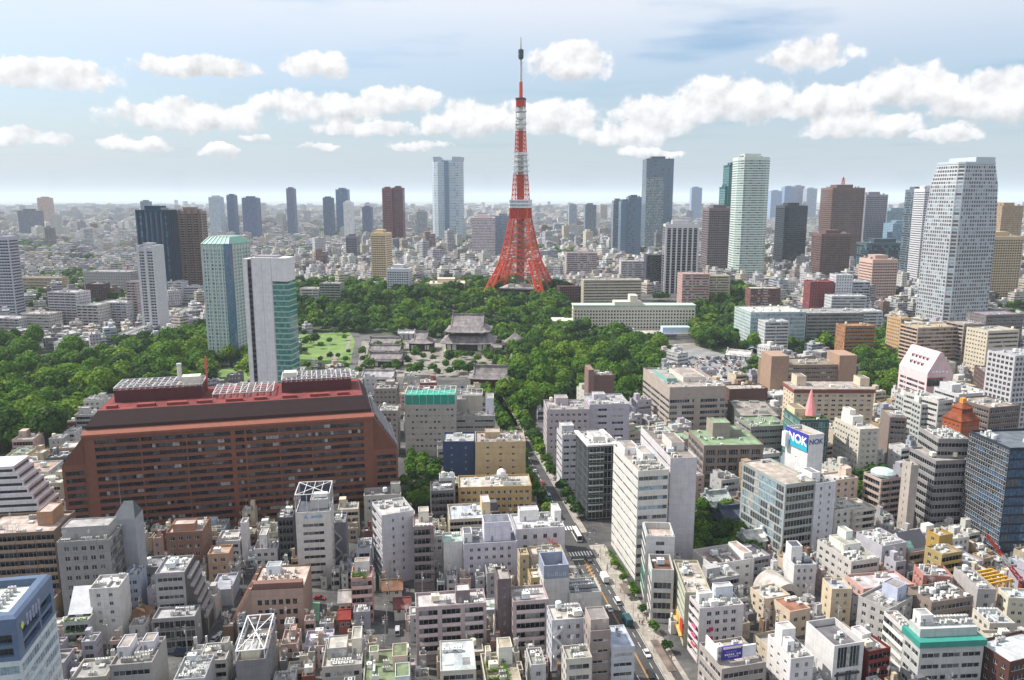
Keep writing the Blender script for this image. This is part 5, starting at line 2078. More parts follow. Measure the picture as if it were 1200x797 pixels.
M_ = [
 # label, near, far_u, Y, side, back/d/th, colours, F, S
 ('low pink office block at the foot of the white framed hotel tower', (800, 321), 832, 960, 'L', dict(d=30, th=0), G(205, 165, 160), G(190, 165, 160), RB(), PAT, 4),
 ('beige low block beside the green sports ground', (830, 323), 856, 980, 'L', dict(d=22, th=0), G(205, 195, 165), G(190, 180, 150), RB(), PAT, 3),
 ('brown school hall with pale hipped roof beside the green sports ground', (880, 338), 915, 930, 'L', dict(d=22, th=0), G(130, 80, 70), G(205, 200, 190), RB(), PAT, 2),
 ('wide glass-fronted white office complex with light flat roofs across the trees', (880, 366), 945, 765, 'L', dict(d=46, th=R(4)), G(190, 205, 205), G(214, 212, 206), CU(k='sky', fl=4), PAT, 10),
 ('long dark banded office block joined to the glass-fronted complex', (946, 367), 1013, 770, 'L', dict(d=38, th=R(3)), G(150, 148, 152), G(165, 165, 165), RB(fl=3.6, wh=2.0, k='dark'), PAT, 8),
 ('white stepped annexe with blue windows before the glass-fronted complex', (897, 377), 925, 735, 'L', dict(d=18, th=R(4)), G(205, 206, 208), G(190, 200, 205), RB(), PAT, 4),
 ('orange-brown stepped block on the edge of the trees', (991, 382), 1026, 700, 'L', dict(d=18, th=R(4)), G(172, 118, 72), G(170, 130, 95), RB(k='dark'), PAT, 4),
 ('slim white stepped tower of mixed blocks beyond the banded block', (980, 322), 1000, 880, 'L', dict(d=18, th=0), G(214, 214, 220), G(200, 200, 204), PU(), PAT, 2),
 ('white rounded block beside the slim white stepped tower', (1000, 330), 1020, 890, 'L', dict(d=18, th=0), G(210, 212, 218), G(200, 200, 204), BA(), PAT, 2),
 ('white low block in front of the slim white stepped tower', (975, 347), 1016, 850, 'L', dict(d=20, th=0), G(206, 208, 212), G(200, 200, 204), RB(), PAT, 3),
 ('dark red low block with a red fence wall among white blocks', (950, 330), 978, 880, 'L', dict(d=20, th=0), G(140, 55, 58), G(150, 80, 80), PU(), PAT, 2),
 ('white stepped office slab with lower blue-shaded wing', (1010, 365), 1035, 800, 'L', dict(d=25, th=R(4)), G(214, 214, 216), G(205, 205, 205), RB(), PAT, 3),
 ('pink-beige apartment row with balconies at the foot of the tall faceted skyscraper', (1076, 384), 1126, 640, 'L', dict(d=22, th=R(10)), G(206, 180, 160), G(190, 175, 150), BA(), BA(), 6),
 ('grey apartment block joined behind the pink-beige row', (1130, 380), 1155, 640, 'L', dict(d=20, th=R(12)), G(175, 160, 155), G(170, 165, 160), BA(), BA(), 4),
 ('cream sloped-roof block near the picture edge below the skyscraper', (1158, 388), 1195, 610, 'L', dict(d=22, th=R(12)), G(214, 202, 180), G(190, 185, 175), RB(), PU(), 5),
 ('narrow orange-tan block before the balcony row', (1056, 373), 1068, 690, 'L', dict(d=20, th=R(8)), G(200, 165, 125), G(190, 165, 140), RB(), PU(), 2),
 ('white narrow block pressed between the tan block and balcony row', (1068, 378), 1078, 680, 'L', dict(d=20, th=R(8)), G(214, 214, 212), G(205, 205, 200), RB(), PU(), 2),
 ('temple-like hall with broad grey roofs at the picture edge', (1156, 369), 1200, 720, 'L', dict(d=26, th=R(8)), G(130, 120, 120), G(150, 142, 150), RB(k='dark'), PAT, 0),
 ('brown block with white framed windows by the trees at the edge', (1164, 444), 1186, 560, 'L', dict(back=(1142, 428)), G(104, 78, 74), G(150, 140, 140), PU(sp=3.4, ww=1.6, wh=1.6, k='std'), PU(sp=3.4, ww=1.6, wh=1.6), 6),
 ('tall white chequer-fronted block cut by the picture edge', (1190, 417), 1240, 470, 'L', dict(d=20, th=R(16)), G(205, 202, 206), G(180, 180, 185), PU(sp=2.9, ww=2.0, wh=2.0, k='dark'), PU(sp=2.9, ww=2.0, wh=2.0, k='dark'), 4),
 ('long low beige school block in the far town at the picture edge', (17, 325), 70, 1080, 'L', dict(d=20, th=R(-4)), G(200, 180, 155), G(180, 165, 150), RB(fl=3.8), PAT, 3),
 ('long pale grey institute before the slim white apartment tower', (97, 318), 152, 1060, 'L', dict(d=30, th=R(-6)), G(190, 184, 184), G(176, 170, 170), PU(fl=3.8, sp=3.6), PAT, 5),
 ('big lavender-white apartment block beyond the wood at the picture edge', (55, 342), 88, 860, 'L', dict(d=24, th=R(-10)), G(206, 200, 208), G(190, 186, 190), BA(fl=3.1), PAT, 4),
 ('white balconied apartment block beside the big lavender-white block', (89, 357), 114, 850, 'L', dict(d=22, th=R(-8)), G(214, 208, 206), G(190, 200, 190), BA(fl=3.1), PAT, 4),
 ('white stepped apartment block at the foot of the slim white tower', (116, 354), 147, 870, 'L', dict(d=22, th=R(-8)), G(204, 200, 206), G(196, 194, 196), BA(fl=3.1), PAT, 4),
 ('pinkish narrow apartment block hugging the slim white tower', (147, 330), 159, 880, 'L', dict(d=20, th=R(-8)), G(196, 176, 176), G(180, 170, 170), BA(fl=3.1), PAT, 2),
 ('dark red-brown block in the far town beside the pale grey institute', (100, 333), 119, 980, 'L', dict(d=20, th=0), G(92, 58, 62), G(150, 140, 140), PU(), PAT, 2),
 ('white low apartment row nearest the wood at the picture edge', (24, 367), 57, 835, 'L', dict(d=20, th=R(-10)), G(214, 208, 204), G(196, 190, 188), BA(fl=3.1), PAT, 4),
 ('pale cut-off apartment block at the very edge beyond the wood', (-20, 372), 22, 830, 'L', dict(d=20, th=R(-10)), G(205, 200, 205), G(190, 186, 188), BA(fl=3.1), PAT, 3),
 ('white block beside the elevated expressway', (196, 330), 213, 1000, 'L', dict(d=20, th=0), G(206, 202, 206), G(190, 186, 188), RB(), PAT, 3),
 ('second white block beside the elevated expressway, before the hotel tower', (214, 336), 233, 990, 'L', dict(d=20, th=0), G(196, 196, 204), G(184, 184, 190), RB(), PAT, 3),
 ('grey-green balconied block beyond the lawn', (374, 332), 398, 960, 'L', dict(d=20, th=R(-4)), G(168, 170, 160), G(180, 176, 170), BA(fl=3.1, k='dark'), PAT, 3),
 ('white block joined to the grey-green balconied block', (351, 338), 373, 965, 'L', dict(d=20, th=R(-4)), G(206, 200, 198), G(190, 186, 184), RB(), PAT, 3),
 ('brown block between the white gridded block and blank cream hall', (483, 332), 503, 1060, 'L', dict(d=20, th=0), G(150, 130, 118), G(170, 160, 150), RB(), PAT, 2),
 ('long beige hotel with window rows behind the long cream hotel', (684, 328), 752, 960, 'L', dict(d=22, th=R(3)), G(206, 194, 172), G(190, 184, 172), RB(fl=3.5, wh=1.7, k='dark'), PAT, 5),
 ('dark maroon hall at the foot of the lattice tower', (656, 336), 682, 985, 'L', dict(d=24, th=R(8)), G(84, 44, 48), G(92, 58, 58), PU(k='dark'), PAT, 2),
 ('white stepped office behind the long beige hotel', (728, 306), 757, 1180, 'L', dict(d=24, th=0), G(210, 206, 210), G(196, 192, 194), RB(), PAT, 3),
 ('dark navy block beside the white framed hotel tower', (758, 299), 779, 1130, 'L', dict(d=24, th=0), G(46, 52, 74), G(96, 98, 108), CU(k='black'), PAT, 2),
 ('pinkish office slab beyond the lattice tower base', (664, 296), 700, 1250, 'L', dict(d=24, th=0), G(196, 178, 180), G(180, 170, 170), RB(), PAT, 3),
]
for lb, nr, fu, Y, sd, kw, c, rc, F_, S_, n_ in M_:
 bld(lb, nr, fu, Y, sd, col=c, roof=rc, F=F_, S=S_, n=n_, z0=gz(Y), **kw)

# ------------------------------------------------------------------ middle distance, hand placed
bld('brown-tan hotel block with twin square pylons behind the cream hotel', (904, 428), 1002, 560, 'L', d=26, th=R(3), col=G(150, 126, 108), roof=G(150, 140, 130), F=RB(nb=5, wh=1.4, k='std'), S=BL, n=12, name='hotel_building')
rr = NAMED[-1][2]
ww_, dd_, hh_ = TAKEN[-1][2], TAKEN[-1][3], NAMED[-1][1][2]
for s in (-1, 1):
 q = MB()
 q.box(s * (ww_ - 6) - 6.6, s * (ww_ - 6) + 6.6, -dd_ - 1.2, dd_ * .5, 0, hh_ + 7)
 q.build('pylon', 'wall', rr, G(156, 130, 112))
bld('cream hotel with red-brown attic band and rows of paired windows', (931, 456), 1025, 478, 'L', back=(918, 447), d=20, col=G(222, 204, 180), roof=G(150, 140, 138), F=PU(sp=4.6, ww=2.4, wh=1.3, fl=3.0, nm=1, top=3.0), S=PU(sp=4.6, ww=1.6, wh=1.3, fl=3.0, top=3.0), n=8, name='hotel_building',
 pent=((-.72, .3, .12, .5, 7), (.9, .2, .12, .5, 6)))
rr = NAMED[-1][2]
ww_, dd_, hh_ = TAKEN[-1][2], TAKEN[-1][3], NAMED[-1][1][2]
q = MB()
q.prism(plan_rect(2 * ww_ + 1.2, 2 * dd_ + 1.2), hh_ - 2.4, hh_ - .4, 0, 0)
q.build('attic_band', 'wall', rr, G(128, 72, 62))
q = MB()
q.prism(plan_rect(2 * ww_ + .8, 2 * dd_ + .8), hh_ - .38, hh_ + .1, 0, 0)
q.build('roof_edge', 'roofing', rr, G(165, 155, 150))
bld('small brown tower with tall end slab in front of the central trees', (692, 440), 720, 500, 'L', d=14, th=R(4), col=G(122, 96, 88), roof=G(140, 120, 110), F=BL, S=PU(), n=5)
rr = NAMED[-1][2]
q = MB()
q.box(-TAKEN[-1][2] - 1.5, -TAKEN[-1][2] + 2.2, -8, 8, 0, NAMED[-1][1][2] + 4)
q.build('end_slab', 'wall', rr, G(130, 104, 98))
bld('large pinkish-grey office block with chamfered roof and banded balconies', (785, 454), 851, 480, 'L', back=(754, 431), col=G(186, 172, 162), roof=G(176, 166, 160), F=RB(fl=3.7, wh=2.2, k='std', top=7.5, nb=2, gap=4, m=.4), S=RB(fl=3.7, wh=2.0, k='dark', top=7.5, m=.3, nb=3, gap=1.2), n=16, ph=1.2,
 pent=((-.62, .1, .18, .5, 2.4, G(120, 170, 165)), (.2, .1, .4, .5, 3.0, G(205, 198, 190))))
bld('lavender office block with punched windows, taller wing behind', (641, 480), 691, 425, 'L', back=(637, 468), d=22, col=G(196, 184, 188), roof=G(170, 165, 165), F=PU(sp=3.2, ww=1.7, wh=1.4, fl=3.6), S=PU(sp=2.6, ww=1.4, wh=1.5, fl=3.6), n=14, low=8,
 pent=((-.2, .5, .3, .4, 4),))
bld('pale lilac wing with broad window band beside the lavender block', (691, 474), 738, 432, 'L', d=24, th=R(4), col=G(200, 194, 206), roof=G(190, 188, 190), F=RB(fl=4.0, wh=1.5, nb=2, gap=3, m=3.5), S=BL, n=12, low=8, pent=((-.3, .4, .3, .3, 3),))
bld('slim white block with grey window bands in front of the lavender block', (659, 510), 677, 384, 'L', back=(654, 503), d=14, col=G(205, 203, 208), roof=G(200, 200, 200), F=RB(fl=3.4, wh=1.3, nb=2), S=RB(fl=3.4, wh=1.3), n=4, low=5, pent=((0, .2, .8, .5, 4),))
bld('black glass tower with white roof slab beside the main street', (690, 522), 722, 345, 'L', back=(673, 503), d=22, col=(0.03, 0.033, 0.04), roof=G(205, 202, 198), F=CU(k='black', fl=3.9, sp=1.6, sp_h=.7, m=.25), S=CU(k='black', fl=3.9, sp=1.0, sp_h=.6, m=.25), n=7,
 pent=((.1, .1, .5, .5, 2.2, G(205, 204, 202)), (.7, -.4, .2, .3, 2.6, G(214, 212, 208))), cap=G(205, 200, 200))
rr = NAMED[-1][2]
ww_, dd_, hh_ = TAKEN[-1][2], TAKEN[-1][3], NAMED[-1][1][2]
q = MB()
q.box(-ww_ - .9, ww_ + .9, -dd_ - .9, -dd_ + 1.2, hh_ - .5, hh_ + .35, bottom=True)
q.box(-ww_ - .9, -ww_ + 1.2, -dd_ + 1.2, dd_ + .9, hh_ - .5, hh_ + .35, bottom=True)
q.box(ww_ - 1.2, ww_ + .9, -dd_ + 1.2, dd_ + .9, hh_ - .5, hh_ + .35, bottom=True)
q.build('roof_slab', 'wall', rr, G(210, 205, 205))
q = MB()
for i in range(12):
 y = -dd_ + 2 * dd_ * (i + .5) / 12
 q.box(-ww_ - .5, -ww_ - .13, y - .12, y + .12, 1, hh_ - 1)
q.build('fin', 'metal', rr, G(120, 125, 130))
for i in range(11):
 q = MB()
 q.box(-ww_ * .95, ww_ * .1, -dd_ - .55, -dd_ - .14, 4.6 + i * 3.2, 5.1 + i * 3.2, bottom=True)
 q.build('balcony', 'metal', rr, G(170, 185, 185))
bld('green-roofed dark office block with concrete frame and twin roof tanks', (825, 522), 895, 384, 'L', back=(807, 503), col=G(150, 135, 128), roof=G(140, 165, 130), F=PU(sp=5.4, ww=4.6, wh=3.0, fl=4.2, k='dark', nm=3, top=2.2, rec=.6), S=PU(sp=5.4, ww=4.6, wh=3.0, fl=4.2, k='dark', nm=3, top=2.2), n=4, ph=.5,
 pent=((-.35, .35, .1, .4, 8, G(150, 142, 132)), (-.05, .3, .2, .35, 8, G(150, 142, 132)), (.3, .4, .3, .3, 3.5, G(140, 132, 126))), low=4)
bld('long brown roofed block behind the green-roofed office', (855, 456), 900, 525, 'L', d=14, th=R(6), col=G(112, 82, 76), roof=G(190, 180, 172), F=BL, S=PU(), n=4)
bld('dark green-grey workshop with cluttered roof between the pinkish-grey and green-roofed blocks', (868, 487), 915, 462, 'L', back=(853, 468), col=G(98, 104, 96), roof=G(160, 152, 145), F=RB(fl=3.6), S=BL, n=12)
bld('low flat office with green roof strip beside the green-roofed block', (880, 500), 925, 430, 'L', d=22, th=R(8), col=G(150, 148, 145), roof=G(140, 160, 130), F=RB(fl=3.5, k='dark'), S=RB(), n=8)
bld('teal glass block topped by a roof garden and a folded pink parasol', (938, 492), 972, 404, 'L', back=(919, 478), d=24, col=G(60, 100, 98), roof=G(150, 140, 120), F=CU(k='green', fl=3.8), S=CU(k='green', fl=3.8), n=3, low=6, pent=((-.7, .3, .4, .5, 4, G(205, 192, 160)),))
rr = NAMED[-1][2]
hh_ = NAMED[-1][1][2]
q = MB()
q.lathe(1.2, -2, [(3.6, hh_), (2.9, hh_ + 3), (1.7, hh_ + 8), (.9, hh_ + 12), (.2, hh_ + 14.5)], 8)
tag(q.build('parasol', 'plain', rr, G(235, 150, 150)))
for k in range(5):
 link('planter', planter_mesh(), rr, (.4, .36, .3), (-4 + k * 2.6, -7.5, hh_ - .9))
bld('white office block with dotted square windows and stepped roof box', (1008, 503), 1031, 400, 'L', back=(977, 488), d=24, col=G(218, 210, 198), roof=G(200, 195, 190), F=PU(sp=3.2, ww=1.5, wh=1.4, fl=3.4), S=PU(sp=2.6, ww=1.3, wh=1.3, fl=3.4), n=4, low=5,
 pent=((-.1, .3, .55, .45, 4.5, G(222, 216, 208)), (-.2, .5, .3, .3, 7, G(222, 216, 208))))
bld('grey-brown slab with dark windows behind the small cream houses', (1043, 489), 1063, 416, 'L', back=(1032, 477), d=20, col=G(140, 125, 118), roof=G(160, 150, 145), F=RB(fl=3.3, k='dark'), S=BL, n=4, low=4)
bld('white gridded office block with dark green sloping attic', (1080, 474), 1093, 462, 'L', back=(1046, 458), d=30, col=G(190, 196, 194), roof=G(70, 88, 84), F=RB(fl=3.6, k='dark'), S=PU(sp=3.2, ww=2.3, wh=1.9, fl=3.6, k='dark'), n=3, pent=((0, 0, .8, .7, 4, G(214, 214, 212)),))
bld('white terraced offices with roof stair beside the gridded office block', (1100, 470), 1117, 455, 'L', d=26, th=R(20), col=G(214, 212, 208), roof=G(200, 198, 196), F=RB(fl=3.4), S=RB(fl=3.4), n=9)
bld('white low office block with ribbon windows under the brown block', (1124, 462), 1160, 505, 'L', d=22, th=R(14), col=G(214, 214, 218), roof=G(214, 212, 208), F=RB(fl=3.6), S=RB(fl=3.6), n=8, pent=((-.6, .2, .3, .5, 5),))
bld('low dark-roofed block with plant beside the orange castle-like block', (1160, 478), 1196, 430, 'L', d=24, th=R(16), col=G(120, 105, 100), roof=G(170, 160, 152), F=RB(k='dark'), S=RB(k='dark'), n=12)

# pink building with sloped upper storeys and a gable
rr = thing('office_building', 'pink office building with sloped attic, dormer windows and purple gable', 'building', (0, 0, 0))
p0 = at_y(1087, 438, 535)
bk = at_z(1054, 427, p0[2])
th_ = math.atan2(-(bk[0] - p0[0]), bk[1] - p0[1])
rr.location = (p0[0], p0[1], 0)
rr.rotation_euler = (0, 0, th_)
L_ = math.hypot(bk[0] - p0[0], bk[1] - p0[1])
W_ = abs(along_u(p0[0], p0[1], p0[2], math.cos(th_), math.sin(th_), 1117))
ze = p0[2]
zt = ze + 15
PINK, PINK_SHADED = G(226, 196, 200), G(204, 178, 190)  # second tone: the pink with the shaded gable's purple put into the colour
fcL = (0, L_, 0, -1, -1, 0, L_)
mb = MB()
rws = [(4 + i * 3.7, 6 + i * 3.7) for i in range(int((ze - 6) / 3.7))]
holed(mb, fcL, 0, ze, [(2, L_ * .28), (L_ * .31, L_ * .70), (L_ * .73, L_ - 2)], rws, .2)
wx = W_ * .42
mb.quad((0, L_, ze), (0, 0, ze), (wx, 0, zt), (wx, L_, zt))
mb.quad((wx, L_, zt), (wx, 0, zt), (W_ * .52, 0, zt), (W_ * .52, L_, zt))
mb.quad((W_ * .52, L_, zt), (W_ * .52, 0, zt), (W_, 0, ze), (W_, L_, ze))
mb.quad((W_, 0, 0), (W_, L_, 0), (W_, L_, ze), (W_, 0, ze))
for y, fl_ in ((0, False), (L_, True)):
 P5 = [(0, y, 0), (W_, y, 0), (W_, y, ze), (W_ * .52, y, zt), (wx, y, zt), (0, y, ze)]
 mb.poly(P5[::-1] if fl_ else P5, 1)
mb.build('wall', ('wall', 'wall'), rr, PINK)
for (za, zb) in rws:
 for xa, xb in ((2, L_ * .28), (L_ * .31, L_ * .70), (L_ * .73, L_ - 2)):
  put_window(rr, fcL, xa, xb, za, zb, .2, 6, 'std', random.Random(1))
for row, zf in ((0, .34), (1, .62)):
 for k in range(4 + row):
  y = L_ * (.30 + .13 * k) if row == 0 else L_ * (.24 + .125 * k)
  x = wx * zf
  z = ze + (zt - ze) * zf
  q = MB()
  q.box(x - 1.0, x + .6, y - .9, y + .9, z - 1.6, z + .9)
  o = q.build('dormer', 'wall', rr, PINK_SHADED)
  q = MB()
  q.quad((x - 1.03, y + .75, z - 1.3), (x - 1.03, y - .75, z - 1.3), (x - 1.03, y - .75, z + .6), (x - 1.03, y + .75, z + .6))
  q.build('window', 'pane_black', o)
q = MB()
q.box(-.4, W_ * .7, -.6, -.05, ze - 3.5, ze - 3.0)
q.box(.2, W_ * .6, -.5, -.05, ze - 9, ze - 3.5, 1)
q.build('gable_balcony', ('wall', 'pane_dark'), rr, G(170, 90, 80))
q = MB()
for k, x in enumerate((.22, .34, .46, .60, .74)):
 q.box(W_ * x - .8, W_ * x + .8, -.3, -.06, ze + .4 + (k % 2) * .3, ze + 1.6 + (k % 2) * .3)
q.build('gable_ornament', 'plain', rr, G(235, 232, 232))
TAKEN.append((p0[0] + math.cos(th_) * W_ / 2 - math.sin(th_) * L_ / 2, p0[1] + math.sin(th_) * W_ / 2 + math.cos(th_) * L_ / 2, W_ / 2, L_ / 2, th_))
NAMED.append((rr['label'], (TAKEN[-1][0], TAKEN[-1][1], zt), rr))

# orange castle-like block
q0 = at_y(1120, 486, 412)
rr = thing('shop_building', 'bright orange stepped castle-like block with a small turret', 'building', (q0[0] + 8, q0[1] + 8, 0), R(18))
ORG = G(158, 80, 44)
ho = q0[2]
fcs = faces_of(16, 15)
ho -= 3
mb = MB()
for k in 'FRBL':
 facade(mb, rr, fcs[k], 0, ho, PU(sp=3.2, ww=1.5, fl=3.4, hide=10, k='dark'), random.Random(2), ORG)
mb.build('wall', ('wall', 'wall'), rr, ORG)
mb = MB()
mb.prism(plan_rect(17, 16), ho, ho + .6)
mb.prism(plan_rect(16, 15), ho + .6, ho + 3.8, 0, 0, plan_rect(11, 9.5))
mb.build('lower_roof', 'roofing', rr, G(140, 74, 46))
mb = MB()
mb.box(-4.8, 4.8, -4.2, 4.2, ho + 3.81, ho + 7)
mb.build('upper_storey', 'wall', rr, G(154, 78, 44))
mb = MB()
mb.prism(plan_rect(10.8, 9.6), ho + 7.01, ho + 9.6, 0, 0, plan_rect(4, 3.4))
mb.build('upper_roof', 'roofing', rr, G(138, 72, 44))
mb = MB()
mb.box(-1.6, 1.6, -1.4, 1.4, ho + 9.61, ho + 12.5)
mb.build('turret', 'wall', rr, G(222, 150, 70))
for k in range(4):
 q = MB()
 q.box(-4.0 + k * 2.2, -2.7 + k * 2.2, -4.3, -4.21, ho + 4.6, ho + 6.3)
 q.build('window', 'pane_dark', rr)
TAKEN.append((q0[0] + 8, q0[1] + 8, 8, 7.5, R(18)))
NAMED.append((rr['label'], (q0[0] + 8, q0[1] + 8, ho), rr))

rr.scale = (.82, .82, .95)

# blocks between the brick slab and the central trees
bld('pale grey office block whose roof is wrapped in green netting', (534, 474), 474, 440, 'R', d=20, th=R(2), col=G(192, 186, 178), roof=G(150, 165, 155), F=PU(sp=2.5, ww=1.5, wh=1.4, fl=3.7), S=PU(sp=3), n=0, low=3)
rr = NAMED[-1][2]
ww_, dd_, hh_ = TAKEN[-1][2], TAKEN[-1][3], NAMED[-1][1][2]
truss_frame(rr, 2 * ww_ - .6, 2 * dd_ - .8, hh_ - .8, hh_ + 6.5, (.70, .72, .72), True, .16)
q = MB()
q.quad((-ww_ + .4, -dd_ + .5, hh_ - .4), (ww_ - .4, -dd_ + .5, hh_ - .4), (ww_ - .4, -dd_ + .5, hh_ + 5.6), (-ww_ + .4, -dd_ + .5, hh_ + 5.6))
q.quad((ww_ - .4, -dd_ + .5, hh_ - .4), (ww_ - .4, dd_ - .5, hh_ - .4), (ww_ - .4, dd_ - .5, hh_ + 5.6), (ww_ - .4, -dd_ + .5, hh_ + 5.6))
q.quad((-ww_ + .4, -dd_ + .5, hh_ + 5.7), (ww_ - .4, -dd_ + .5, hh_ + 5.7), (ww_ - .4, 2, hh_ + 5.9), (-ww_ + .4, 2, hh_ + 5.9))
q.build('netting', 'plain', rr, G(40, 150, 130))
bld('grey office wing joined to the net-covered block', (580, 487), 531, 452, 'R', d=22, th=R(2), col=G(176, 172, 168), roof=G(168, 165, 165), F=RB(fl=3.6, wh=1.3, nb=2), S=PU(), n=10, low=3,
 pent=((-.75, .3, .28, .5, 8.5, G(165, 158, 152)), (-.1, .5, .5, .4, 10, G(176, 168, 158)), (.75, .2, .2, .6, 9.5, G(214, 214, 222))))
truss_frame(NAMED[-1][2], 20, 14, NAMED[-1][1][2] + 7, NAMED[-1][1][2] + 11.5, (.75, .75, .76), True, .13, -5, 3)
bld('navy blue block with few small windows', (556, 517), 519, 380, 'R', d=16, th=R(2), col=G(52, 72, 108), roof=G(180, 182, 186), F=PU(sp=7.5, ww=.9, wh=1.1, fl=3.6, k='dark'), S=BL, n=6, low=3)
bld('tan blank-sided block beside the navy blue block', (616, 517), 557, 375, 'R', d=18, th=R(3), col=G(200, 176, 138), roof=G(176, 166, 162), F=PU(sp=6.0, ww=1.4, wh=1.1, fl=3.3, k='dark', m=3), S=PU(), n=12, low=3, pent=((-.3, .3, .3, .4, 3),))
bld('grey flats with small windows behind the end of the brick slab', (465, 455), 438, 470, 'R', d=20, th=R(4), col=G(160, 150, 145), roof=G(176, 168, 165), F=PU(sp=2.8, fl=3.2), S=BA(), n=9, pent=((.3, .2, .4, .4, 3),))
bld('low grey flats beneath the long temple lodge', (466, 481), 442, 440, 'R', d=14, th=R(4), col=G(172, 164, 160), roof=G(190, 186, 184), F=PU(sp=2.6), S=BL, n=6)
# ------------------------------------------------------------------ foreground, hand placed
WHT, OFF, GRY, LAV = G(222, 220, 218), G(214, 206, 192), G(168, 164, 162), G(206, 204, 211)
BEI, TAN, BRN, PNK = G(214, 198, 172), G(196, 172, 138), G(140, 112, 98), G(204, 168, 156)
RFG, RFW, RFB = G(176, 172, 170), G(212, 210, 208), G(172, 158, 148)
T8, T18 = R(8), R(18)
PB = dict(d=12, th=T8)

# -- big blue block at the corner of the picture
u_, _, z_ = at_y(18, 722, 183)
bk = at_z(60, 671, z_)
th_ = math.atan2(-(bk[0] - u_), bk[1] - 183)
d_ = math.hypot(bk[0] - u_, bk[1] - 183)
w_ = 24.0
rr = thing('office_building', 'blue-topped office block with lettered sign at the near corner of the city', 'building', (u_ - w_ / 2 * math.cos(th_) - d_ / 2 * math.sin(th_), 183 - w_ / 2 * math.sin(th_) + d_ / 2 * math.cos(th_), 0), th_)
BLU = G(92, 112, 142)
fcs = faces_of(w_, d_)
rg_ = random.Random(9)
mb = MB()
zb_ = z_ - 12.5
for k in 'FRBL':
 facade(mb, rr, fcs[k], 0, zb_, CU(k='sky', fl=3.9, sp_h=1.5, m=.5, top=.4, fr='frame_white') if k in 'FR' else PAT, rg_, GRY)
mb.build('wall', ('wall', 'pat_ribbon'), rr, G(196, 204, 208))
mb = MB()
for k in 'FRBL':
 L = fcs[k][6]
 if k in 'BL':
  fquad(mb, fcs[k], 0, L, zb_, z_ - .8, 0)
 else:
  holed(mb, fcs[k], zb_, z_ - .8, [(L * .12, L * .56), (L * .60, L * .92)] if k == 'R' else [(1.0, L * .46), (L * .5, L * .94)], [(zb_ + 1.2, zb_ + 3.6), (zb_ + 4.6, zb_ + 7.4)], 1.4)
o_r, i_r = plan_rect(w_, d_), plan_rect(w_ - 1.6, d_ - 1.6)
for k in range(4):
 k2 = (k + 1) % 4
 mb.quad((*o_r[k], z_ - .8), (*o_r[k2], z_ - .8), (*i_r[k2], z_), (*i_r[k], z_))
ii = plan_rect(w_ - 5.4, d_ - 5.4)
for k in range(4):
 k2 = (k + 1) % 4
 mb.quad((*i_r[k], z_), (*i_r[k2], z_), (*ii[k2], z_), (*ii[k], z_), 1)
 mb.quad((*ii[k], z_), (*ii[k2], z_), (*ii[k2], z_ - 2.2), (*ii[k], z_ - 2.2), 1)
mb.build('blue_crown', ('metal', 'wall'), rr, BLU)
for k in 'FR':
 L = fcs[k][6]
 for xa, xb in ([(L * .12, L * .56), (L * .60, L * .92)] if k == 'R' else [(1.0, L * .46), (L * .5, L * .94)]):
  for za, zc_ in ((zb_ + 1.2, zb_ + 3.6), (zb_ + 4.6, zb_ + 7.4)):
   put_window(rr, fcs[k], xa, xb, za, zc_, 1.4, 5, 'black', rg_, 'frame_dark')
mb = MB()
mb.poly([(*p, z_ - 2.2) for p in ii])
mb.build('roof', 'roofing', rr, G(214, 222, 214))
roof_box(rr, -w_ * .22, d_ * .1, z_ - 2.2, 7, 10, 3.2, G(205, 205, 205))
for k in range(7):
 link('air_conditioner', ac_mesh(1), rr, (.6, .6, .6), (4, -d_ / 2 + 5 + k * 2.2, z_ - 2.2))
q = MB()
yy = -d_ / 2 + d_ * .12
q.poly([(w_ / 2 + .12, yy + a, z_ - 4.1 + b) for a, b in ((-1.0, 0), (0, -1.2), (1.0, 0), (0, 1.2))])
q.poly([(w_ / 2 + .16, yy + a, z_ - 4.1 + b) for a, b in ((-.2, 0.3), (.8, 0), (0.5, .8))], 1)
q.build('sign_emblem', ('plain', 'frame_white'), rr, G(210, 220, 60))
# the two rows of sign lettering are too small to read: plain strokes of the same size
for row in range(2):
 q = MB()
 for k in range(5):
  y = yy + 2.6 + k * 1.9
  z = z_ - 3.3 - row * 1.7
  for a, b, c, e in ((0, 1.2, 1.0, 1.2), (0, 1.2, .45, .65), (.15, .35, -.2, 1.0), (.85, 1.05, -.2, 1.0), (0, 1.2, -.25, -.05))[(k + row) % 2:]:
   q.box(w_ / 2 + .03, w_ / 2 + .14, y + a, y + b, z + c - .5, z + e - .5)
 q.build('sign_lettering', 'plain', rr, G(176, 180, 200))
TAKEN.append((rr.location[0], rr.location[1], w_ / 2, d_ / 2, th_))
NAMED.append((rr['label'], (rr.location[0], rr.location[1], z_), rr))

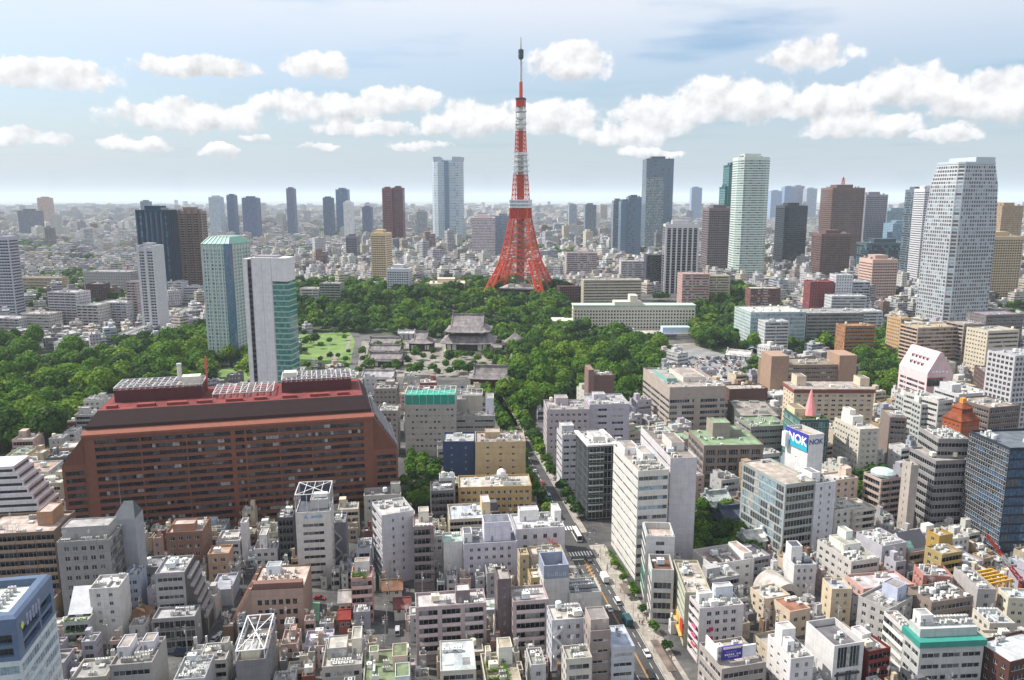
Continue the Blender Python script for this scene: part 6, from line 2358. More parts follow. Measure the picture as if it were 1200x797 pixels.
L_ = [
 # left of the picture
 ('brown balconied apartment block behind the blue-topped corner block', (63, 622), -30, 266, 'R', dict(d=19, th=T8), G(134, 112, 98), G(196, 180, 172), BA(fl=3.2, k='dark', rail=G(150, 128, 112)), BL, 7, dict(pent=((.55, .3, .2, .5, 5, G(166, 128, 100)),), low=6)),
 ('grey office block with five columns of square windows and set-back top storeys', (128, 632), 66, 258, 'R', dict(d=13, th=T8), G(152, 150, 150), G(176, 172, 172), PU(nc=5, ww=1.7, wh=1.7, fl=3.6, m=1.6), BA(fl=3.6, bars=True), 10, dict(low=8, pent=((-.05, .2, .9, .6, 4.2, G(158, 156, 156)),))),
 ('narrow silver blank slab with dark pointed top beside the grey five-column office', (158, 608), 131, 272, 'R', dict(d=9, th=T8), G(176, 178, 186), G(120, 120, 126), BL, BL, 0, {}),
 ('white stepped town house with planted terraces below the grey five-column office', (139, 688), 104, 243, 'R', dict(d=10, th=T8), G(224, 222, 220), G(214, 212, 210), PU(nc=2, ww=1.2, wh=1.3), BL, 2, dict(low=9)),
 ('terraced front wing of the white stepped town house with plants on its ledges', (103, 727), 73, 236, 'R', dict(d=11, th=T8), G(190, 192, 190), G(196, 198, 190), BA(fl=3.3, rail=G(205, 206, 204)), BL, 1, dict(low=5)),
 ('grey terraced apartment block stepping down beside the brown-pink sloped office', (216, 670), 181, 247, 'R', dict(d=13, th=T8), G(172, 168, 170), G(205, 203, 205), RB(fl=3.3, k='dark', wh=1.4), RB(fl=3.3, k='dark'), 5, dict(low=8)),
 ('lower glass-railed terrace wing under the grey terraced apartment block', (228, 722), 178, 238.5, 'R', dict(d=7.6, th=T8), G(160, 158, 160), G(190, 188, 190), BA(fl=3.3, bars=True, k='dark'), BL, 3, dict(low=2)),
 ('low stepped white-edged block with box plant rooms at the near edge', (178, 776), 128, 207, 'R', dict(d=14, th=T8), G(176, 172, 170), G(168, 160, 152), RB(), BL, 7, dict(low=9, pent=((-.6, .2, .3, .5, 3.2, LAV), (.45, .4, .3, .35, 3, LAV)))),
 ('white roof crowded with white air units at the near edge beside the stepped block', (240, 794), 203, 204, 'R', dict(d=12, th=T8), G(196, 198, 202), G(206, 208, 210), RB(), BL, 16, dict(low=9)),
 ('low cream roof strip with parapet beside the blue-topped corner block', (124, 792), 82, 206, 'R', dict(d=10, th=T8), G(205, 200, 190), G(160, 158, 156), PU(), BL, 4, dict(low=9)),
 ('orange-brown tiled house block with two roof tiers before the brick slab', (237, 622), 194, 292, 'R', dict(d=14, th=T8), G(146, 110, 92), G(206, 190, 184), PU(ww=1.8), PU(), 4, dict(pent=((-.1, -.3, .6, .35, 2.8, G(160, 120, 100)),), low=5)),
 ('small blue-white house squeezed by the silver slab', (163, 674), 144, 262, 'R', dict(d=8, th=T8), G(176, 186, 205), G(165, 182, 205), PU(nc=2), BL, 3, {}),
 ('low grey shed in the lane beside the orange-brown house', (192, 664), 165, 280, 'R', dict(d=10, th=T8), G(150, 150, 155), G(140, 142, 148), PU(), BL, 2, {}),
 ('white five-storey block with thin stair tower before the brick slab', (281, 633), 253, 301, 'R', dict(d=11, th=T8), G(214, 210, 212), G(200, 192, 190), RB(fl=3.1, wh=1.4, k='dark'), BL, 2, {}),
 ('slim white stair tower joined to the white five-storey block', (289, 612), 281.5, 301.5, 'R', dict(d=5, th=T8), G(220, 216, 218), G(210, 208, 206), BL, BL, 0, {}),
 ('small peach block with four windows', (268, 648), 243, 287, 'R', dict(d=8, th=T8), G(196, 160, 136), G(200, 172, 152), PU(nc=2, ww=1.8), BL, 0, {}),
 ('silver roofed shed standing in the lane below the small peach block', (271, 690), 246, 268, 'R', dict(d=13, th=T8), G(176, 180, 192), G(188, 190, 202), BL, BL, 0, {}),
 ('small white block with a round-topped stair box before the brick slab', (325, 642), 297, 299, 'R', dict(d=9, th=T8), G(216, 212, 212), G(188, 180, 176), PU(), BL, 5, dict(pent=((-.2, .0, .3, .7, 6, WHT),))),
 ('dark grey cluttered narrow block against the white sign tower', (343, 606), 325, 298, 'R', dict(d=10, th=T8), G(84, 84, 94), G(130, 128, 132), BA(k='dark'), BL, 6, {}),
 ('grey narrow block with outside stairs against the white sign tower', (405, 612), 388, 297, 'R', dict(d=11, th=T8), G(134, 132, 140), G(150, 148, 152), BL, BL, 4, {}),
 ('white and pale blue narrow block at the foot of the brick slab', (435, 642), 418, 290, 'R', dict(d=10, th=T8), G(200, 204, 216), G(190, 196, 206), RB(), BL, 4, {}),
 ('pink slim block with roof garden', (436, 676), 411, 256, 'R', dict(d=9, th=T8), G(206, 160, 150), G(170, 150, 140), BA(fl=3.4, nb=1, rail=G(206, 166, 158)), PU(nc=1), 1, dict(pent=((0, .6, .7, .35, 4, G(205, 200, 196)),))),
 ('tall pale blue-white block with a column of tiny windows', (447, 604), 485, 283, 'L', dict(back=(436, 588)), LAV, G(205, 200, 196), PU(nc=2, ww=.8, wh=1.4, fl=3.5, m=2.6, k='dark'), BA(nb=1), 7, dict(low=4)),
 ('low lavender roof next to the green courtyard', (389, 756), 356, 234, 'R', dict(d=10, th=T8), G(190, 186, 200), G(205, 200, 214), PU(), BL, 1, {}),
 ('small pinkish block with roof box between the white-framed roof and lavender roof', (349, 754), 329, 230, 'R', dict(d=9, th=T8), G(196, 164, 152), G(186, 168, 160), PU(), PU(), 2, dict(pent=((.2, .3, .4, .4, 3),))),
 ('grey roofed block full of roof boxes at the near edge below the pink slim block', (424, 778), 377, 212, 'R', dict(d=14, th=T8), G(186, 180, 172), G(190, 186, 178), RB(), BL, 9, dict(low=6, pent=((-.3, .2, .5, .5, 3.4, GRY), (.75, .5, .25, .5, 5, OFF)))),
 ('wide bright green flat roof with cream boxes at the near edge', (482, 812), 424, 200, 'R', dict(d=23, th=T8), G(200, 196, 186), G(126, 140, 108), RB(), BL, 8, dict(low=9, ph=.6, pent=((.55, .35, .32, .3, 4.5, G(200, 176, 160)), (.75, -.35, .3, .3, 3, G(190, 200, 208)), (-.6, .7, .2, .15, 3, OFF)))),
 ('slim grey-brown balcony block between pale blue tower and white penthouse block', (508, 616), 484, 279, 'R', dict(d=12, th=T8), G(156, 142, 142), G(205, 192, 188), BA(nb=1, fl=3.4, k='dark'), BA(nb=1), 5, dict(pent=((.1, .4, .5, .4, 4, OFF),), low=4)),
 ('charcoal stepped block with dormer row behind the beige white-roofed block', (532, 574), 505, 338, 'R', dict(d=12, th=T8), G(110, 108, 114), G(130, 128, 132), BA(k='dark', fl=3.3), BL, 5, dict(low=4)),
 ('beige block with broad white roof behind the white penthouse block', (577, 606), 527, 318, 'R', dict(d=17, th=T8), G(212, 198, 178), G(206, 214, 226), BA(k='dark'), RB(), 6, dict(pent=((.85, .1, .2, .5, 5.5, G(205, 184, 150)),))),
 ('wide tan block with long cream roof and white dish', (623, 569), 537, 350, 'R', dict(d=16, th=R(4)), G(200, 168, 118), G(206, 200, 192), PU(ww=1.8), BL, 14, {}),
 ('lavender four-storey block with dark square window groups', (606, 634), 543, 284, 'R', dict(d=15, th=T8), G(208, 204, 216), G(120, 124, 136), PU(nc=6, ww=1.3, wh=1.4, m=1.6, fl=3.4, k='dark'), RB(), 6, dict(low=3, pent=((-.85, -.2, .16, .4, 3.5, WHT), (.3, -.1, .5, .5, 7.5, G(212, 208, 220))))),
 ('blank white stair block attached to the lavender four-storey block', (542, 634), 519.5, 283.4, 'R', dict(d=9, th=T8), G(226, 224, 222), G(190, 214, 205), BL, BL, 0, {}),
 ('long white hall with pointed end by the street crossing', (662, 617), 604, 304, 'R', dict(d=16, th=T8), G(220, 218, 226), G(206, 206, 212), PU(nc=4, ww=1.6, wh=2.0, fl=4.4, k='dark', m=2), PU(), 14, dict(pent=((-.3, .5, .4, .3, 4.5, WHT), (.85, .3, .14, .5, 5, WHT)))),
 ('thin tan stair tower between lavender and white billboard blocks', (620, 650), 609, 273, 'R', dict(d=6, th=T8), G(200, 182, 148), G(190, 172, 142), PU(nc=1, ww=.9), BL, 0, {}),
 ('beige low block with red stair frame beside the street crossing', (663, 652), 623, 288, 'R', dict(d=11, th=T8), G(205, 192, 170), G(200, 190, 176), PU(), BL, 6, {}),
 ('small ochre block behind the white billboard block', (640, 676), 622, 262, 'R', dict(d=7, th=T8), G(196, 172, 126), G(196, 178, 150), PU(nc=2), BL, 2, {}),
 ('plain white block carrying a grey roof billboard', (667, 677), 637, 255, 'R', dict(d=11, th=T8), G(224, 222, 220), G(190, 190, 194), BL, BL, 0, dict(ph=.4)),
 ('white lower half of the billboard block with rooftop air units', (705, 693), 667.6, 255.5, 'R', dict(d=11, th=T8), G(222, 220, 218), G(96, 104, 112), PU(nc=2, ww=3.2, wh=1.0, fl=13), BL, 0, dict(ph=.8)),
 ('lavender-brown apartment block with ribbon balconies', (570, 706), 487, 233, 'R', dict(d=9.5, th=T8), G(190, 172, 174), G(206, 198, 198), BA(fl=3.3, nb=3, rail=G(196, 180, 182), gap=1.4, m=1), BL, 6, dict(low=4, pent=((.35, .0, .2, .5, 4, G(120, 112, 114)),))),
 ('dark brown stair core between the lavender-brown apartment blocks', (599, 678), 583, 236, 'R', dict(d=9, th=T8), G(118, 104, 106), G(176, 168, 166), PU(nc=1, ww=.8), BL, 0, dict(low=4)),
 ('second lavender-brown apartment block beside the dark brown stair core', (643, 702), 601, 234, 'R', dict(d=10, th=T8), G(194, 176, 176), G(212, 204, 202), BA(fl=3.3, nb=1, rail=G(200, 184, 184), m=1.2), BA(fl=3.3), 4, dict(low=4)),
 ('flat pale blue-white roofed block in front of the lavender-brown apartments', (558, 784), 516, 207, 'R', dict(d=16, th=R(6)), G(205, 200, 190), G(206, 214, 218), RB(k='dark'), BL, 4, dict(low=6, ph=.4)),
 ('block with leafy roof garden at the near edge', (611, 797), 569, 203, 'R', dict(d=15, th=T8), G(205, 198, 184), G(180, 170, 150), PU(), BL, 2, dict(low=6, pent=((.35, .6, .4, .35, 5.5, G(206, 204, 196)), (-.6, .7, .15, .2, 3.4, OFF)))),
 ('slim white tank-topped block beside the roof garden', (640, 778), 622, 211, 'R', dict(d=9, th=T8), G(205, 204, 204), G(176, 172, 168), PU(nc=1), BL, 3, {}),
 ('white block with zigzag outside stair beside the main street', (686, 724), 647, 222, 'R', dict(d=9, th=T8), G(206, 206, 214), G(205, 198, 190), PU(nc=3, ww=1.2), BL, 5, dict(low=3)),
 ('grey-brown tiled slab beside the main street at the near edge', (716, 738), 692, 213, 'R', dict(d=9, th=T8), G(166, 152, 146), G(160, 154, 152), RB(wh=.9, fl=3.3), BL, 2, dict(low=3, pent=((0, .1, .9, .8, 3.5, G(172, 158, 152)),))),
 ('cream front block with long windows at the near edge of the main street', (694, 770), 664, 205, 'R', dict(d=7, th=T8), G(206, 200, 190), G(180, 174, 166), RB(k='dark'), PU(), 3, dict(low=6)),
 ('block with glossy pale blue roof beside the main street', (744, 757), 716.5, 213, 'R', dict(d=12, th=T8), G(200, 204, 212), G(196, 206, 226), RB(wh=1.2), BA(nb=2), 1, dict(low=2, ph=.3)),
 # right of the main street
 ('long white-clad office with glass stripes beside the main street, lower front mass', (748, 552), 784, 287, 'L', dict(back=(719, 521)), G(222, 218, 212), G(176, 168, 162), RB(fl=4.1, k='pale', wh=1.7, m=.3, sp=1.8), RB(fl=4.1, k='pale', wh=1.1, m=.2), 14, dict(low=2, pent=((-.3, .6, .5, .3, 2.6, WHT), (.4, .1, .4, .3, 2.6, WHT)))),
 ('taller white-clad rear mass with blank lilac wall of the striped street office', (786, 537), 817, 300, 'L', dict(back=(751, 500), th=T8), G(216, 212, 216), G(150, 140, 134), BL, RB(fl=4.1, wh=1.0, m=.2, k='pale'), 12, dict(low=2, pent=((.2, -.2, .5, .3, 3.5, G(205, 198, 192)),))),
 ('slim white street tower with open roof frame', (757, 628), 791, 271, 'L', dict(back=(753, 612)), G(224, 222, 220), G(196, 180, 172), PU(nc=1, ww=3.2, wh=1.5, m=.8, fl=3.4, k='dark'), BA(nb=1, fl=3.4), 1, dict(low=2, ph=2.4)),
 ('dark brown fronted block with green sign band on white frame', (764, 667), 790, 256, 'L', dict(back=(760, 649)), G(210, 208, 206), G(120, 90, 78), RB(fl=3.6, k='dark', wh=2.4, top=4.5), RB(fl=3.6, k='black', wh=2.7, top=5.5, m=.5), 1, dict(low=2, ph=1.6)),
 ('long pale yellow block with green window stripes facing the main street', (803, 694), 834, 241, 'L', dict(back=(789, 656)), G(200, 196, 172), G(190, 180, 170), PU(), RB(fl=3.0, k='green', wh=1.5, m=.6), 8, dict(low=4)),
 ('white L-shaped block with high blank parapet behind the pink-accented apartments', (834, 662), 884, 276, 'L', dict(d=14, th=T18), G(226, 222, 220), G(186, 164, 156), PU(nc=4, ww=1.4, wh=1.2, fl=3.4, k='dark'), BL, 8, dict(ph=1.8, pent=((.85, -.1, .2, .75, 3.5, WHT),))),
 ('white corner apartments with pink and red balcony panels', (820, 713), 872, 231, 'L', dict(back=(808, 698), th=R(12)), G(212, 206, 208), G(206, 202, 200), PU(nc=4, ww=1.5, wh=1.5, m=2.0, fl=3.2), BA(nb=1, fl=3.2, rail=G(214, 204, 206)), 7, dict(low=3, pent=((.4, .6, .4, .35, 4.5, G(200, 206, 214)), (-.5, .3, .3, .3, 3.2, WHT)))),
 ('grey block with purple and white roof billboards', (846, 784), 898, 205, 'L', dict(d=14, th=R(14)), G(176, 166, 160), G(186, 178, 172), RB(k='dark', fl=3.5), RB(), 3, dict(low=6)),
 ('stark white block with few windows beside the billboard block', (927, 772), 954, 207, 'L', dict(back=(900, 743)), G(226, 222, 222), G(205, 202, 200), PU(nc=2, ww=1.0), PU(nc=3, ww=1.3, wh=1.0, fl=3.4), 4, dict(low=5, pent=((.0, .5, .6, .3, 5, WHT), (-.3, -.1, .3, .2, 3, WHT)))),
 ('cream five-sided house below the vaulted roof', (897, 702), 926, 254, 'L', dict(d=9, th=T18), G(222, 206, 184), G(216, 210, 204), PU(nc=2, ww=1.2), PU(nc=2), 3, {}),
 ('cream house with brown flat roof', (926, 717), 950, 246, 'L', dict(d=9, th=T18), G(220, 200, 178), G(160, 112, 92), PU(nc=2, ww=1.5, k='dark'), PU(nc=2), 1, dict(ph=.3)),
 ('white narrow house with tall roof box beside a dark sloped roof', (931, 662), 957, 272, 'L', dict(back=(918, 648)), G(222, 220, 222), G(90, 98, 112), PU(nc=3, ww=1.0), BL, 1, dict(pent=((-.5, .3, .5, .5, 6, WHT),))),
 ('glazed office block with white roof and white corner, below the lettered tower', (921, 568), 956, 302, 'L', dict(back=(870, 541)), G(170, 178, 174), G(190, 178, 168), CU(k='black', fl=3.7, sp_h=1.0, m=.6), CU(k='pale', fl=3.7, sp_h=.7, m=1.0, sp=1.6), 3, dict(low=3, ph=.5)),
 ('white walled block at the foot of the lettered tower', (956, 567), 980, 306, 'L', dict(d=16, th=T18), G(216, 216, 222), G(160, 158, 160), PU(nc=2, ww=1.0), BL, 6, dict(pent=((-.5, -.2, .4, .4, 4, WHT),))),
 ('white square block with ribbon windows beside the dark sloped block', (998, 658), 1031, 273, 'L', dict(back=(958, 632)), G(206, 202, 198), G(176, 176, 166), RB(fl=3.4, k='dark', wh=1.6), PU(sp=3.4, ww=1.8, wh=1.4), 10, dict(low=2, ph=1.2, pent=((.2, .35, .6, .45, 3, G(214, 214, 206)), (.5, .6, .25, .25, 6, G(205, 214, 208))))),
 ('white block with roof racks between the square block and the dark sloped block', (1034, 640), 1063, 284, 'L', dict(d=14, th=T18), G(196, 194, 204), G(205, 203, 205), PU(nc=3), BL, 14, {}),
 ('blocky house with large dark sloped roof and terraces', (1066, 648), 1098, 288, 'L', dict(d=14, th=T18), G(190, 176, 168), G(84, 82, 90), BA(k='black', fl=3.1), PU(), 2, {}),
 ('bright yellow roof tower beside the dark sloped house', (1101, 628), 1117, 284, 'L', dict(d=6, th=T18), G(184, 152, 84), G(190, 166, 120), BL, PU(nc=1), 1, {}),
 ('yellow banded low block under the yellow roof tower', (1104, 650), 1128, 274, 'L', dict(d=8, th=T18), G(180, 160, 110), G(176, 160, 140), BA(k='dark', rail=G(190, 160, 90)), PU(), 4, {}),
 ('pinkish house with slanted terraces below the white square block', (1012, 690), 1071, 259, 'L', dict(d=11, th=R(10)), G(214, 172, 162), G(206, 196, 198), BA(fl=3.2, rail=G(220, 182, 172)), PU(), 4, dict(low=2)),
 ('reddish-pink tiled block with grey roof behind the slanted pink house', (1082, 674), 1118, 262, 'L', dict(back=(1071, 661)), G(190, 132, 122), G(186, 178, 180), PU(nc=3, ww=1.6, k='dark'), PU(), 6, {}),
 ('beige and light blue house beside the white square block', (975, 690), 999, 254, 'L', dict(back=(964, 677)), G(222, 204, 176), G(190, 194, 206), PU(nc=2, ww=1.1), PU(nc=1), 1, {}),
 ('low grey-blue roof terrace block behind the teal-banded block', (1042, 714), 1070, 240, 'L', dict(back=(1006, 698)), G(190, 186, 184), G(160, 156, 156), PU(), PU(), 6, dict(pent=((.6, -.1, .4, .5, 4.5, G(182, 190, 210)),))),
 ('flat grey plant roof with yellow sloped edge behind the teal-banded block', (1092, 706), 1141, 243, 'L', dict(back=(1064, 688)), G(150, 134, 124), G(120, 112, 110), RB(k='dark'), PU(), 16, {}),
 ('tall bare concrete wall beside the yellow steel yard', (1146, 690), 1168, 252, 'L', dict(back=(1118, 664)), G(186, 182, 182), G(170, 166, 164), PU(nc=1), BL, 4, dict(low=2)),
 ('white block with two rows of small windows at the picture edge', (1182, 700), 1230, 248, 'L', dict(back=(1170, 688)), G(222, 214, 192), G(206, 216, 226), PU(nc=5, ww=1.2, wh=1.3), PU(nc=2), 3, {}),
 ('white framed block with grey glass gable and sunken roof at the near edge', (978, 757), 1013, 213, 'L', dict(back=(945, 728)), G(226, 224, 224), G(120, 118, 124), PU(nc=1, ww=8.4, wh=7, fl=9, g=.6, top=.8, m=.7, k='std', nm=6), BL, 2, dict(ph=2.2, low=2)),
 ('dark red block with black window rows beside the white framed block', (1018, 764), 1044, 216, 'L', dict(d=12, th=T18), G(118, 40, 38), G(196, 190, 188), BA(k='black', rail=G(126, 42, 40)), BL, 2, dict(low=2, pent=((-.2, .2, .4, .4, 3.2, G(214, 212, 214)),))),
 ('white block wrapped by a teal band with roof plant, near edge', (1079, 753), 1154, 214, 'L', dict(back=(1060, 735), th=T18), G(196, 198, 196), G(150, 150, 148), RB(nb=3, fl=3.5, k='dark', wh=1.5, gap=.8, top=2.6), RB(nb=2, fl=3.5, k='dark', top=2.6), 4, dict(low=3, ph=.6)),
 ('white balconied wing behind the teal-banded block', (1060, 738), 1076, 226, 'L', dict(back=(1036, 716)), G(216, 214, 214), G(186, 170, 160), PU(), BA(fl=3.3, rail=G(220, 218, 216)), 5, dict(low=3)),
 ('white roofed blocks with railings behind the pale gridded wall', (1160, 730), 1190, 232, 'L', dict(back=(1140, 712)), G(214, 206, 194), G(196, 204, 214), PU(), PU(), 6, {}),
 ('pale beige block with gridded window wall at the picture edge', (1172, 760), 1206, 219, 'L', dict(back=(1148, 738)), G(206, 198, 182), G(186, 180, 172), PU(sp=1.8, ww=1.2, wh=1.6), PU(sp=1.9, ww=1.2, wh=1.7), 6, dict(low=3)),
 ('dark brown corner block with white roof at the picture edge', (1184, 776), 1240, 209, 'L', dict(d=12, th=T18), G(92, 60, 52), G(214, 218, 222), RB(k='black'), PU(k='dark'), 2, dict(low=3)),
 ('blue-black glass office tower with white blinds grid at the picture edge', (1184, 525), 1262, 303, 'L', dict(back=(1136, 504)), G(44, 54, 70), G(110, 118, 128), CU(k='blue', fl=3.9, sp=1.6, sp_h=.8, m=.3, fr='frame_dark'), CU(k='slate', fl=2.0, sp=1.4, sp_h=.6, m=.3, g=3), 8, dict(low=4)),
 ('dark grey banded office with stepped top beside the glass office tower', (1097, 540), 1136, 328, 'L', dict(back=(1066, 524)), G(150, 146, 148), G(176, 170, 166), RB(fl=3.9, wh=2.1, k='black', m=.1), RB(fl=3.9, wh=2.1, k='black', m=.1), 4, dict(low=4)),
 ('upper set-back storeys of the dark grey banded office', (1100, 514), 1137, 334, 'L', dict(back=(1077, 500)), G(160, 156, 156), G(180, 176, 172), RB(fl=3.9, wh=1.9, k='black', m=.1), RB(fl=3.9, wh=1.9, k='black', m=.1), 14, dict(low=36)),
 ('blank concrete stair block beside the dark grey banded office', (1068, 545), 1077, 326, 'L', dict(back=(1058, 538)), G(186, 176, 168), G(176, 168, 160), BL, PU(nc=1, ww=.8), 0, {}),
 ('small round-roofed balcony block by the trees before the banded office', (1033, 562), 1058, 340, 'L', dict(d=11, th=T18), G(196, 176, 168), G(176, 186, 186), BA(k='dark', fl=3.2), BA(k='dark'), 2, {}),
 ('cream small house row behind the white block by the lettered tower', (978, 563), 1006, 345, 'L', dict(d=10, th=T18), G(222, 200, 182), G(206, 196, 190), PU(nc=3), PU(nc=2), 4, dict(pent=((.6, .2, .25, .5, 4),))),
 ('white lower house with roof tank in front of the cream small house row', (978, 598), 1012, 316, 'L', dict(d=11, th=T18), G(216, 210, 204), G(190, 182, 176), PU(nc=4), PU(), 8, {}),
 ('pale layered terrace house behind the white square block', (1000, 598), 1026, 318, 'L', dict(d=11, th=T18), G(214, 208, 196), G(200, 190, 180), BA(), PU(), 4, {}),
]
for lb, nr, fu, Y, sd, kw, c, rc, F_, S_, n_, ex in L_:
 bld(lb, nr, fu, Y, sd, col=c, roof=rc, F=F_, S=S_, n=n_, **{**kw, **ex})


def find(label):
 for i, (l, c, r) in enumerate(NAMED):
  if l.startswith(label):
   for t_ in TAKEN:
    if abs(t_[0] - c[0]) < .01 and abs(t_[1] - c[1]) < .01:
     return r, t_[2], t_[3], c[2]


# dark pointed top of the silver slab
r_, a, b, h_ = find('narrow silver')
q = MB()
q.quad((-a, -b, h_ + .01), (a, -b, h_ + .01), (a * .6, 0, h_ + 5.5), (-a * .2, 0, h_ + 5.5))
q.quad((a, b, h_ + .01), (-a, b, h_ + .01), (-a * .2, 0, h_ + 5.5), (a * .6, 0, h_ + 5.5))
q.quad((a, -b, h_ + .01), (a, b, h_ + .01), (a * .6, 0, h_ + 5.5), (a * .6, 0, h_ + 5.5))
q.quad((-a, b, h_ + .01), (-a, -b, h_ + .01), (-a * .2, 0, h_ + 5.5), (-a * .2, 0, h_ + 5.5))
q.build('pointed_cap', 'metal', r_, G(96, 100, 106))
q = MB()
q.bar((-a * .5, 0, h_), (-a * .5, 0, h_ + 16), .09, 0, 5, .03)
q.build('antenna_mast', 'metal', r_, (.4, .4, .42))
# sloping metal roof and ledge plants of the white terraced house
r_, a, b, h_ = find('terraced front wing')
q = MB()
q.quad((-a, -b * .2, h_ + .02), (a * .9, -b * .2, h_ + .02), (a * .9, b, h_ + 7), (-a, b, h_ + 7))
q.poly([(a * .9, -b * .2, h_ + .02), (a * .9, b, h_ + .02), (a * .9, b, h_ + 7)])
q.poly([(-a, b, h_ + .02), (-a, -b * .2, h_ + .02), (-a, b, h_ + 7)])
q.quad((a * .9, b, h_ + .02), (-a, b, h_ + .02), (-a, b, h_ + 7), (a * .9, b, h_ + 7))
q.build('sloping_roof', 'metal', r_, G(212, 212, 216))
for z in (h_ - .8, h_ - 4.2, h_ - 7.5):
 for k in range(2):
  link('planter', planter_mesh(), r_, (.5, .5, .48), (-a * .5 + k * a, -b + .5 if z > h_ - 1 else -b - .3, z))
# grey terraced block: sloped flank
r_, a, b, h_ = find('grey terraced apartment')
q = MB()
q.quad((a, -b, h_ - .5), (a + 6, -b, 4), (a + 6, b, 4), (a, b, h_ - .5))
q.poly([(a, -b, 0), (a + 6, -b, 0), (a + 6, -b, 4), (a, -b, h_ - .5)])
q.quad((a + 6, -b, 0), (a + 6, b, 0), (a + 6, b, 4), (a + 6, -b, 4))
q.build('sloped_flank', 'wall', r_, G(88, 84, 84))
for k in range(6):
 q = MB()
 z = h_ - 3 - k * 3.0
 x = a + 6 * (h_ - .5 - z) / (h_ - 4.5)
 q.box(x - .2, x + 1.0, -b + .5, b - .5, z, z + .9, bottom=True)
 q.build('balcony', 'wall', r_, G(150, 146, 146))
# stairs, frames and signs
r_, a, b, h_ = find('grey narrow block with outside')
stair_zigzag(r_, faces_of(2 * a, 2 * b)['F'], 1.0, 4, h_ - 2, 3.3, 3.2, 1.3, G(168, 166, 172))
r_, a, b, h_ = find('white block with zigzag')
stair_zigzag(r_, faces_of(2 * a, 2 * b)['F'], .4, 3, h_ - 1, 3.3, 3.0, 1.4, G(214, 212, 214))
r_, a, b, h_ = find('slim white street tower')
truss_frame(r_, 2 * a - 1, 2 * b - 1, h_ - 2, h_ + .3, (.75, .75, .75), False, .12)
for z_, cc in ((3, G(40, 120, 90)), (8, G(40, 110, 90))):
 q = MB()
 q.box(-a - .25, -a - .03, -b + .2, b - .4, z_, z_ + 2.2)
 q.build('shop_sign', 'plain', r_, cc)
r_, a, b, h_ = find('dark brown fronted')
q = MB()
q.box(-a - .12, -a - .03, -b * .5, b * .5, h_ - 4.2, h_ - 2.4)
q.build('sign_board', 'plain', r_, G(222, 226, 222))
q = MB()
for k in range(4):
 y = b * .42 - k * b * .23
 q.box(-a - .2, -a - .121, y - b * .17, y, h_ - 4.0, h_ - 2.7)
q.build('sign_lettering', 'plain', r_, G(60, 190, 150))
r_, a, b, h_ = find('long pale yellow')
q = MB()
q.box(-a - 1.4, -a - .03, -b, b, 3.4, 3.9, bottom=True)
q.box(-a - .3, -a - .03, -b, b * .9, 3.9, 6.4)
q.build('shop_awning', 'plain', r_, G(196, 166, 96))
q = MB()
q.box(-a - .5, -a - .31, -b, -b * .6, 3.0, 8.4)
q.build('shop_sign', 'plain', r_, G(190, 50, 40))
r_, a, b, h_ = find('white corner apartments')
for k, (z_, cc) in enumerate(((h_ - 9, G(222, 90, 140)), (h_ - 12.2, G(206, 70, 130)), (h_ - 15.4, G(205, 70, 80)))):
 q = MB()
 q.box(-a - .2, -a - .14, -b * .5, b * .3, z_, z_ + 1.2)
 q.build('balcony_panel', 'plain', r_, cc)
 q = MB()
 q.box(-a * .55, -a * .35, -b - .1, -b - .03, z_ + .5, z_ + 1.9)
 q.build('window_shade', 'plain', r_, G(176, 40, 90))
r_, a, b, h_ = find('grey block with purple')
q = MB()
q.box(-a * .75, a * .15, -b * .55, -b * .45, h_ + .3, h_ + 4.6)
bb_ = q.build('billboard', 'plain', r_, G(58, 48, 140))
for zz, cc, x0, x1 in ((3.5, G(222, 214, 206), -.7, .1), (2.4, G(120, 110, 200), -.6, -.1), (1.5, G(214, 206, 206), -.65, -.2), (1.5, G(190, 190, 214), -.12, .1), (.8, G(150, 150, 214), -.5, 0)):
 q = MB()
 n_ = int((x1 - x0) * 9) + 1
 for k in range(n_):
  xx = a * (x0 + (x1 - x0) * k / n_)
  q.box(xx, xx + a * (x1 - x0) / n_ * .7, -b * .55 - .08, -b * .55 - .005, h_ + .3 + zz, h_ + .3 + zz + .5)
 q.build('billboard_lettering', 'plain', bb_, cc)
q = MB()
q.box(-a * .74, a * .14, -b * .55 - .06, -b * .55 - .004, h_ + 4.0, h_ + 4.55)
q.build('billboard_header', 'plain', bb_, G(226, 206, 196))
q = MB()
q.box(a * .18, a * .8, -b * .5, -b * .42, h_ + .3, h_ + 3.9)
q.build('white_billboard', 'plain', r_, G(222, 220, 226))
q = MB()
q.box(-a * .98, -a * .92, -b * .5, b * .5, h_ + .3, h_ + 4.6)
q.build('white_billboard', 'plain', r_, G(226, 222, 226))
q = MB()
for x in (-.6, -.2, .1, .3, .7):
 q.bar((a * x, -b * .4, h_ - .9), (a * x, -b * .4, h_ + 3.5), .08)
 q.bar((a * x, b * .1, h_ - .9), (a * x, -b * .4, h_ + 3), .06)
q.build('billboard_stand', 'metal', r_, (.3, .3, .3))
r_, a, b, h_ = find('plain white block carrying')
q = MB()
q.box(-a + .1, a - .1, -b + .1, -b + .5, h_ + .02, h_ + 5)
q.box(a - .5, a - .1, -b + .52, b - .6, h_ + .02, h_ + 5)
q.box(-a + .1, -a + .5, -b + .52, b - .6, h_ + .02, h_ + 5)
q.box(-a + .1, a - .1, b - .58, b - .1, h_ + .02, h_ + 5)
bb_ = q.build('billboard', 'plain', r_, G(142, 150, 168))
q = MB()
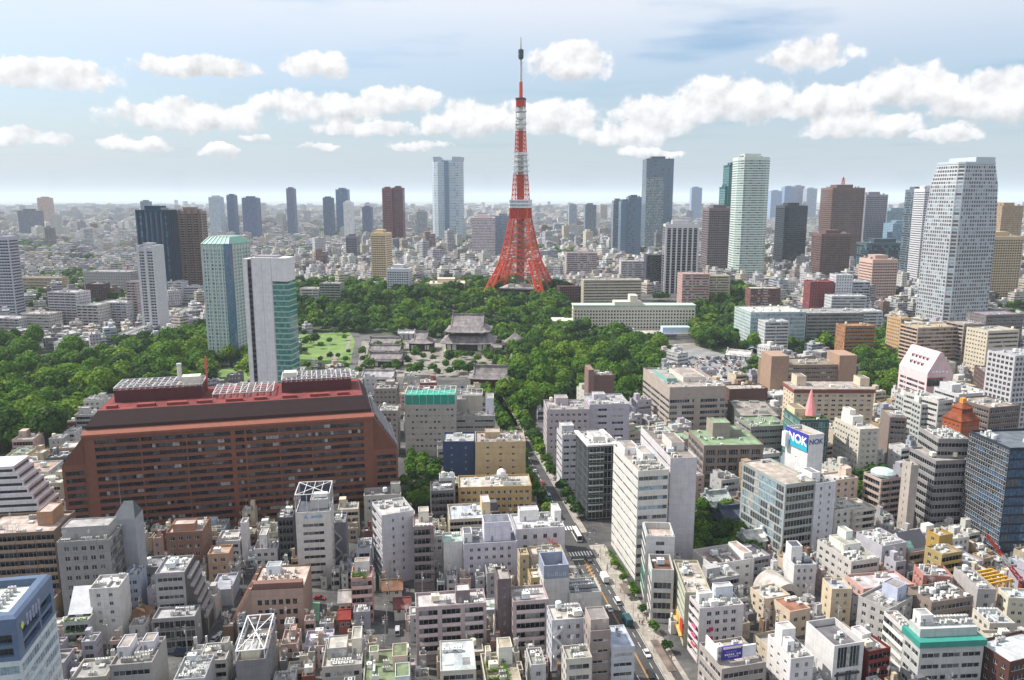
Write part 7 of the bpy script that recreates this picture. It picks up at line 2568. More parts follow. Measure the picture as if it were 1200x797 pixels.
for k in range(5):
 x = -a + 1.2 + k * (2 * a - 2) / 5
 for (x0, x1, z0_, z1_) in ((0, 1.0, 2.0, 2.25), (0, .25, 1.2, 2.0), (.75, 1.0, 1.2, 2.0), (0, 1.0, .95, 1.2))[(k % 2):]:
  q.box(x + x0, x + x1, -b + .03, -b + .095, h_ + z0_, h_ + z1_)
q.build('billboard_lettering', 'plain', bb_, G(176, 184, 200))
r_, a, b, h_ = find('white lower half')
for row in range(2):
 for k in range(6):
  link('air_conditioner', ac_mesh((k + row) % 2), r_, (.6, .6, .6), (-a + 1.6 + k * (2 * a - 2.6) / 6, -b * .1 + row * 2.6, h_ - .8))
railing(r_, 2 * a, 2 * b, h_, 1.0)
# vaulted grey hall
x_, y_ = at_z(911, 683, 7)
rr = thing('vaulted_hall', 'low hall with vaulted grey roof and arched front', 'building', (x_, y_, 0), R(18))
q = MB()
n_ = 12
pr_ = [(6.5 * math.cos(math.pi * (1 - i / n_)), 3 + 6.5 * math.sin(math.pi * i / n_)) for i in range(n_ + 1)]
for i in range(n_):
 (xa, za), (xb, zb) = pr_[i], pr_[i + 1]
 q.quad((xa, -6, za), (xb, -6, zb), (xb, 6, zb), (xa, 6, za), 1)
for s, y in ((1, -6), (-1, 6)):
 P_ = [(-6.5, y, 0), (6.5, y, 0)] + [(x, y, z) for x, z in pr_[::-1]]
 q.poly(P_ if s > 0 else P_[::-1], 0)
q.quad((-6.5, 6, 0), (-6.5, -6, 0), (-6.5, -6, 3), (-6.5, 6, 3), 0)
q.quad((6.5, -6, 0), (6.5, 6, 0), (6.5, 6, 3), (6.5, -6, 3), 0)
q.build('wall', ('wall', 'roofing'), rr, G(186, 178, 172))
q = MB()
q.poly([(4.4 * math.cos(math.pi * i / n_), -6.04, 2.4 + 4.4 * math.sin(math.pi * i / n_)) for i in range(n_ + 1)])
q.build('window', 'pane_dark', rr)
TAKEN.append((x_, y_, 6.5, 6, R(18)))
NAMED.append((rr['label'], (x_, y_, 9), rr))
# dark sloped roof of the blocky house
r_, a, b, h_ = find('blocky house')
q = MB()
q.quad((-a * .8, -b - .05, h_ - 5), (a, -b - .05, h_ - 5), (a, b * .3, h_ + 4.5), (-a * .8, b * .3, h_ + 4.5))
q.quad((a, b, h_ - .6), (-a * .8, b, h_ - .6), (-a * .8, b * .3, h_ + 4.5), (a, b * .3, h_ + 4.5))
q.poly([(a, -b - .05, h_ - 5), (a, b, h_ - .6), (a, b * .3, h_ + 4.5)], 1)
q.poly([(-a * .8, b, h_ - .6), (-a * .8, -b - .05, h_ - 5), (-a * .8, b * .3, h_ + 4.5)], 1)
q.build('sloped_roof', ('metal', 'frame_white'), r_, G(70, 70, 80))
q = MB()
q.quad((-a * .55, -b * .55, h_ - 1.55), (-a * .1, -b * .55, h_ - 1.55), (-a * .1, -b * .1, h_ + 1.6), (-a * .55, -b * .1, h_ + 1.6))
q.build('skylight', 'pane_green2', r_, None, (0, -.1, .15))
# small round roof
r_, a, b, h_ = find('small round-roofed')
q = MB()
q.lathe(0, 0, [(a * .9, h_ + .02), (a * .9, h_ + 1.2), (a * .7, h_ + 2.2), (a * .35, h_ + 2.8), (.1, h_ + 3)], 16)
q.build('dome', 'metal', r_, G(176, 190, 190))
# teal band and roof plant house
r_, a, b, h_ = find('white block wrapped by a teal')
q = MB()
q.prism(plan_rect(2 * a + 1.0, 2 * b + 1.0), h_ - 1.7, h_ + .25, 0, 0)
q.build('teal_band', 'plain', r_, G(54, 138, 126))
q = MB()
q.box(-a + 1.0, a - 1.0, -b + 2.2, b - .6, h_ + .26, h_ + 3.0)
o = q.build('plant_screen', 'wall', r_, G(176, 180, 180))
for k in range(8):
 link('air_conditioner', ac_mesh(k % 3), r_, (.62, .62, .6), (-a + 2.4 + k * (2 * a - 5) / 7, 0, h_ + 3.0))
 link('air_conditioner', ac_mesh(1), r_, (.66, .65, .62), (-a + 2.4 + k * (2 * a - 5) / 7, 2.2, h_ + 3.0))
roof_box(r_, -a * .6, b * .45, h_ + 3.0, 4, 4, 3.0, WHT)
# white framed block: black recess under the grey gable
r_, a, b, h_ = find('white framed block')
q = MB()
q.box(-a + .8, a - .8, -b - .02, -b - .004, h_ - 10.5, h_ - 9.6)
q.build('lower_recess', 'frame_dark', r_)
# red stair frame by the crossing
r_, a, b, h_ = find('beige low block with red')
q = MB()
for k in range(4):
 q.bar((a * .2 + k * 1.1, b, h_ - 1), (a * .2 + k * 1.1, b, h_ + 3), .1)
 q.bar((a * .2 + k * 1.1, b, h_ + 3 - k * .7), (a * .2 + k * 1.1 + 1.1, b, h_ + 2.3 - k * .7), .12)
 q.bar((a * .2 + k * 1.1, b - 1.4, h_ + 3 - k * .7), (a * .2 + k * 1.1 + 1.1, b - 1.4, h_ + 2.3 - k * .7), .12)
q.bar((-a, -b, h_ + .5), (a, -b, h_ + .5), .12)
q.build('red_stair_frame', 'steel', r_, G(200, 60, 40))
# dish on the wide tan block
r_, a, b, h_ = find('wide tan block')
q = MB()
q.lathe(a * .2, 0, [(.5, h_ - .8), (.5, h_ + 2), (2.0, h_ + 2.4), (2.3, h_ + 3.6), (2.0, h_ + 4.8), (.9, h_ + 5.7), (.1, h_ + 5.9)], 14)
q.build('radome', 'plain', r_, G(226, 224, 222))
# garden roofs
for lb in ('block with leafy roof', 'pink slim block'):
 r_, a, b, h_ = find(lb)
 for k in range(6 if 'leafy' in lb else 3):
  link('planter', planter_mesh(), r_, (.4, .33, .26), (-a * .5 + (k % 2) * a * .75, -b * .75 + (k // 2) * b * .5, h_ - .9), (k % 2) * 1.57)
# brown-pink sloped office
yb = 250
xL, _, zt_ = at_y(294, 692, yb)
xR = at_y(354, 692, yb)[0]
rr = thing('office_building', 'brown-pink office block with steep buttressed flank and roof plant', 'building', (xL, yb, 0), R(6))
wq, dq = xR - xL, 18.0
xs = at_y(268, 742, yb)[0] - xL
fc = (0, 0, 1, 0, 0, -1, wq)
q = MB()
PKB = G(168, 142, 130)
holed(q, fc, 0, zt_ - .01, [(1.6 + i * (wq - 3.4) / 6 + .4, 1.6 + i * (wq - 3.4) / 6 + 1.9) for i in range(6)], [(2.2, 4.2), (6, 8), (9.8, 11.8)], .35)
q.quad((wq, 0, 0), (wq, dq, 0), (wq, dq, zt_), (wq, 0, zt_))
q.quad((wq, dq, 0), (xs, dq, 0), (0, dq, zt_), (wq, dq, zt_))
q.poly([(xs, 0, 0), (0, 0, 0), (0, 0, zt_)])
q.quad((xs, dq, 0), (xs, 0, 0), (0, 0, zt_), (0, dq, zt_))
q.build('wall', 'wall', rr, PKB)
for i in range(6):
 for za in (2.2, 6, 9.8):
  put_window(rr, fc, 1.6 + i * (wq - 3.4) / 6 + .4, 1.6 + i * (wq - 3.4) / 6 + 1.9, za, za + 2, .35, 1, 'dark', rg_, 'frame_dark')
for k in range(4):
 q = MB()
 y = 1 + k * (dq - 2) / 3
 q.quad((xs - .9, y - .35, 0), (xs - .9, y + .35, 0), (-.9, y + .35, zt_ + .3), (-.9, y - .35, zt_ + .3))
 q.quad((xs - .9, y - .35, 0), (-.9, y - .35, zt_ + .3), (.1, y - .35, zt_ + .3), (xs + .1, y - .35, 0))
 q.quad((xs + .1, y + .35, 0), (.1, y + .35, zt_ + .3), (-.9, y + .35, zt_ + .3), (xs - .9, y + .35, 0))
 q.quad((-.9, y - .35, zt_ + .3), (-.9, y + .35, zt_ + .3), (.1, y + .35, zt_ + .3), (.1, y - .35, zt_ + .3))
 q.build('buttress', 'wall', rr, G(190, 156, 138))
q = MB()
q.quad((.2, .3, zt_ - .6), (wq - .2, .3, zt_ - .6), (wq - .2, dq - .3, zt_ - .6), (.2, dq - .3, zt_ - .6))
q.build('roof', 'roofing', rr, G(196, 176, 166))
q = MB()
q.box(.6, wq - .4, .5, 3.2, zt_ - .59, zt_ + 2.0)
q.build('plant_screen', 'wall', rr, G(120, 88, 80))
for k in range(5):
 for j in range(3):
  link('air_conditioner', ac_mesh((k + j) % 3), rr, (.62, .58, .54), (3 + k * (wq - 5) / 5, 5.5 + j * 3.6, zt_ - .6))
roof_box(rr, wq * .3, dq - 4, zt_ - .6, 5, 4, 3, G(205, 214, 224))
TAKEN.append((xL + wq / 2 - 3, yb + dq / 2, wq / 2 + 4, dq / 2, R(6)))
NAMED.append((rr['label'], (xL + wq / 2, yb, zt_), rr))
# grey block with white roof frame
bld('grey block carrying an open white roof frame with cream plant', (311, 772), 276, 205, 'R', d=20, th=R(9), col=G(132, 130, 134), roof=G(150, 140, 132), F=BL, S=PU(nc=2, k='dark'), n=0, ph=1.5, low=8)
r_, a, b, h_ = find('grey block carrying an open')
truss_frame(r_, 2 * a - .4, 2 * b - .4, h_ - 1, h_ + 3.0, (.72, .73, .76), True, .2)
roof_box(r_, -a * .1, -b * .5, h_ - 1.5, a * 1.2, b * .6, 3.0, G(214, 204, 184), door=False)
for k in range(4):
 link('air_conditioner', ac_mesh(2), r_, (.6, .6, .62), (-a * .6 + k * a * .4, b * .4, h_ - 1.5))
# white tower with the blue sign
bld('slim white office tower with blue lettered sign and open roof frame before the brick slab', (387, 599), 346, 284, 'R', d=14, th=R(8), col=G(220, 214, 208), roof=G(96, 100, 112), F=RB(nb=1, fl=3.25, wh=1.35, m=2.6, k='dark', sp=1.8, top=3.8, gap=.5), S=PU(nc=2), n=0, ph=.4, low=2)
r_, a, b, h_ = find('slim white office tower with blue')
truss_frame(r_, 2 * a - .3, 2 * b - .3, h_ - .3, h_ + 7.2, (.76, .75, .74), True, .17)
q = MB()
for k in range(9):
 q.bar((-a + .3 + k * (2 * a - .6) / 8, b - .3, h_ + 7), (0, b - .3, h_ + 1), .07)
q.build('frame_brace', 'metal', r_, (.55, .56, .58))
q = MB()
q.box(-a + .4, a - .4, b - .9, b - .6, h_ - .3, h_ + 6.2)
q.build('dark_screen', 'plain', r_, G(62, 66, 82))
roof_box(r_, a * .3, -b * .05, h_ - .4, a * 1.0, b * .7, 3.4, G(190, 186, 184), door=False)
roof_box(r_, a * .35, b * .15, h_ + 3.3, a * .8, b * .4, 1.3, G(226, 226, 226), door=False, cap=False)
q = MB()
q.poly([(-a * .42 + x, -b - .05, h_ - 1.7 + z) for x, z in ((-.75, -.75), (.75, -.75), (0, .85))])
q.poly([(-a * .42 + x, -b - .056, h_ - 1.7 + z) for x, z in ((-.25, -.5), (.25, -.5), (0, .1))], 1)
q.build('sign_emblem', ('plain', 'frame_white'), r_, G(60, 150, 205))
letters(r_, 'amcis', 1.9, (a * .22, -b - .06, h_ - 1.75), (math.pi / 2, 0, 0), G(70, 160, 210), bold=.03)

# lettered sign tower
bld('white sign tower with large white lettering on a purple and teal band', (948, 510), 966, 318, 'L', back=(922, 499), col=G(228, 226, 226), roof=G(180, 170, 150), F=PU(nc=1, ww=1.2, wh=5, fl=20, k='dark', sill=3), S=PU(nc=1, ww=.8, wh=.8, fl=12, k='dark'), n=2, low=16, ph=2.0)
r_, a, b, h_ = find('white sign tower')
sb_h = 7.6
ng = 10
q = MB()
for i in range(ng):
 z0_ = h_ - sb_h + sb_h * i / ng
 q.box(-a - .45, -a - .03, -b + .1, b - .1, z0_, z0_ + sb_h / ng, min(i, 9) // 5)
sg = q.build('sign_board', ('plain', 'plain'), r_, G(62, 60, 160))
q = MB()
q.box(-a - .5, -a - .451, -b + .1, b - .1, h_ - sb_h, h_ - sb_h * .52)
q.build('teal_band', 'plain', sg, G(40, 165, 190))
letters(sg, 'NOK', 5.3, (-a - .53, -.9, h_ - sb_h * .48), (math.pi / 2, 0, -math.pi / 2), G(240, 240, 244), bold=.12)
letters(r_, 'NOK', 3.2, (0, -b - .06, h_ - sb_h * .45), (math.pi / 2, 0, 0), G(56, 74, 128), bold=.06)
q = MB()
q.box(-a - 2.4, -a - .5, b - 2.5, b - .2, h_ - sb_h - 1, h_ - 2)
q.build('sign_return', 'wall', r_, G(226, 226, 228))


def gable(label, u0, u1, vb, d_, eave, rise_, gb, th, ridge, rd, tile, wallc, **kw):
 x0, y0 = at_z((u0 + u1) / 2, vb, 0)
 zc = y0 * math.cos(PIT) + CAM_H * math.sin(PIT)
 w_ = (u1 - u0) * zc / FPX
 r = thing('gabled_house', label, 'house', (x0, y0 + d_ / 2, 0), th)
 q = MB()
 q.box(-w_ / 2 + .5, w_ / 2 - .5, -d_ / 2 + .5, d_ / 2 - .5, 0, eave)
 for s in (-1, 1):
  P_ = [(s * (w_ / 2 - .5), -d_ / 2 + .5, eave), (s * (w_ / 2 - .5), d_ / 2 - .5, eave), (s * (w_ / 2 - .5), 0, eave + gb)]
  q.poly(P_ if s > 0 else P_[::-1])
 wl_ = q.build('wall', 'wall', r, wallc)
 q = MB()
 for s in (-1, 1):
  a_, b_ = (-w_ / 2, s * d_ / 2, eave - .3), (w_ / 2, s * d_ / 2, eave - .3)
  c_, e_ = (w_ / 2, 0, eave + gb), (-w_ / 2, 0, eave + gb)
  pts = [a_, b_, c_, e_] if s < 0 else [b_, a_, e_, c_]
  q.quad(*pts)
  q.quad(*[(x, y, z - .25) for x, y, z in pts[::-1]])
  q.quad(pts[1], pts[0], (pts[0][0], pts[0][1], pts[0][2] - .25), (pts[1][0], pts[1][1], pts[1][2] - .25))
 q.box(-w_ / 2, w_ / 2, -.2, .2, eave + gb - .05, eave + gb + .25)
 q.build('roof', 'roofing', r, tile)
 fc_ = (-w_ / 2 + .5, -d_ / 2 + .5, 1, 0, 0, -1, w_ - 1)
 for k in range(2):
  put_window(r, fc_, w_ * (.15 + .4 * k), w_ * (.15 + .4 * k) + 1.3, 3.0, 4.3, -.02, 1, 'dark', rg_)
 TAKEN.append((x0, y0 + d_ / 2, w_ / 2, d_ / 2, th))
 NAMED.append((label, (x0, y0 + d_ / 2, eave + gb), r))


# temple roofs in the trees beside the glazed office
hall('dark blue tiled shrine roof among trees beside the glazed office', 843, 884, 628, 13, 6, 2.2, 3.0, R(14), .95, .8, G(78, 88, 108), lift=.2, over=1.15, panel=False)
hall('pale grey temple roof tucked behind the dark blue shrine roof', 828, 856, 607, 12, 6, 2, 2.6, R(14), .95, .8, G(176, 184, 184), lift=.2, over=1.15, panel=False)
hall('broad brown-grey roof beside the dark blue shrine roof', 866, 902, 612, 15, 6, 2, 2.6, R(18), .95, .8, G(140, 128, 122), lift=.2, over=1.15, panel=False)
hall('dark long roof at the foot of the glazed office', 896, 930, 640, 10, 6, 1.5, 2.0, R(18), .95, .8, G(98, 90, 90), lift=.2, over=1.15, panel=False)
hall('small white roofed shrine in the trees below the dark blue roof', 870, 898, 654, 9, 7, 1.2, 1.4, R(18), .95, .8, G(205, 206, 204), G(190, 188, 186), lift=.1, over=1.1, panel=False)
gable('house with orange tiled roof near the wide green roof', 446, 471, 706, 8, 5, 1, 2.2, T8, .98, .9, G(132, 98, 78), G(205, 196, 184), lift=0, over=1.08, panel=False)
gable('house with red metal roof near the wide green roof', 459, 481, 728, 8, 5, 1, 2.0, T8, .98, .9, G(118, 66, 64), G(205, 200, 192), lift=0, over=1.08, panel=False)
hall('small house with brown hipped roof under the white stepped house', 148, 172, 742, 9, 5, 3.2, None, T8, .3, .1, G(140, 108, 84), G(176, 160, 146), lift=0, over=1.1, panel=False)
gable('grey gabled house between green courtyard and pink slim block', 394, 411, 724, 9, 6, 1, 2.4, T8, .98, .9, G(176, 172, 170), G(196, 190, 182), lift=0, over=1.08, panel=False)
gable('rusty red cabin roof below the grey gabled house', 394, 410, 744, 7, 6, 1, 1.6, T8, .98, .9, G(140, 52, 44), G(150, 90, 80), lift=0, over=1.08, panel=False)
sheet('green_courtyard', gpoly([(358, 728), (374, 728), (375, 706), (359, 706)]), 0.1, 'court', (1, 1, 1))

# white stepped terraces at the left edge
x_, y_, z_ = at_y(10, 548, 332)
rr = thing('apartment_building', 'white stepped pyramid of terraces beside the brick slab', 'building', (x_ - 6, y_ + 8, 0), T8)
n_ = 8
for i in range(n_):
 z1_ = z_ - i * 3.2
 q = MB()
 q.box(-12, 6 + i * 1.9, -7 - i * .4, 8, max(0, z1_ - 3.2), z1_ - (.003 if i else 0))
 q.build('storey', 'wall', rr, G(216, 212, 214))
 q = MB()
 q.box(-11, 6 + i * 1.9 - .6, -7.08 - i * .4, -7.01 - i * .4, z1_ - 2.6, z1_ - 1.4)
 q.box(6 + i * 1.9 + .01, 6 + i * 1.9 + .08, -6 - i * .4, 7, z1_ - 2.6, z1_ - 1.3)
 q.build('window_band', 'pane_dark', rr)
TAKEN.append((x_ - 3, y_ + 8, 14, 9, T8))
NAMED.append((rr['label'], (x_, y_, z_), rr))

# construction yard with yellow steel
x_, y_ = at_z(1156, 676, 14)
rr = thing('construction_frame', 'open yard of yellow steel beams beside the concrete wall', 'construction site', (x_, y_, 0), R(18))
for k in range(5):
 q = MB()
 q.box(-8, 8, -4.2 + k * 2.1, -3.7 + k * 2.1, 13.4, 14)
 for x in (-7, 0, 7):
  q.bar((x, -4 + k * 2.1, 0), (x, -4 + k * 2.1, 13.5), .25)
 q.build('beam', 'steel', rr, G(206, 160, 60))
q = MB()
for k in range(6):
 q.bar((-8 + k * 3, -4, 13.1), (-6 + k * 3, 5, 13.1), .25)
q.build('brace', 'steel', rr, G(200, 150, 50))
TAKEN.append((x_, y_, 8, 5, R(18)))

# crane boom, red and white
a0, a1 = at_y(1196, 680, 262), at_y(1156, 627, 262)
rr = thing('mobile_crane', 'red and white crane boom raised before the glass office tower', 'crane', (a0[0] + 1, 262, 0), 0)
n_ = 9
off = np.array((a0[0] + 1, 262, 0))
A0, A1 = np.array(a0) - off, np.array(a1) - off
for i in range(n_):
 p_, q_ = A0 + (A1 - A0) * i / n_, A0 + (A1 - A0) * (i + 1) / n_
 q = MB()
 wd = .7 * (1 - .5 * i / n_)
 for dx_, dy_ in ((-1, -1), (1, -1), (1, 1), (-1, 1)):
  v_ = np.array((dx_ * wd * .7, dy_ * wd, dx_ * wd * .5))
  q.bar(p_ + v_, q_ + v_, .16)
  q.bar(p_ + v_, q_ + np.array((-dx_ * wd * .7, dy_ * wd, -dx_ * wd * .5)), .11)
  q.bar(q_ + v_, q_ + np.array((dx_ * wd * .7, -dy_ * wd, dx_ * wd * .5)), .09)
 q.build('boom_section', 'steel', rr, G(206, 60, 40) if i % 9 in (0, 1, 2, 5, 6, 7, 8) else G(226, 222, 220))
q = MB()
q.box(-1.0, 1.2, -1.0, 1.0, 1.2, A0[2] - .6)
q.box(-2.5, 3.5, -1.8, 1.8, .5, 1.2)
q.build('crane_base', 'steel', rr, G(110, 50, 44))
q = MB()
q.bar(A1, (A1[0] - .2, A1[1], A1[2] - 9), .05)
q.build('hoist_rope', 'plain', rr, (.1, .1, .1))
# ------------------------------------------------------------------ small buildings filling the blocks
rf = random.Random(21)
CUT = (' with ', ' beside ', ' behind ', ' before ', ' in ', ' of ', ' below ', ' at ', ' between ', ' facing ', ' standing ', ' squeezed ', ' joined ', ' under ', ' against ', ' by ', ' on ', ' whose ', ' to ', ' among ', ' carrying ', ' attached ', ' stepping ', ' crowded ', ' full ', ' next ', ' cut ', ' pressed ', ' half ', ' near ', ' tucked ', ' above ', ' topped ', ' wrapped ', ' from ', ' rising ', ' beyond ', ' seen ', ' touching ', ' raised ', ' wall ')


def short(lb):
 k = min([lb.find(c) for c in CUT if lb.find(c) > 0] or [len(lb)])
 return ' '.join(lb[:k].replace(',', '').split()[:6])


LAND = [(short(l), c) for l, c, r in NAMED]
cnt = {}
for l, c in LAND:
 cnt[l] = cnt.get(l, 0) + 1
LAND = [(l, c) for l, c in LAND if cnt[l] == 1 and 2 <= len(l.split())]
USED = set()


def relation(x, y, k):
 l, c = k
 dx_, dy_ = x - c[0], y - c[1]
 if dy_ < -9 and abs(dx_) < abs(dy_) * 1.2:
  return 'in front of the ' + l
 if dy_ > 9 and abs(dx_) < abs(dy_) * 1.2:
  return 'behind the ' + l
 return 'beside the ' + l


def auto_label(x, y, head):
 ks = sorted(LAND, key=lambda k: (k[1][0] - x) ** 2 + (k[1][1] - y) ** 2)[:7]
 for k in ks:
  s = head + ' ' + relation(x, y, k)
  if s not in USED and len(s.split()) <= 16:
   USED.add(s)
   return s
 for i in range(4):
  for j in range(i + 1, 5):
   s = head.split(' with ')[0] + ' between the ' + ks[i][0] + ' and ' + ks[j][0]
   if s not in USED and len(s.split()) <= 16:
    USED.add(s)
    return s
 return head + ' ' + relation(x, y, ks[0])


PAL = [('white', (222, 220, 220)), ('pale grey', (190, 188, 190)), ('cream', (218, 204, 180)), ('beige', (204, 186, 160)), ('lavender-grey', (186, 182, 196)), ('pinkish', (206, 178, 168)),
       ('brown', (140, 110, 95)), ('dark grey', (112, 110, 116)), ('off-white', (212, 210, 202)), ('tan', (186, 160, 130)), ('red-brown', (146, 92, 78)), ('light blue-grey', (176, 188, 200))]
PW = [10, 6, 6, 4, 5, 3, 2, 2, 7, 2, 1, 2]
ROOFS = [((196, 194, 192), 'pale roof'), ((170, 166, 162), 'grey roof'), ((212, 212, 210), 'white roof'), ((150, 146, 144), 'dark roof'), ((150, 178, 150), 'green roof'), ((186, 164, 150), 'brownish roof'), ((178, 190, 205), 'bluish roof')]
RWT = [5, 6, 5, 2, 1, 2, 1]


def hits_road(ob):
 pts = obb_pts(ob)
 cx, cy = ob[0], ob[1]
 for a, b, hw in ROADS:
  dx_, dy_ = b[0] - a[0], b[1] - a[1]
  L2 = dx_ * dx_ + dy_ * dy_
  L = math.sqrt(L2)
  best = 1e9
  s = []
  for (x, y) in pts + [(cx, cy)]:
   t = ((x - a[0]) * dx_ + (y - a[1]) * dy_) / L2
   if -.02 < t < 1.02:
    s.append(((x - a[0]) * dy_ - (y - a[1]) * dx_) / L)
  if s and min(s) < hw and max(s) > -hw:
   return True
 return False


YARD = gpoly([(412, 446), (612, 468), (606, 410), (588, 402), (420, 398)])
SHRINE = gpoly([(815, 660), (905, 660), (940, 645), (905, 596), (822, 596)])
GROVE = gpoly([(998, 592), (1036, 588), (1034, 556), (1000, 552)])
ALLEY = gpoly([(466, 600), (512, 606), (512, 545), (478, 540)])
COURT = gpoly([(354, 732), (378, 732), (379, 702), (355, 702)])
KEEP = [PARK_L, PARK_C, PARK_R, LAWN, LOT, YARD, SHRINE, GROVE, ALLEY, COURT]


ROOTS = []
COUNT = [0]
# which of the small blocks show between the others (the rest are left out)
SHOWN = '111111111101101011100110100001011110111111111111110010000110001011011110110010101110111111111110000000011011011000010111110000010111010110100110111010100011001101110011110101000011110100011111101111101111111011110001001100101101001000101011101110011100000001100011111100000000001011110010000111100011100001100101000000001000100011000100000000111110010111111110110110001010111010000011111100010010010000110011000000000001001000000100110001000110010010111101010000100100111000001100000000100001011000000000000100100001111000000000100001010011000000001100000100000000000001110011111000000000001000000000100001110000010000000100101101001000100000000000010000000011001000000000011001011000110000000000101110001100010001100111001000100110011111000010011001000000011111000001000000000001100011010000100000010000010010000000011100000000001000010001000000001000000000000000100000000000000010100100100000011'


def small_block(x, y, th, w_, d_, h_, group, side):
 TAKEN.append((x, y, w_ / 2, d_ / 2, th))
 COUNT[0] += 1
 if SHOWN and SHOWN[COUNT[0] - 1] == '0':
  return
 rf = random.Random(4000 + COUNT[0])
 cn, cv = rf.choices(PAL, PW)[0]
 rv, rn = rf.choices(ROOFS, RWT)[0]
 j = rf.uniform(.92, 1.03)
 col = tuple(c * .78 for c in G(*[min(228, c * j) for c in cv]))
 fl = max(2, round(h_ / 3.2))
 num = {2: 'two', 3: 'three', 4: 'four', 5: 'five', 6: 'six', 7: 'seven', 8: 'eight'}.get(fl, 'tall many')
 lb = auto_label(x, y, '%s %s-storey block with %s' % (cn, num, rn))
 root = thing('town_building', lb, 'building', (x, y, gz(y)), th, group)
 root.name = 'small_building' if y < 338 else 'low_block'
 ROOTS.append((root, x, y, th, w_, d_, h_))
 ty = rf.random()
 F = PU(sp=rf.uniform(2.4, 3.4), ww=rf.uniform(1.0, 1.8), wh=rf.uniform(1.1, 1.6), fl=3.1) if ty < .5 else (BA(fl=3.1, k='dark') if ty < .78 else RB(fl=3.2))
 F['hide'] = max(0, h_ - 7.5)
 S = PU(nc=rf.choice((1, 2, 2, 3)), ww=1.1, wh=1.2, fl=3.1) if rf.random() < .75 else BL
 S = dict(S, hide=max(0, h_ - 7.5))
 fs = {'F': F, 'B': PAT, side: S, ('R' if side == 'L' else 'L'): PAT}
 _, zr = body(root, w_, d_, 0, h_, fs, col, tuple(c * .85 for c in G(*rv)), rf, rf.uniform(.4, 1.1))
 boxes = []
 if rf.random() < .72:
  pw, pd = w_ * rf.uniform(.25, .45), d_ * rf.uniform(.25, .45)
  px, py = rf.choice((-1, 1)) * (w_ / 2 - pw / 2 - .4), rf.uniform(-.1, 1) * (d_ / 2 - pd / 2 - .4)
  roof_box(root, px, py, zr, pw, pd, rf.uniform(2.4, 4.2), col, G(*rv), cap=rf.random() < .6)
  boxes.append((px, py, pw / 2 + .3, pd / 2 + .3))
 clutter(root, w_, d_, zr, rf, rf.randint(3, 8), boxes)


def try_fill(x0, x1, y0, y1, step, hr, group, th_fn, size, tries=3):
 n = 0
 y = y0
 while y < y1:
  x = x0
  while x < x1:
   for _ in range(tries):
    xx, yy = x + rf.uniform(-.3, .3) * step, y + rf.uniform(-.3, .3) * step
    k = rf.choice((1, 1, .8, .6))
    w_, d_ = rf.uniform(*size) * k, rf.uniform(*size) * k
    h_ = rf.uniform(*hr) if rf.random() < .85 else hr[1] * rf.uniform(1.0, 1.35)
    u, v, zc = proj(xx, yy, h_)
    if not (-30 < u < 1230 and v < 830):
     continue
    th = th_fn(xx, yy)
    ob = (xx, yy, w_ / 2 + .5, d_ / 2 + .5, th)
    if any(obb_hit(ob, t_) for t_ in TAKEN) or hits_road(ob):
     continue
    if any(in_poly(a, b, K) for K in KEEP for a, b in obb_pts(ob) + [(xx, yy)]):
     continue
    small_block(xx, yy, th, w_, d_, h_, group, 'R' if u < 640 else 'L')
    n += 1
    break
   x += step
  y += step
 return n


thf = lambda x, y: R(8) if x < mainx(y) + 28 else R(18)
n1 = try_fill(-190, 230, 196, 335, 12, (5.5, 10.5), 'small blocks packed between the larger buildings', thf, (7.5, 12.5))
n1 += try_fill(-190, 230, 198, 335, 8, (5, 8), 'small blocks packed between the larger buildings', thf, (5, 7.5), 2)
n1 += try_fill(-170, 210, 198, 330, 4.6, (3.5, 7), 'small blocks packed between the larger buildings', thf, (3.0, 4.8), 3)
n2 = try_fill(-300, 400, 340, 640, 17, (7, 13), 'low blocks of the middle distance', thf, (10, 18), 3)
n2 += try_fill(40, 380, 340, 640, 11, (6, 11), 'low blocks of the middle distance', thf, (6, 10), 2)
print('infill', n1, n2)

# ------------------------------------------------------------------ the low town out to the horizon
nr_ = np.random.default_rng(8)
TK = np.array([(t_[0], t_[1], math.hypot(t_[2], t_[3])) for t_ in TAKEN])
polys = [PARK_L, PARK_C, PARK_R, LAWN, LOT, YARD, gpoly([(400, 446), (480, 420), (600, 420), (640, 350), (400, 360)]), gpoly([(640, 352), (830, 352), (880, 412), (640, 412)])]
FARB = []      # x, y, w, d, h, rot, r, g, b
FART = []      # lots that carry trees instead
EXP_PX = [(150, 392), (178, 381), (198, 372), (214, 362), (226, 353), (238, 345)]
EXPW = [at_z(u, v, 14) for u, v in EXP_PX]
FPAL = np.array([G(*c) for c in ((216, 214, 216), (196, 194, 198), (210, 198, 178), (182, 176, 186), (170, 150, 140), (205, 190, 180), (140, 132, 136), (214, 212, 206), (150, 120, 110), (120, 118, 126), (186, 196, 208))])
FPW = np.array([9, 7, 5, 5, 2, 4, 2, 8, 1.5, 1.5, 2])
FPW /= FPW.sum()
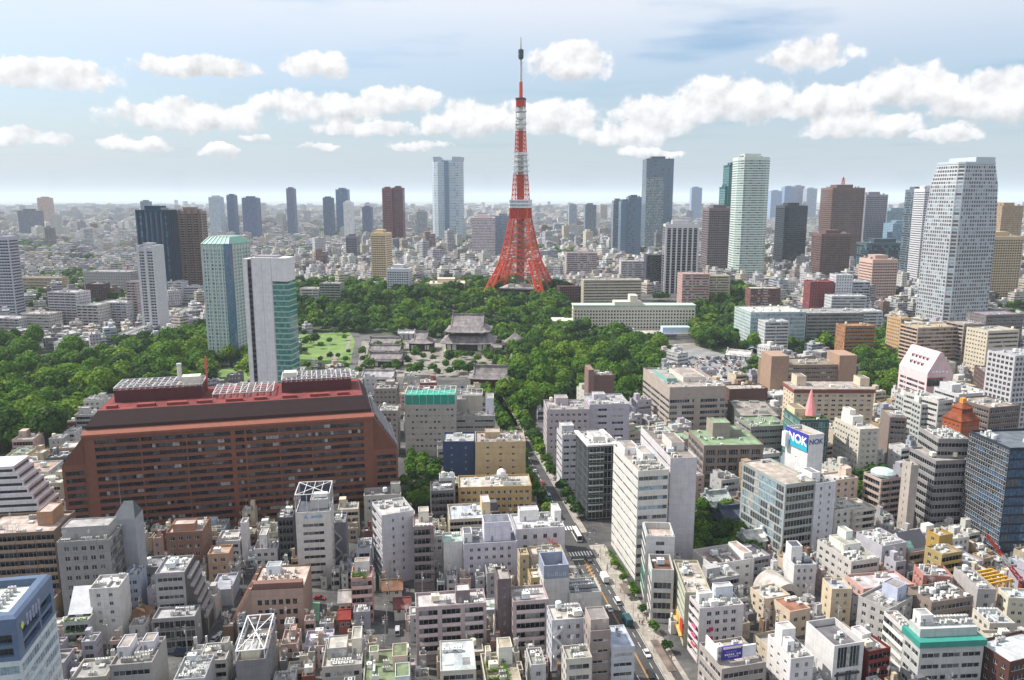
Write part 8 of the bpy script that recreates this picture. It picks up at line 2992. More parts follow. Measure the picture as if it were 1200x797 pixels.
for (y0, y1, step, hm, hx) in ((560, 1000, 19, 9, 22), (1000, 1500, 20, 9, 24), (1500, 2300, 29, 11, 30), (2300, 3800, 42, 13, 40), (3800, 6500, 70, 16, 50), (6500, 11000, 130, 20, 55)):
 y = y0
 while y < y1:
  half = .72 * y + 60
  x = -half + nr_.random() * step
  while x < half:
   xx, yy = x + nr_.uniform(-.22, .22) * step, y + nr_.uniform(-.22, .22) * step
   x += step
   pt = math.sin(xx * .0045 + 1.3) * math.sin(yy * .0037 + .6) + .6 * math.sin(xx * .017 + yy * .011)
   if step < 100 and nr_.random() < .05 + (.16 if pt > .75 else 0) + (.5 if pt > 1.15 else 0):
    FART.append((xx, yy))
    continue
   if yy < 1060 and any(in_poly(xx, yy, P_) for P_ in polys):
    continue
   if yy < 640 and (xx > -180 and xx < 200):
    continue
   w_, d_ = nr_.uniform(.45, .85) * step, nr_.uniform(.45, .85) * step
   rr_ = math.hypot(w_, d_) / 2
   if np.any((TK[:, 0] - xx) ** 2 + (TK[:, 1] - yy) ** 2 < (TK[:, 2] * .95 + rr_) ** 2):
    continue
   if yy < 1100 and any(math.hypot(xx - a, yy - b) < rr_ + 16 for a, b in EXPW):
    continue
   h_ = hm * nr_.uniform(.6, 1.75) if nr_.random() < .83 else nr_.uniform(hm, hx) * 1.15
   if nr_.random() < .012 and y > 1500:
    h_ = nr_.uniform(hx, hx * 2.0)
    w_, d_ = min(w_, 34), min(d_, 34)
   if yy < 1000:
    h_ = h_ * (1.15 if abs(xx) > 250 else .8)
   rot = .35 * math.sin(xx * .002 + 2) + .3 * math.sin(yy * .0016) + (0 if nr_.random() < .9 else .5)
   c = FPAL[nr_.choice(len(FPAL), p=FPW)] * nr_.uniform(.6, .95)
   FARB.append((xx, yy, w_, d_, h_, rot, *c))
  y += step
FARB.sort(key=lambda b: b[1])
insight = [b for b in FARB if -10 < proj(b[0], b[1], gz(b[1]) + b[4])[0] < 1210]
NEAR = insight[:296]
ns_ = set(id(b) for b in NEAR)
cname = lambda c: min(PAL, key=lambda p: sum((a - b) ** 2 for a, b in zip(G(*p[1]), c)))[0]
rb = random.Random(77)
LFAR = [(l, c) for l, c in LAND if c[1] > 480]
for b in NEAR:
 x, y, w_, d_, h_, rot = b[:6]
 ks = sorted(LFAR, key=lambda k: (k[1][0] - x) ** 2 + (k[1][1] - y) ** 2)
 kind = 'low' if h_ < 9 else ('mid-rise' if h_ < 18 else 'tall')
 lb = '%s %s town building %s' % (kind, cname(b[6:9]), relation(x, y, ks[0]))
 i = 1
 while lb in USED and i < 4:
  lb = '%s %s town building %s' % (kind, cname(b[6:9]), relation(x, y, ks[i]))
  i += 1
 USED.add(lb)
 root = thing('town_building', lb, 'building', (x, y, gz(y)), rot, 'pale town buildings beyond the park')
 pat = rb.choice(('pat_punch', 'pat_ribbon', 'pat_balcony'))
 mb = MB()
 mb.box(-w_ / 2, w_ / 2, -d_ / 2, d_ / 2, -1, h_)
 mb.build('wall', pat, root, b[6:9])
 mb = MB()
 mb.box(-w_ / 2 + .25, w_ / 2 - .25, -d_ / 2 + .25, d_ / 2 - .25, h_ + .003, h_ + .35)
 g_ = rb.uniform(.3, .55)
 mb.build('roof', 'roofing', root, (g_, g_ * .99, g_ * .97))
 mb = MB()
 px, py = rb.uniform(-.25, .25) * w_, rb.uniform(-.2, .3) * d_
 mb.box(px - w_ * .16, px + w_ * .16, py - d_ * .14, py + d_ * .14, h_ + .36, h_ + rb.uniform(2.5, 4.5))
 mb.build('penthouse', 'wall', root, b[6:9])
 g_ = rb.uniform(.45, .7)
 for _ in range(rb.randint(1, 3)):
  link('air_conditioner', ac_mesh(rb.randrange(3)), root, (g_, g_, g_), (rb.uniform(-.4, .4) * w_, -d_ * .36, h_ + .35))
rest = np.array([b for b in FARB if id(b) not in ns_])
print('far', len(NEAR), len(rest), 'tree lots', len(FART))


def far_mesh(name, B, z0s):
 n = len(B)
 verts, uvs, tint, matidx = [], [], [], []
 blocks = [B]
 P = B.copy()
 sub = nr_.random(n)
 P[:, 2] *= .3 + .25 * sub
 P[:, 3] *= .3 + .2 * nr_.random(n)
 c, s = np.cos(B[:, 5]), np.sin(B[:, 5])
 ox, oy = (nr_.random(n) - .5) * B[:, 2] * .4, (nr_.random(n) - .5) * B[:, 3] * .4
 P[:, 0] += ox * c - oy * s
 P[:, 1] += ox * s + oy * c
 V, UV, T, M = [], [], [], []
 for k, (Q, zb, zt) in enumerate(((B, z0s - 1.0, z0s + B[:, 4]), (P, z0s + B[:, 4] + .01, z0s + B[:, 4] + 2.5 + 2.5 * sub))):
  hw, hd = Q[:, 2] / 2, Q[:, 3] / 2
  cs = []
  for sx_, sy_ in ((-1, -1), (1, -1), (1, 1), (-1, 1)):
   cs.append((Q[:, 0] + sx_ * hw * c - sy_ * hd * s, Q[:, 1] + sx_ * hw * s + sy_ * hd * c))
  for i in range(4):
   j = (i + 1) % 4
   L = Q[:, 2] if i % 2 == 0 else Q[:, 3]
   q = np.stack([np.stack([cs[i][0], cs[i][1], zb], 1), np.stack([cs[j][0], cs[j][1], zb], 1), np.stack([cs[j][0], cs[j][1], zt], 1), np.stack([cs[i][0], cs[i][1], zt], 1)], 1)
   V.append(q)
   o = Q[:, 0] * 3.7 % 50
   hh = zt - zb
   UV.append(np.stack([np.stack([o, 0 * L], 1), np.stack([o + L, 0 * L], 1), np.stack([o + L, hh], 1), np.stack([o, hh], 1)], 1))
   T.append(B[:, 6:9])
   M.append(np.where(B[:, 0] * 7.3 % 1 > .55, 1, 0) if k == 0 else np.full(n, 2))
  q = np.stack([np.stack([cs[i][0], cs[i][1], zt], 1) for i in range(4)], 1)
  V.append(q)
  UV.append(np.zeros((n, 4, 2)))
  g = (.15 + .27 * nr_.random(n))[:, None]
  T.append(g * np.array([[1.0, .985, .96]]) * (1 - .25 * (nr_.random((n, 3)) ** 6)))
  M.append(np.full(n, 2))
 V = np.concatenate(V).reshape(-1, 3)
 nf = len(V) // 4
 me = bpy.data.meshes.new(name)
 me.vertices.add(len(V))
 me.vertices.foreach_set('co', V.astype(np.float32).ravel())
 me.loops.add(len(V))
 me.loops.foreach_set('vertex_index', np.arange(len(V), dtype=np.int32))
 me.polygons.add(nf)
 me.polygons.foreach_set('loop_start', np.arange(0, len(V), 4, dtype=np.int32))
 me.polygons.foreach_set('material_index', np.concatenate(M).astype(np.int32))
 for m_ in ('far_punch', 'far_ribbon', 'far_roof'):
  me.materials.append(MATS[m_])
 ul = me.uv_layers.new(name='UVMap')
 ul.data.foreach_set('uv', np.concatenate(UV).astype(np.float32).ravel())
 at = me.attributes.new('tint', 'FLOAT_COLOR', 'FACE')
 T = np.concatenate(T)
 at.data.foreach_set('color', np.concatenate([T, np.ones((len(T), 1))], 1).astype(np.float32).ravel())
 me.update(calc_edges=True)
 return link(name, me)


tag(far_mesh('distant_town', rest, np.array([gz(y) for y in rest[:, 1]])), 'dense pale low-rise town stretching to the hazy horizon', 'town', kind='stuff')

# elevated road at the left
rr = thing('expressway', 'grey elevated expressway curving between the towers beyond the park', 'road bridge', (EXPW[2][0], EXPW[2][1], 0), 0)
ox_, oy_ = EXPW[2]
dk, br, pi_ = MB(), MB(), []
prev = None
for i in range(len(EXPW)):
 a, b = EXPW[max(0, i - 1)], EXPW[min(len(EXPW) - 1, i + 1)]
 tx, ty = b[0] - a[0], b[1] - a[1]
 l = math.hypot(tx, ty)
 nx, ny = ty / l * 10, -tx / l * 10
 x, y = EXPW[i][0] - ox_, EXPW[i][1] - oy_
 cur = ((x - nx, y - ny), (x + nx, y + ny))
 if prev:
  for z0_, z1_ in ((12.4, 14),):
   dk.prism([prev[0], prev[1], cur[1], cur[0]], z0_, z1_)
  for s in (0, 1):
   br.quad((*prev[s], 14.0), (*cur[s], 14.0), (*cur[s], 15.4), (*prev[s], 15.4))
  br.quad(((prev[0][0] + prev[1][0]) / 2, (prev[0][1] + prev[1][1]) / 2, 14.01), ((cur[0][0] + cur[1][0]) / 2, (cur[0][1] + cur[1][1]) / 2, 14.01), ((cur[0][0] + cur[1][0]) / 2, (cur[0][1] + cur[1][1]) / 2, 15), ((prev[0][0] + prev[1][0]) / 2, (prev[0][1] + prev[1][1]) / 2, 15))
  pi_.append((x, y))
 prev = cur
dk.build('deck', 'lot', rr)
br.build('barrier', 'plain', rr, (.5, .5, .5))
for x, y in pi_:
 q = MB()
 q.box(x - 2, x + 2, y - 1.5, y + 1.5, 0, 12.38)
 q.build('pier', 'wall', rr, (.45, .44, .43))

# ------------------------------------------------------------------ trees
def crown_arrays(seed, nq, size):
 r = np.random.default_rng(seed)
 nl = 11
 cen = r.normal(size=(nl, 3))
 cen /= np.linalg.norm(cen, axis=1)[:, None]
 cen *= (r.uniform(.35, 1.0, nl))[:, None] * np.array([3.7, 3.7, 2.6])
 cen[:, 2] = np.abs(cen[:, 2]) * .95 + 5.6
 cen[0] = (0, 0, 7.0)
 rad = r.uniform(1.7, 2.9, nl)
 rad[0] = 3.3
 pick = r.choice(nl, nq, p=rad ** 2 / (rad ** 2).sum())
 d = r.normal(size=(nq, 3))
 d[:, 2] += .35
 d /= np.linalg.norm(d, axis=1)[:, None]
 p = cen[pick] + d * (rad[pick] * r.uniform(.78, 1.08, nq))[:, None]
 nrm = d + r.normal(size=(nq, 3)) * .30
 nrm /= np.linalg.norm(nrm, axis=1)[:, None]
 t = np.cross(nrm, r.normal(size=(nq, 3)))
 t /= np.linalg.norm(t, axis=1)[:, None]
 b = np.cross(nrm, t)
 s = (size * r.uniform(.6, 1.25, nq))[:, None]
 return np.stack([p - t * s, p - b * s * .8, p + t * s, p + b * s * .8], 1)


def quads_mesh(name, Q, mat):
 V = Q.reshape(-1, 3)
 me = bpy.data.meshes.new(name)
 me.vertices.add(len(V))
 me.vertices.foreach_set('co', V.astype(np.float32).ravel())
 me.loops.add(len(V))
 me.loops.foreach_set('vertex_index', np.arange(len(V), dtype=np.int32))
 me.polygons.add(len(V) // 4)
 me.polygons.foreach_set('loop_start', np.arange(0, len(V), 4, dtype=np.int32))
 me.materials.append(MATS[mat])
 me.update(calc_edges=True)
 return me


CROWN = [quads_mesh('crown', crown_arrays(100 + i, 1100, .55), ('leaf', 'leaf', 'leaf_yellow', 'leaf', 'leaf_dark', 'leaf', 'leaf_yellow', 'leaf_dark')[i]) for i in range(8)]
LOWC = [crown_arrays(200 + i, 300, 1.05) for i in range(6)]


def trunk_mesh(seed):
 r = random.Random(seed)
 q = MB()
 q.bar((0, 0, -.3), (.1, .05, 3.2), .42, 0, 7, .28)
 for i in range(5):
  a = i * 1.26 + r.uniform(-.3, .3)
  q.bar((.1, .05, 3.0), (math.cos(a) * r.uniform(1.2, 2.4), math.sin(a) * r.uniform(1.2, 2.4), r.uniform(5, 7)), .2, 0, 5, .06)
 return q.mesh('trunk', ['bark'])


TRUNK = [trunk_mesh(i) for i in range(3)]
TREES = []     # x, y, z, scale, where


def scatter(poly, n, smin, smax, where, gap=5.6, avoid=()):
 xs, ys = [p[0] for p in poly], [p[1] for p in poly]
 cell = {}
 k = 0
 for _ in range(n * 12):
  if k >= n:
   break
  x, y = rf.uniform(min(xs), max(xs)), rf.uniform(min(ys), max(ys))
  if not in_poly(x, y, poly) or any(in_poly(x, y, a) for a in avoid):
   continue
  s = rf.uniform(smin, smax)
  g = gap * s
  i, j = int(x // 8), int(y // 8)
  if any(math.hypot(x - a, y - b) < g for ii in (-1, 0, 1) for jj in (-1, 0, 1) for a, b in cell.get((i + ii, j + jj), ())):
   continue
  ob = (x, y, 2.2, 2.2, 0)
  if any(abs(t_[0] - x) < 90 and abs(t_[1] - y) < 90 and obb_hit(ob, t_) for t_ in TAKEN):
   continue
  cell.setdefault((i, j), []).append((x, y))
  TREES.append((x, y, gz(y), s, where))
  k += 1
 return k


COURT2 = gpoly([(36, 414), (78, 409), (76, 430), (40, 438)])
YARD2 = gpoly([(424, 440), (470, 442), (606, 442), (602, 418), (588, 408), (540, 404), (424, 404)])
POOL = gpoly([(665, 401), (700, 400), (702, 413), (668, 414)])
a1 = scatter(PARK_L, 900, 1.0, 2.5, 'L', 4.7, (COURT2, gpoly([(250, 430), (296, 430), (296, 454), (250, 456)])))
a2 = scatter(PARK_C, 1000, .9, 2.3, 'C', 4.7, (LAWN, YARD2, POOL, LOT))
a3 = scatter(PARK_R, 500, .9, 2.1, 'R', 4.7, (LOT,))
scatter(LAWN, 22, .5, .9, 'lawn', 10)
scatter(gpoly([(420, 442), (600, 442), (600, 420), (424, 410)]), 60, .6, 1.25, 'temple', 6.5)
scatter(SHRINE, 46, .6, 1.0, 'shrine', 4.6)
scatter(GROVE, 26, .6, 1.0, 'grove', 4.6)
scatter(ALLEY, 24, .6, 1.0, 'alley', 5)
scatter(gpoly([(870, 446), (905, 448), (905, 428), (880, 424)]), 20, .6, .9, 'R', 5)
scatter(gpoly([(1100, 445), (1140, 440), (1150, 405), (1105, 408)]), 30, .7, 1.1, 'R', 5)
for k in range(24):
 y = 348 + k * 10.5
 for s in (-6.8, 6.8):
  x, yy = on_main(y + rf.uniform(-2, 2), s)
  if not any(obb_hit((x, yy, 1.5, 1.5, 0), t_) for t_ in TAKEN):
   TREES.append((x, yy, 0, rf.uniform(.6, .8) if y < 430 else rf.uniform(.9, 1.25), 'street'))
for y in range(236, 308, 12):
 x, yy = on_main(y, 10.5)
 if not any(obb_hit((x, yy, 1, 1, 0), t_) for t_ in TAKEN):
  TREES.append((x, yy, 0, rf.uniform(.36, .5), 'pavement'))
farsel = [f for f in FART if -60 < proj(f[0], f[1], 25)[0] < 1260]
for x, y in farsel:
 for k in range(3 if y < 2300 else 2):
  TREES.append((x + rf.uniform(-9, 9), y + rf.uniform(-9, 9), gz(y), rf.uniform(.8, 1.2) * (1 if y < 1500 else 1.7), 'far'))
vis = [t_ for t_ in TREES if -40 < proj(t_[0], t_[1], 6)[0] < 1240 and proj(t_[0], t_[1], 6)[1] < 840]
vis.sort(key=lambda t_: -t_[3] / proj(t_[0], t_[1], 6)[2])
ONE = vis[:298]
WLAB = {'L': 'leafy green park tree in the dense wood behind the brick office slab', 'C': 'leafy green tree in the wood around the great temple hall', 'R': 'leafy green tree in the belt before the glass-fronted office complex',
  'lawn': 'small tree standing on the park lawn', 'temple': 'small tree in the temple yard', 'shrine': 'tree crowded round the dark blue shrine roof', 'grove': 'tree in the small grove behind the white square block',
  'alley': 'slim tree in the lane by the end of the brick office slab', 'street': 'street tree lining the main street beyond the crossing', 'pavement': 'young tree on the broad pavement of the main street', 'far': 'tree in a green patch of the far town'}
WGRP = {'L': 'trees of the wood behind the brick slab', 'C': 'trees of the temple wood', 'R': 'trees of the belt by the glass-fronted complex'}
for i, (x, y, z, s, wh) in enumerate(ONE):
 root = thing('park_tree' if wh in 'LCR' else 'tree', WLAB[wh], 'tree', (x, y, z), rf.uniform(0, 6.28), WGRP.get(wh, wh + ' trees'))
 root.scale = (s, s, s * rf.uniform(.88, 1.12))
 link('crown', CROWN[rf.randrange(8)], root)
 link('trunk', TRUNK[i % 3], root)
one = set(id(t_) for t_ in ONE)
Q = []
QM = []
for i, t_ in enumerate(TREES):
 if id(t_) in one:
  continue
 x, y, z, s, wh = t_
 a = rf.uniform(0, 6.28)
 M_ = np.array([[math.cos(a), -math.sin(a), 0], [math.sin(a), math.cos(a), 0], [0, 0, 1]]) * s
 L_c = LOWC[i % 6]
 if y > 1500:
  L_c = L_c[:90]
 Q.append(L_c @ M_.T + np.array([x, y, z]))
 QM.append(np.full(len(L_c), rf.choice((0, 0, 0, 1, 2, 2))))
wm_ = quads_mesh('woodland', np.concatenate(Q), 'leaf')
wm_.materials.append(MATS['leaf_yellow'])
wm_.materials.append(MATS['leaf_dark'])
wm_.polygons.foreach_set('material_index', np.concatenate(QM).astype(np.int32))
tag(link('woodland', wm_), 'mass of green tree crowns in the park and beyond', 'woodland', kind='stuff')
print('trees', len(TREES), a1, a2, a3, 'quads', sum(len(q) for q in Q))

# ------------------------------------------------------------------ vehicles
def car_meshes(L, W, H, kind='car'):
 b, g, wh = MB(), MB(), MB()
 if kind == 'car':
  lo = [(-L / 2, .35), (-L / 2 + .05, .78), (-L * .47, .9), (-L * .22, .96), (L * .17, .98), (L * .44, .82), (L / 2, .6), (L / 2, .3)]
  hi = [(-L * .42, .9), (-L * .30, H), (L * .06, H), (L * .26, .95)]
 elif kind == 'van':
  lo = [(-L / 2, .35), (-L / 2, 1.0), (L * .42, 1.0), (L / 2, .8), (L / 2, .3)]
  hi = [(-L * .495, .98), (-L * .47, H), (L * .26, H), (L * .43, .98)]
 else:
  lo = [(-L / 2, .5), (-L / 2, 1.1), (L / 2, 1.1), (L / 2, .35)]
  hi = [(-L * .499, 1.08), (-L * .49, H), (L * .485, H), (L * .497, 1.08)]

 def extrude(m, pr, w0, w1, mat=0):
  zs = [p[1] for p in pr]
  za, zb = min(zs), max(zs)
  f = lambda z: (w0 + (w1 - w0) * (z - za) / (zb - za)) / 2
  n = len(pr)
  A = [(x, -f(z), z) for x, z in pr]
  B_ = [(x, f(z), z) for x, z in pr]
  m.poly(A[::-1], mat)
  m.poly(B_, mat)
  for i in range(n):
   j = (i + 1) % n
   m.quad(A[i], A[j], B_[j], B_[i], mat)
 extrude(b, lo, W, W * .97)
 hw = W * .92
 extrude(g, [(x, z) for x, z in hi], hw, hw * .86)
 top = [(x, z) for x, z in hi[1:3]]
 b.box(top[0][0] + .02, top[1][0] - .02, -hw * .43, hw * .43, H - .02, H + .04)
 for x in (top[0][0], (top[0][0] + top[1][0]) / 2):
  for s in (-1, 1):
   b.bar((x, s * hw * .435, H - .02), (x - (.25 if x == top[0][0] else 0), s * hw * .5, .95), .05)
 me = [b.mesh('body', ['metal']), g.mesh('window', ['pane_dark'])]
 ww = MB()
 ww.lathe(0, 0, [(.1, -.11), (.32, -.11), (.34, 0), (.32, .11), (.1, .12)], 12)
 return me


WHEEL = shared(('wheel',), lambda m: m.lathe(0, 0, [(.2, -.1), (.33, -.1), (.34, 0), (.33, .1), (.2, .1)], 12, 0), 'wheel', ['frame_dark'])
LAMP = shared(('lamp',), lambda m: m.box(-.05, .03, -.2, .2, -.08, .08), 'headlight', ['frame_white'])
KINDM = {'car': (car_meshes(4.3, 1.75, 1.45), 4.3, 1.75), 'van': (car_meshes(4.9, 1.85, 2.0, 'van'), 4.9, 1.85), 'bus': (car_meshes(10.5, 2.5, 3.1, 'bus'), 10.5, 2.5)}


def vehicle(kind, label, x, y, rz, col, z=.02, group=None, cat=None, full=True):
 (bm, gm), L, W = KINDM[kind]
 r = thing('parked_car' if not full else {'car': 'car', 'van': 'van', 'bus': 'bus'}[kind], label, cat or kind, (x, y, z), rz, group)
 link('body', bm, r, col)
 link('window', gm, r)
 if full:
  for sx_ in (-.31, .31):
   for s in (-1, 1):
    w_ = link('wheel', WHEEL, r, None, (sx_ * L, s * W * .47, .34))
    w_.rotation_euler = (math.pi / 2, 0, 0)
  for s in (-1, 1):
   link('headlight', LAMP, r, (.8, .8, .75), (L / 2 - .02, s * W * .33, .68))
 return r


HEAD = math.atan2(1, -.157)


def truck(label, x, y, rz, boxc, cabc, L=6.5):
 r = thing('truck', label, 'truck', (x, y, .02), rz)
 q = MB()
 q.box(-L / 2, L * .22, -1.1, 1.1, .85, 3.1)
 q.build('cargo_box', 'plain', r, boxc)
 q = MB()
 q.prism([(L * .25, -1.0), (L / 2, -1.0), (L / 2, 1.0), (L * .25, 1.0)], .5, 2.4, 0, 0, [(L * .25, -.95), (L * .45, -.95), (L * .45, .95), (L * .25, .95)])
 cb = q.build('cab', 'metal', r, cabc)
 q = MB()
 q.quad((L * .487, -.85, 1.4), (L * .487, .85, 1.4), (L * .463, .8, 2.2), (L * .463, -.8, 2.2))
 q.build('windscreen', 'pane_dark', cb)
 q = MB()
 q.box(-L / 2, L * .4, -.5, .5, .5, .84)
 q.build('chassis', 'frame_dark', r)
 for sx_ in (-.3, .34):
  for s in (-1, 1):
   w_ = link('wheel', WHEEL, r, None, (sx_ * L, s * .95, .42), 0)
   w_.rotation_euler = (math.pi / 2, 0, 0)
   w_.scale = (1.25, 1.25, 1.3)
 return r


def on_px(u, v):
 return at_z(u, v, .5)


for kind, lb, u, v, fl, col in (
  ('T', 'white box truck driving away on the main street beside the long striped office', 708, 679, 0, G(228, 228, 228)),
  ('van', 'white delivery van following the box truck on the main street', 723, 705, 0, G(222, 222, 222)),
  ('car', 'white saloon beside the delivery van on the main street', 714, 713, 0, G(226, 226, 226)),
  ('T', 'dark teal flatbed truck at the kerb of the main street', 735, 729, 0, G(40, 74, 82)),
  ('car', 'white taxi nearest the camera on the main street', 758, 766, math.pi, G(224, 224, 224)),
  ('car', 'dark car at the near edge of the main street', 762, 790, math.pi, G(40, 42, 48)),
  ('car', 'grey car waiting at the crossing of the main street', 690, 655, math.pi, G(120, 124, 130)),
  ('bus', 'white bus turning beyond the crossing of the main street', 676, 629, 0, G(224, 224, 222)),
  ('car', 'red car on the main street beyond the crossing', 636, 566, 0, G(160, 36, 34)),
  ('car', 'silver car on the main street beyond the red car', 627, 552, 0, G(176, 178, 182)),
  ('van', 'pale blue van on the main street short of the red car', 643, 582, 0, G(150, 180, 205)),
  ('car', 'black car on the main street near the black glass tower', 655, 603, math.pi, G(30, 30, 34)),
  ('car', 'white car far up the main street before the temple gate', 611, 520, 0, G(220, 220, 220))):
 x, y = on_px(u, v)
 if kind == 'T':
  truck(lb, x, y, HEAD + fl, col, G(210, 212, 214) if 'white' in lb else G(60, 130, 140))
 else:
  vehicle(kind, lb, x, y, HEAD + fl, col)
CC = [('white', (222, 222, 222)), ('silver', (172, 174, 178)), ('black', (28, 28, 32)), ('navy', (40, 56, 96)), ('grey', (110, 112, 116)), ('red', (140, 40, 36))]
np_ = 0
for a, b, hw in lanes:
 L = math.hypot(b[0] - a[0], b[1] - a[1])
 ux, uy = (b[0] - a[0]) / L, (b[1] - a[1]) / L
 s_ = 4.0
 while s_ < L:
  x, y = a[0] + ux * s_ + uy * (hw - 1.2), a[1] + uy * s_ - ux * (hw - 1.2)
  u, v, zc = proj(x, y, .5)
  if 0 < u < 1200 and v < 800 and rf.random() < .55:
   cn, cv = rf.choice(CC)
   vehicle('car' if rf.random() < .7 else 'van', auto_label(x, y, cn + ' car parked in the lane'), x, y, math.atan2(uy, ux), G(*cv), .03, 'cars parked in the lanes', 'car')
  if 0 < u < 1200 and v < 800 and np_ < 60:
   x2, y2 = a[0] + ux * (s_ + 4) - uy * (hw - .2), a[1] + uy * (s_ + 4) + ux * (hw - .2)
   r = thing('utility_pole', auto_label(x2, y2, 'concrete utility pole with crossarms in the lane'), 'utility pole', (x2, y2, 0), math.atan2(uy, ux), 'utility poles along the lanes')
   link('pole', shared(('up',), lambda m: m.bar((0, 0, 0), (0, 0, 11), .17, 0, 7, .12), 'pole', ['plain']), r, (.36, .35, .33))
   link('crossarm', shared(('ua',), lambda m: [m.box(-.06, .06, -1.1, 1.1, z - .06, z + .06, bottom=True) for z in (9.4, 10.3)], 'crossarm', ['plain']), r, (.3, .3, .3))
   link('transformer', shared(('ut',), lambda m: m.lathe(.35, .5, [(.05, 7.6), (.28, 7.6), (.28, 8.6), (.1, 8.7)], 8), 'transformer', ['plain']), r, (.5, .5, .5))
   np_ += 1
  s_ += rf.uniform(8, 19)
cc = [('white', (226, 226, 226)), ('white', (222, 222, 224)), ('silver', (172, 174, 178)), ('black', (28, 28, 32)), ('dark blue', (40, 56, 96)), ('dark red', (130, 34, 34)), ('grey', (110, 112, 116))]
n_car = 0
proto = {}
for row in range(9):
 y = 655 + row * 15.5
 x = 100
 while x < 300 and n_car < 170:
  x += 2.75
  if rf.random() < .22:
   continue
  for dy_ in (0, 5.4):
   if not in_poly(x, y + dy_, LOT) or not in_poly(x + 3, y + dy_ + 3, LOT) or not in_poly(x - 3, y + dy_ - 3, LOT):
    continue
   if any(obb_hit((x, y + dy_, 1.5, 3, 0), t_) for t_ in TAKEN) or rf.random() < .15:
    continue
   cn, cv = rf.choice(cc)
   lb = '%s car parked in the rows of the lot before the long cream hotel' % cn
   vehicle('car' if rf.random() < .8 else 'van', lb, x, y + dy_, math.pi / 2 + (0 if dy_ else math.pi), G(*cv), .05, cn + ' cars parked in the lot', 'car', False)
   n_car += 1
print('cars', n_car)
hall('long white tent-like hall in the parking lot', 853, 884, 422, 12, 4, 1.5, 2.0, R(-30), .9, .85, G(214, 210, 206), G(205, 204, 202), 'exhibition_hall', .1, 1.08, False)
x_, y_ = at_z(887, 408, 3)
rr = thing('pool_slide_roof', 'pale blue curved glass roof at the edge of the parking lot', 'glass roof', (x_, y_, 0), R(-32))
q = MB()
for i in range(8):
 a, b = math.pi * (1 - i / 8), math.pi * (1 - (i + 1) / 8)
 q.quad((7 * math.cos(a), -16, 6 * math.sin(a)), (7 * math.cos(b), -16, 6 * math.sin(b)), (7 * math.cos(b), 16, 6 * math.sin(b)), (7 * math.cos(a), 16, 6 * math.sin(a)))
q.build('glazing', 'plain', rr, G(130, 180, 205))
q = MB()
for k in range(9):
 for i in range(8):
  a, b = math.pi * (1 - i / 8), math.pi * (1 - (i + 1) / 8)
  q.bar((7.05 * math.cos(a), -16 + k * 4, 6.05 * math.sin(a)), (7.05 * math.cos(b), -16 + k * 4, 6.05 * math.sin(b)), .15)
q.build('rib', 'metal', rr, (.7, .7, .7))

# bus shelter roofs on the broad pavement
for u, v, lb in ((777, 768, 'long brown roofed bus shelter on the pavement nearest the camera'), (733, 690, 'small grey bus shelter on the pavement before the striped office')):
 x, y = at_z(u, v, 2.8)
 r = thing('bus_shelter', lb, 'bus shelter', (x, y, .14), math.atan(.157))
 l = 9 if 'long' in lb else 4
 q = MB()
 q.box(-1.3, 1.3, -l, l, 2.6, 2.8, bottom=True)
 q.build('roof', 'roofing', r, G(120, 106, 98))
 q = MB()
 k = -l + .5
 while k < l:
  q.bar((1.0, k, 0), (1.0, k, 2.6), .08)
  q.bar((1.0, k, 2.4), (-1.0, k, 2.58), .05)
  k += 2.9
 q.build('post', 'metal', r, (.3, .3, .3))
# street lamps and planting strips
lamp = None
for k in range(8):
 y = 236 + k * 11
 x, yy = on_main(y, 6.2)
 r = thing('street_lamp', 'slim grey street lamp on the pavement of the main street', 'street lamp', (x, yy, .14), HEAD + math.pi / 2, 'street lamps of the main street')
 q = shared(('lp',), lambda m: (m.bar((0, 0, 0), (0, 0, 8), .1, 0, 6, .06), m.bar((0, 0, 7.9), (1.8, 0, 8.3), .05)), 'pole', ['metal'])
 link('pole', q, r, (.35, .36, .37))
 q = shared(('lh',), lambda m: m.box(1.5, 2.3, -.15, .15, 8.22, 8.36, bottom=True), 'lamp_head', ['plain'])
 link('lamp_head', q, r, (.6, .6, .6))
for u0, v0, u1, v1, lb in ((713, 646, 735, 676, 'hedge strip along the foot of the long striped office'), (740, 684, 747, 694, 'short hedge at the corner of the long striped office')):
 (xa, ya), (xb, yb_) = at_z(u0, v0, .5), at_z(u1, v1, .5)
 r2 = np.random.default_rng(3)
 n_ = 500
 f = r2.random(n_)
 P_ = np.stack([xa + (xb - xa) * f + r2.normal(size=n_) * .7, ya + (yb_ - ya) * f + r2.normal(size=n_) * .5, .2 + r2.random(n_) * 1.3], 1)
 t = r2.normal(size=(n_, 3))
 t /= np.linalg.norm(t, axis=1)[:, None]
 b = np.cross(t, r2.normal(size=(n_, 3)))
 b /= np.linalg.norm(b, axis=1)[:, None]
 tag(link('hedge', quads_mesh('hedge', np.stack([P_ - t * .3, P_ - b * .3, P_ + t * .3, P_ + b * .3], 1), 'leaf')), lb, 'hedge')

# people on the pavement: one continuous body grown from a skeleton, clothes coloured by height
m, t, p = new_mat('clothed')
oi = t.node('ShaderNodeObjectInfo')
z_ = t.xyz(t.node('ShaderNodeTexCoord').outputs['Object'])[2]
c = t.mix(t.m('GREATER_THAN', z_, .86), (0.05, .055, .08, 1), oi.outputs['Color'])
c = t.mix(t.m('GREATER_THAN', z_, 1.44), c, (.45, .27, .19, 1))
t.put(p.inputs['Base Color'], c)
p.inputs['Roughness'].default_value = .8


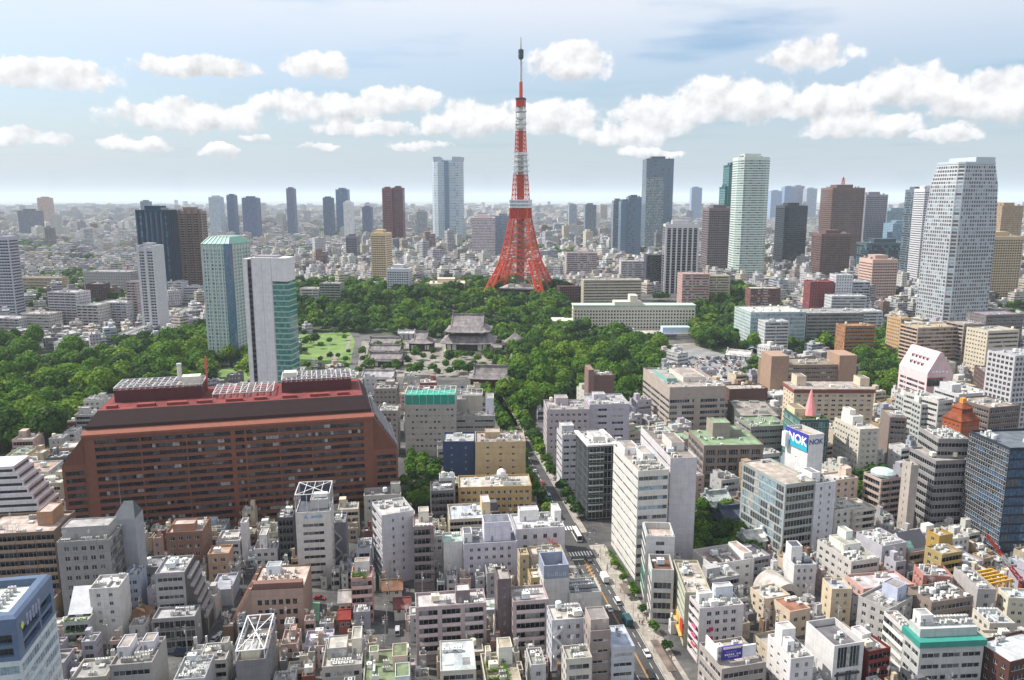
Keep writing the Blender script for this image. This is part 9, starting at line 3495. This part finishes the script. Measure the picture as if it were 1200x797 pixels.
def person_mesh(step):
 V = [(0, 0, .95), (0, 0, 1.15), (0, 0, 1.40), (.01, 0, 1.50), (.03, 0, 1.60), (.03, 0, 1.70),
         (0, .10, .90), (step, .11, .50), (step * .6, .11, .07), (step * .6 + .14, .11, .04),
         (0, -.10, .90), (-step * .6, -.11, .50), (-step * 1.6, -.11, .09), (-step * 1.6 + .13, -.11, .04),
         (0, .20, 1.38), (-step * .6, .25, 1.12), (-step * .3, .26, .86), (0, -.20, 1.38), (step * .6, -.25, 1.12), (step * 1.0, -.26, .88)]
 E = [(0, 1), (1, 2), (2, 3), (3, 4), (4, 5), (0, 6), (6, 7), (7, 8), (8, 9), (0, 10), (10, 11), (11, 12), (12, 13), (2, 14), (14, 15), (15, 16), (2, 17), (17, 18), (18, 19)]
 Rr = [.14, .13, .15, .06, .095, .08, .10, .07, .05, .045, .10, .07, .05, .045, .065, .045, .035, .065, .045, .035]
 me = bpy.data.meshes.new('person_frame')
 me.from_pydata(V, E, [])
 o = bpy.data.objects.new('person_frame', me)
 COL.objects.link(o)
 o.modifiers.new('skin', 'SKIN')
 sd = me.skin_vertices[0] if me.skin_vertices else None
 if sd is None:
  me.attributes.new('x', 'FLOAT', 'POINT')
 for i, r in enumerate(Rr):
  if sd:
   sd.data[i].radius = (r, r)
 if sd:
  sd.data[0].use_root = True
 s = o.modifiers.new('sub', 'SUBSURF')
 s.levels = 1
 s.render_levels = 1
 dg = bpy.context.evaluated_depsgraph_get()
 out = bpy.data.meshes.new_from_object(o.evaluated_get(dg))
 bpy.data.objects.remove(o)
 out.materials.clear()
 out.materials.append(MATS['clothed'])
 out.name = 'body'
 return out


PM = [person_mesh(.16), person_mesh(.08)]
HAIR = shared(('hair',), lambda m: m.lathe(.0, 0, [(.09, 1.58), (.115, 1.64), (.11, 1.71), (.07, 1.77), (.01, 1.79)], 8), 'hair', ['frame_dark'])
shirts = [('white', (220, 220, 220)), ('black', (30, 30, 34)), ('grey', (130, 132, 138)), ('pale blue', (160, 186, 214)), ('red', (170, 50, 46)), ('beige', (200, 184, 156))]
for k in range(44):
 y = rf.uniform(228, 352)
 side = rf.random() < .8
 x, yy = on_main(y, rf.uniform(6.4, 12) if side else rf.uniform(-7.8, -6))
 cn, cv = rf.choice(shirts)
 r = thing('person', 'person in a %s top and dark trousers walking along the main street pavement' % cn, 'person', (x, yy, .14), HEAD + (0 if rf.random() < .5 else math.pi) + rf.uniform(-.3, .3), 'pedestrians in %s tops' % cn)
 link('body', PM[k % 2], r, G(*cv))
 link('hair', HAIR, r)
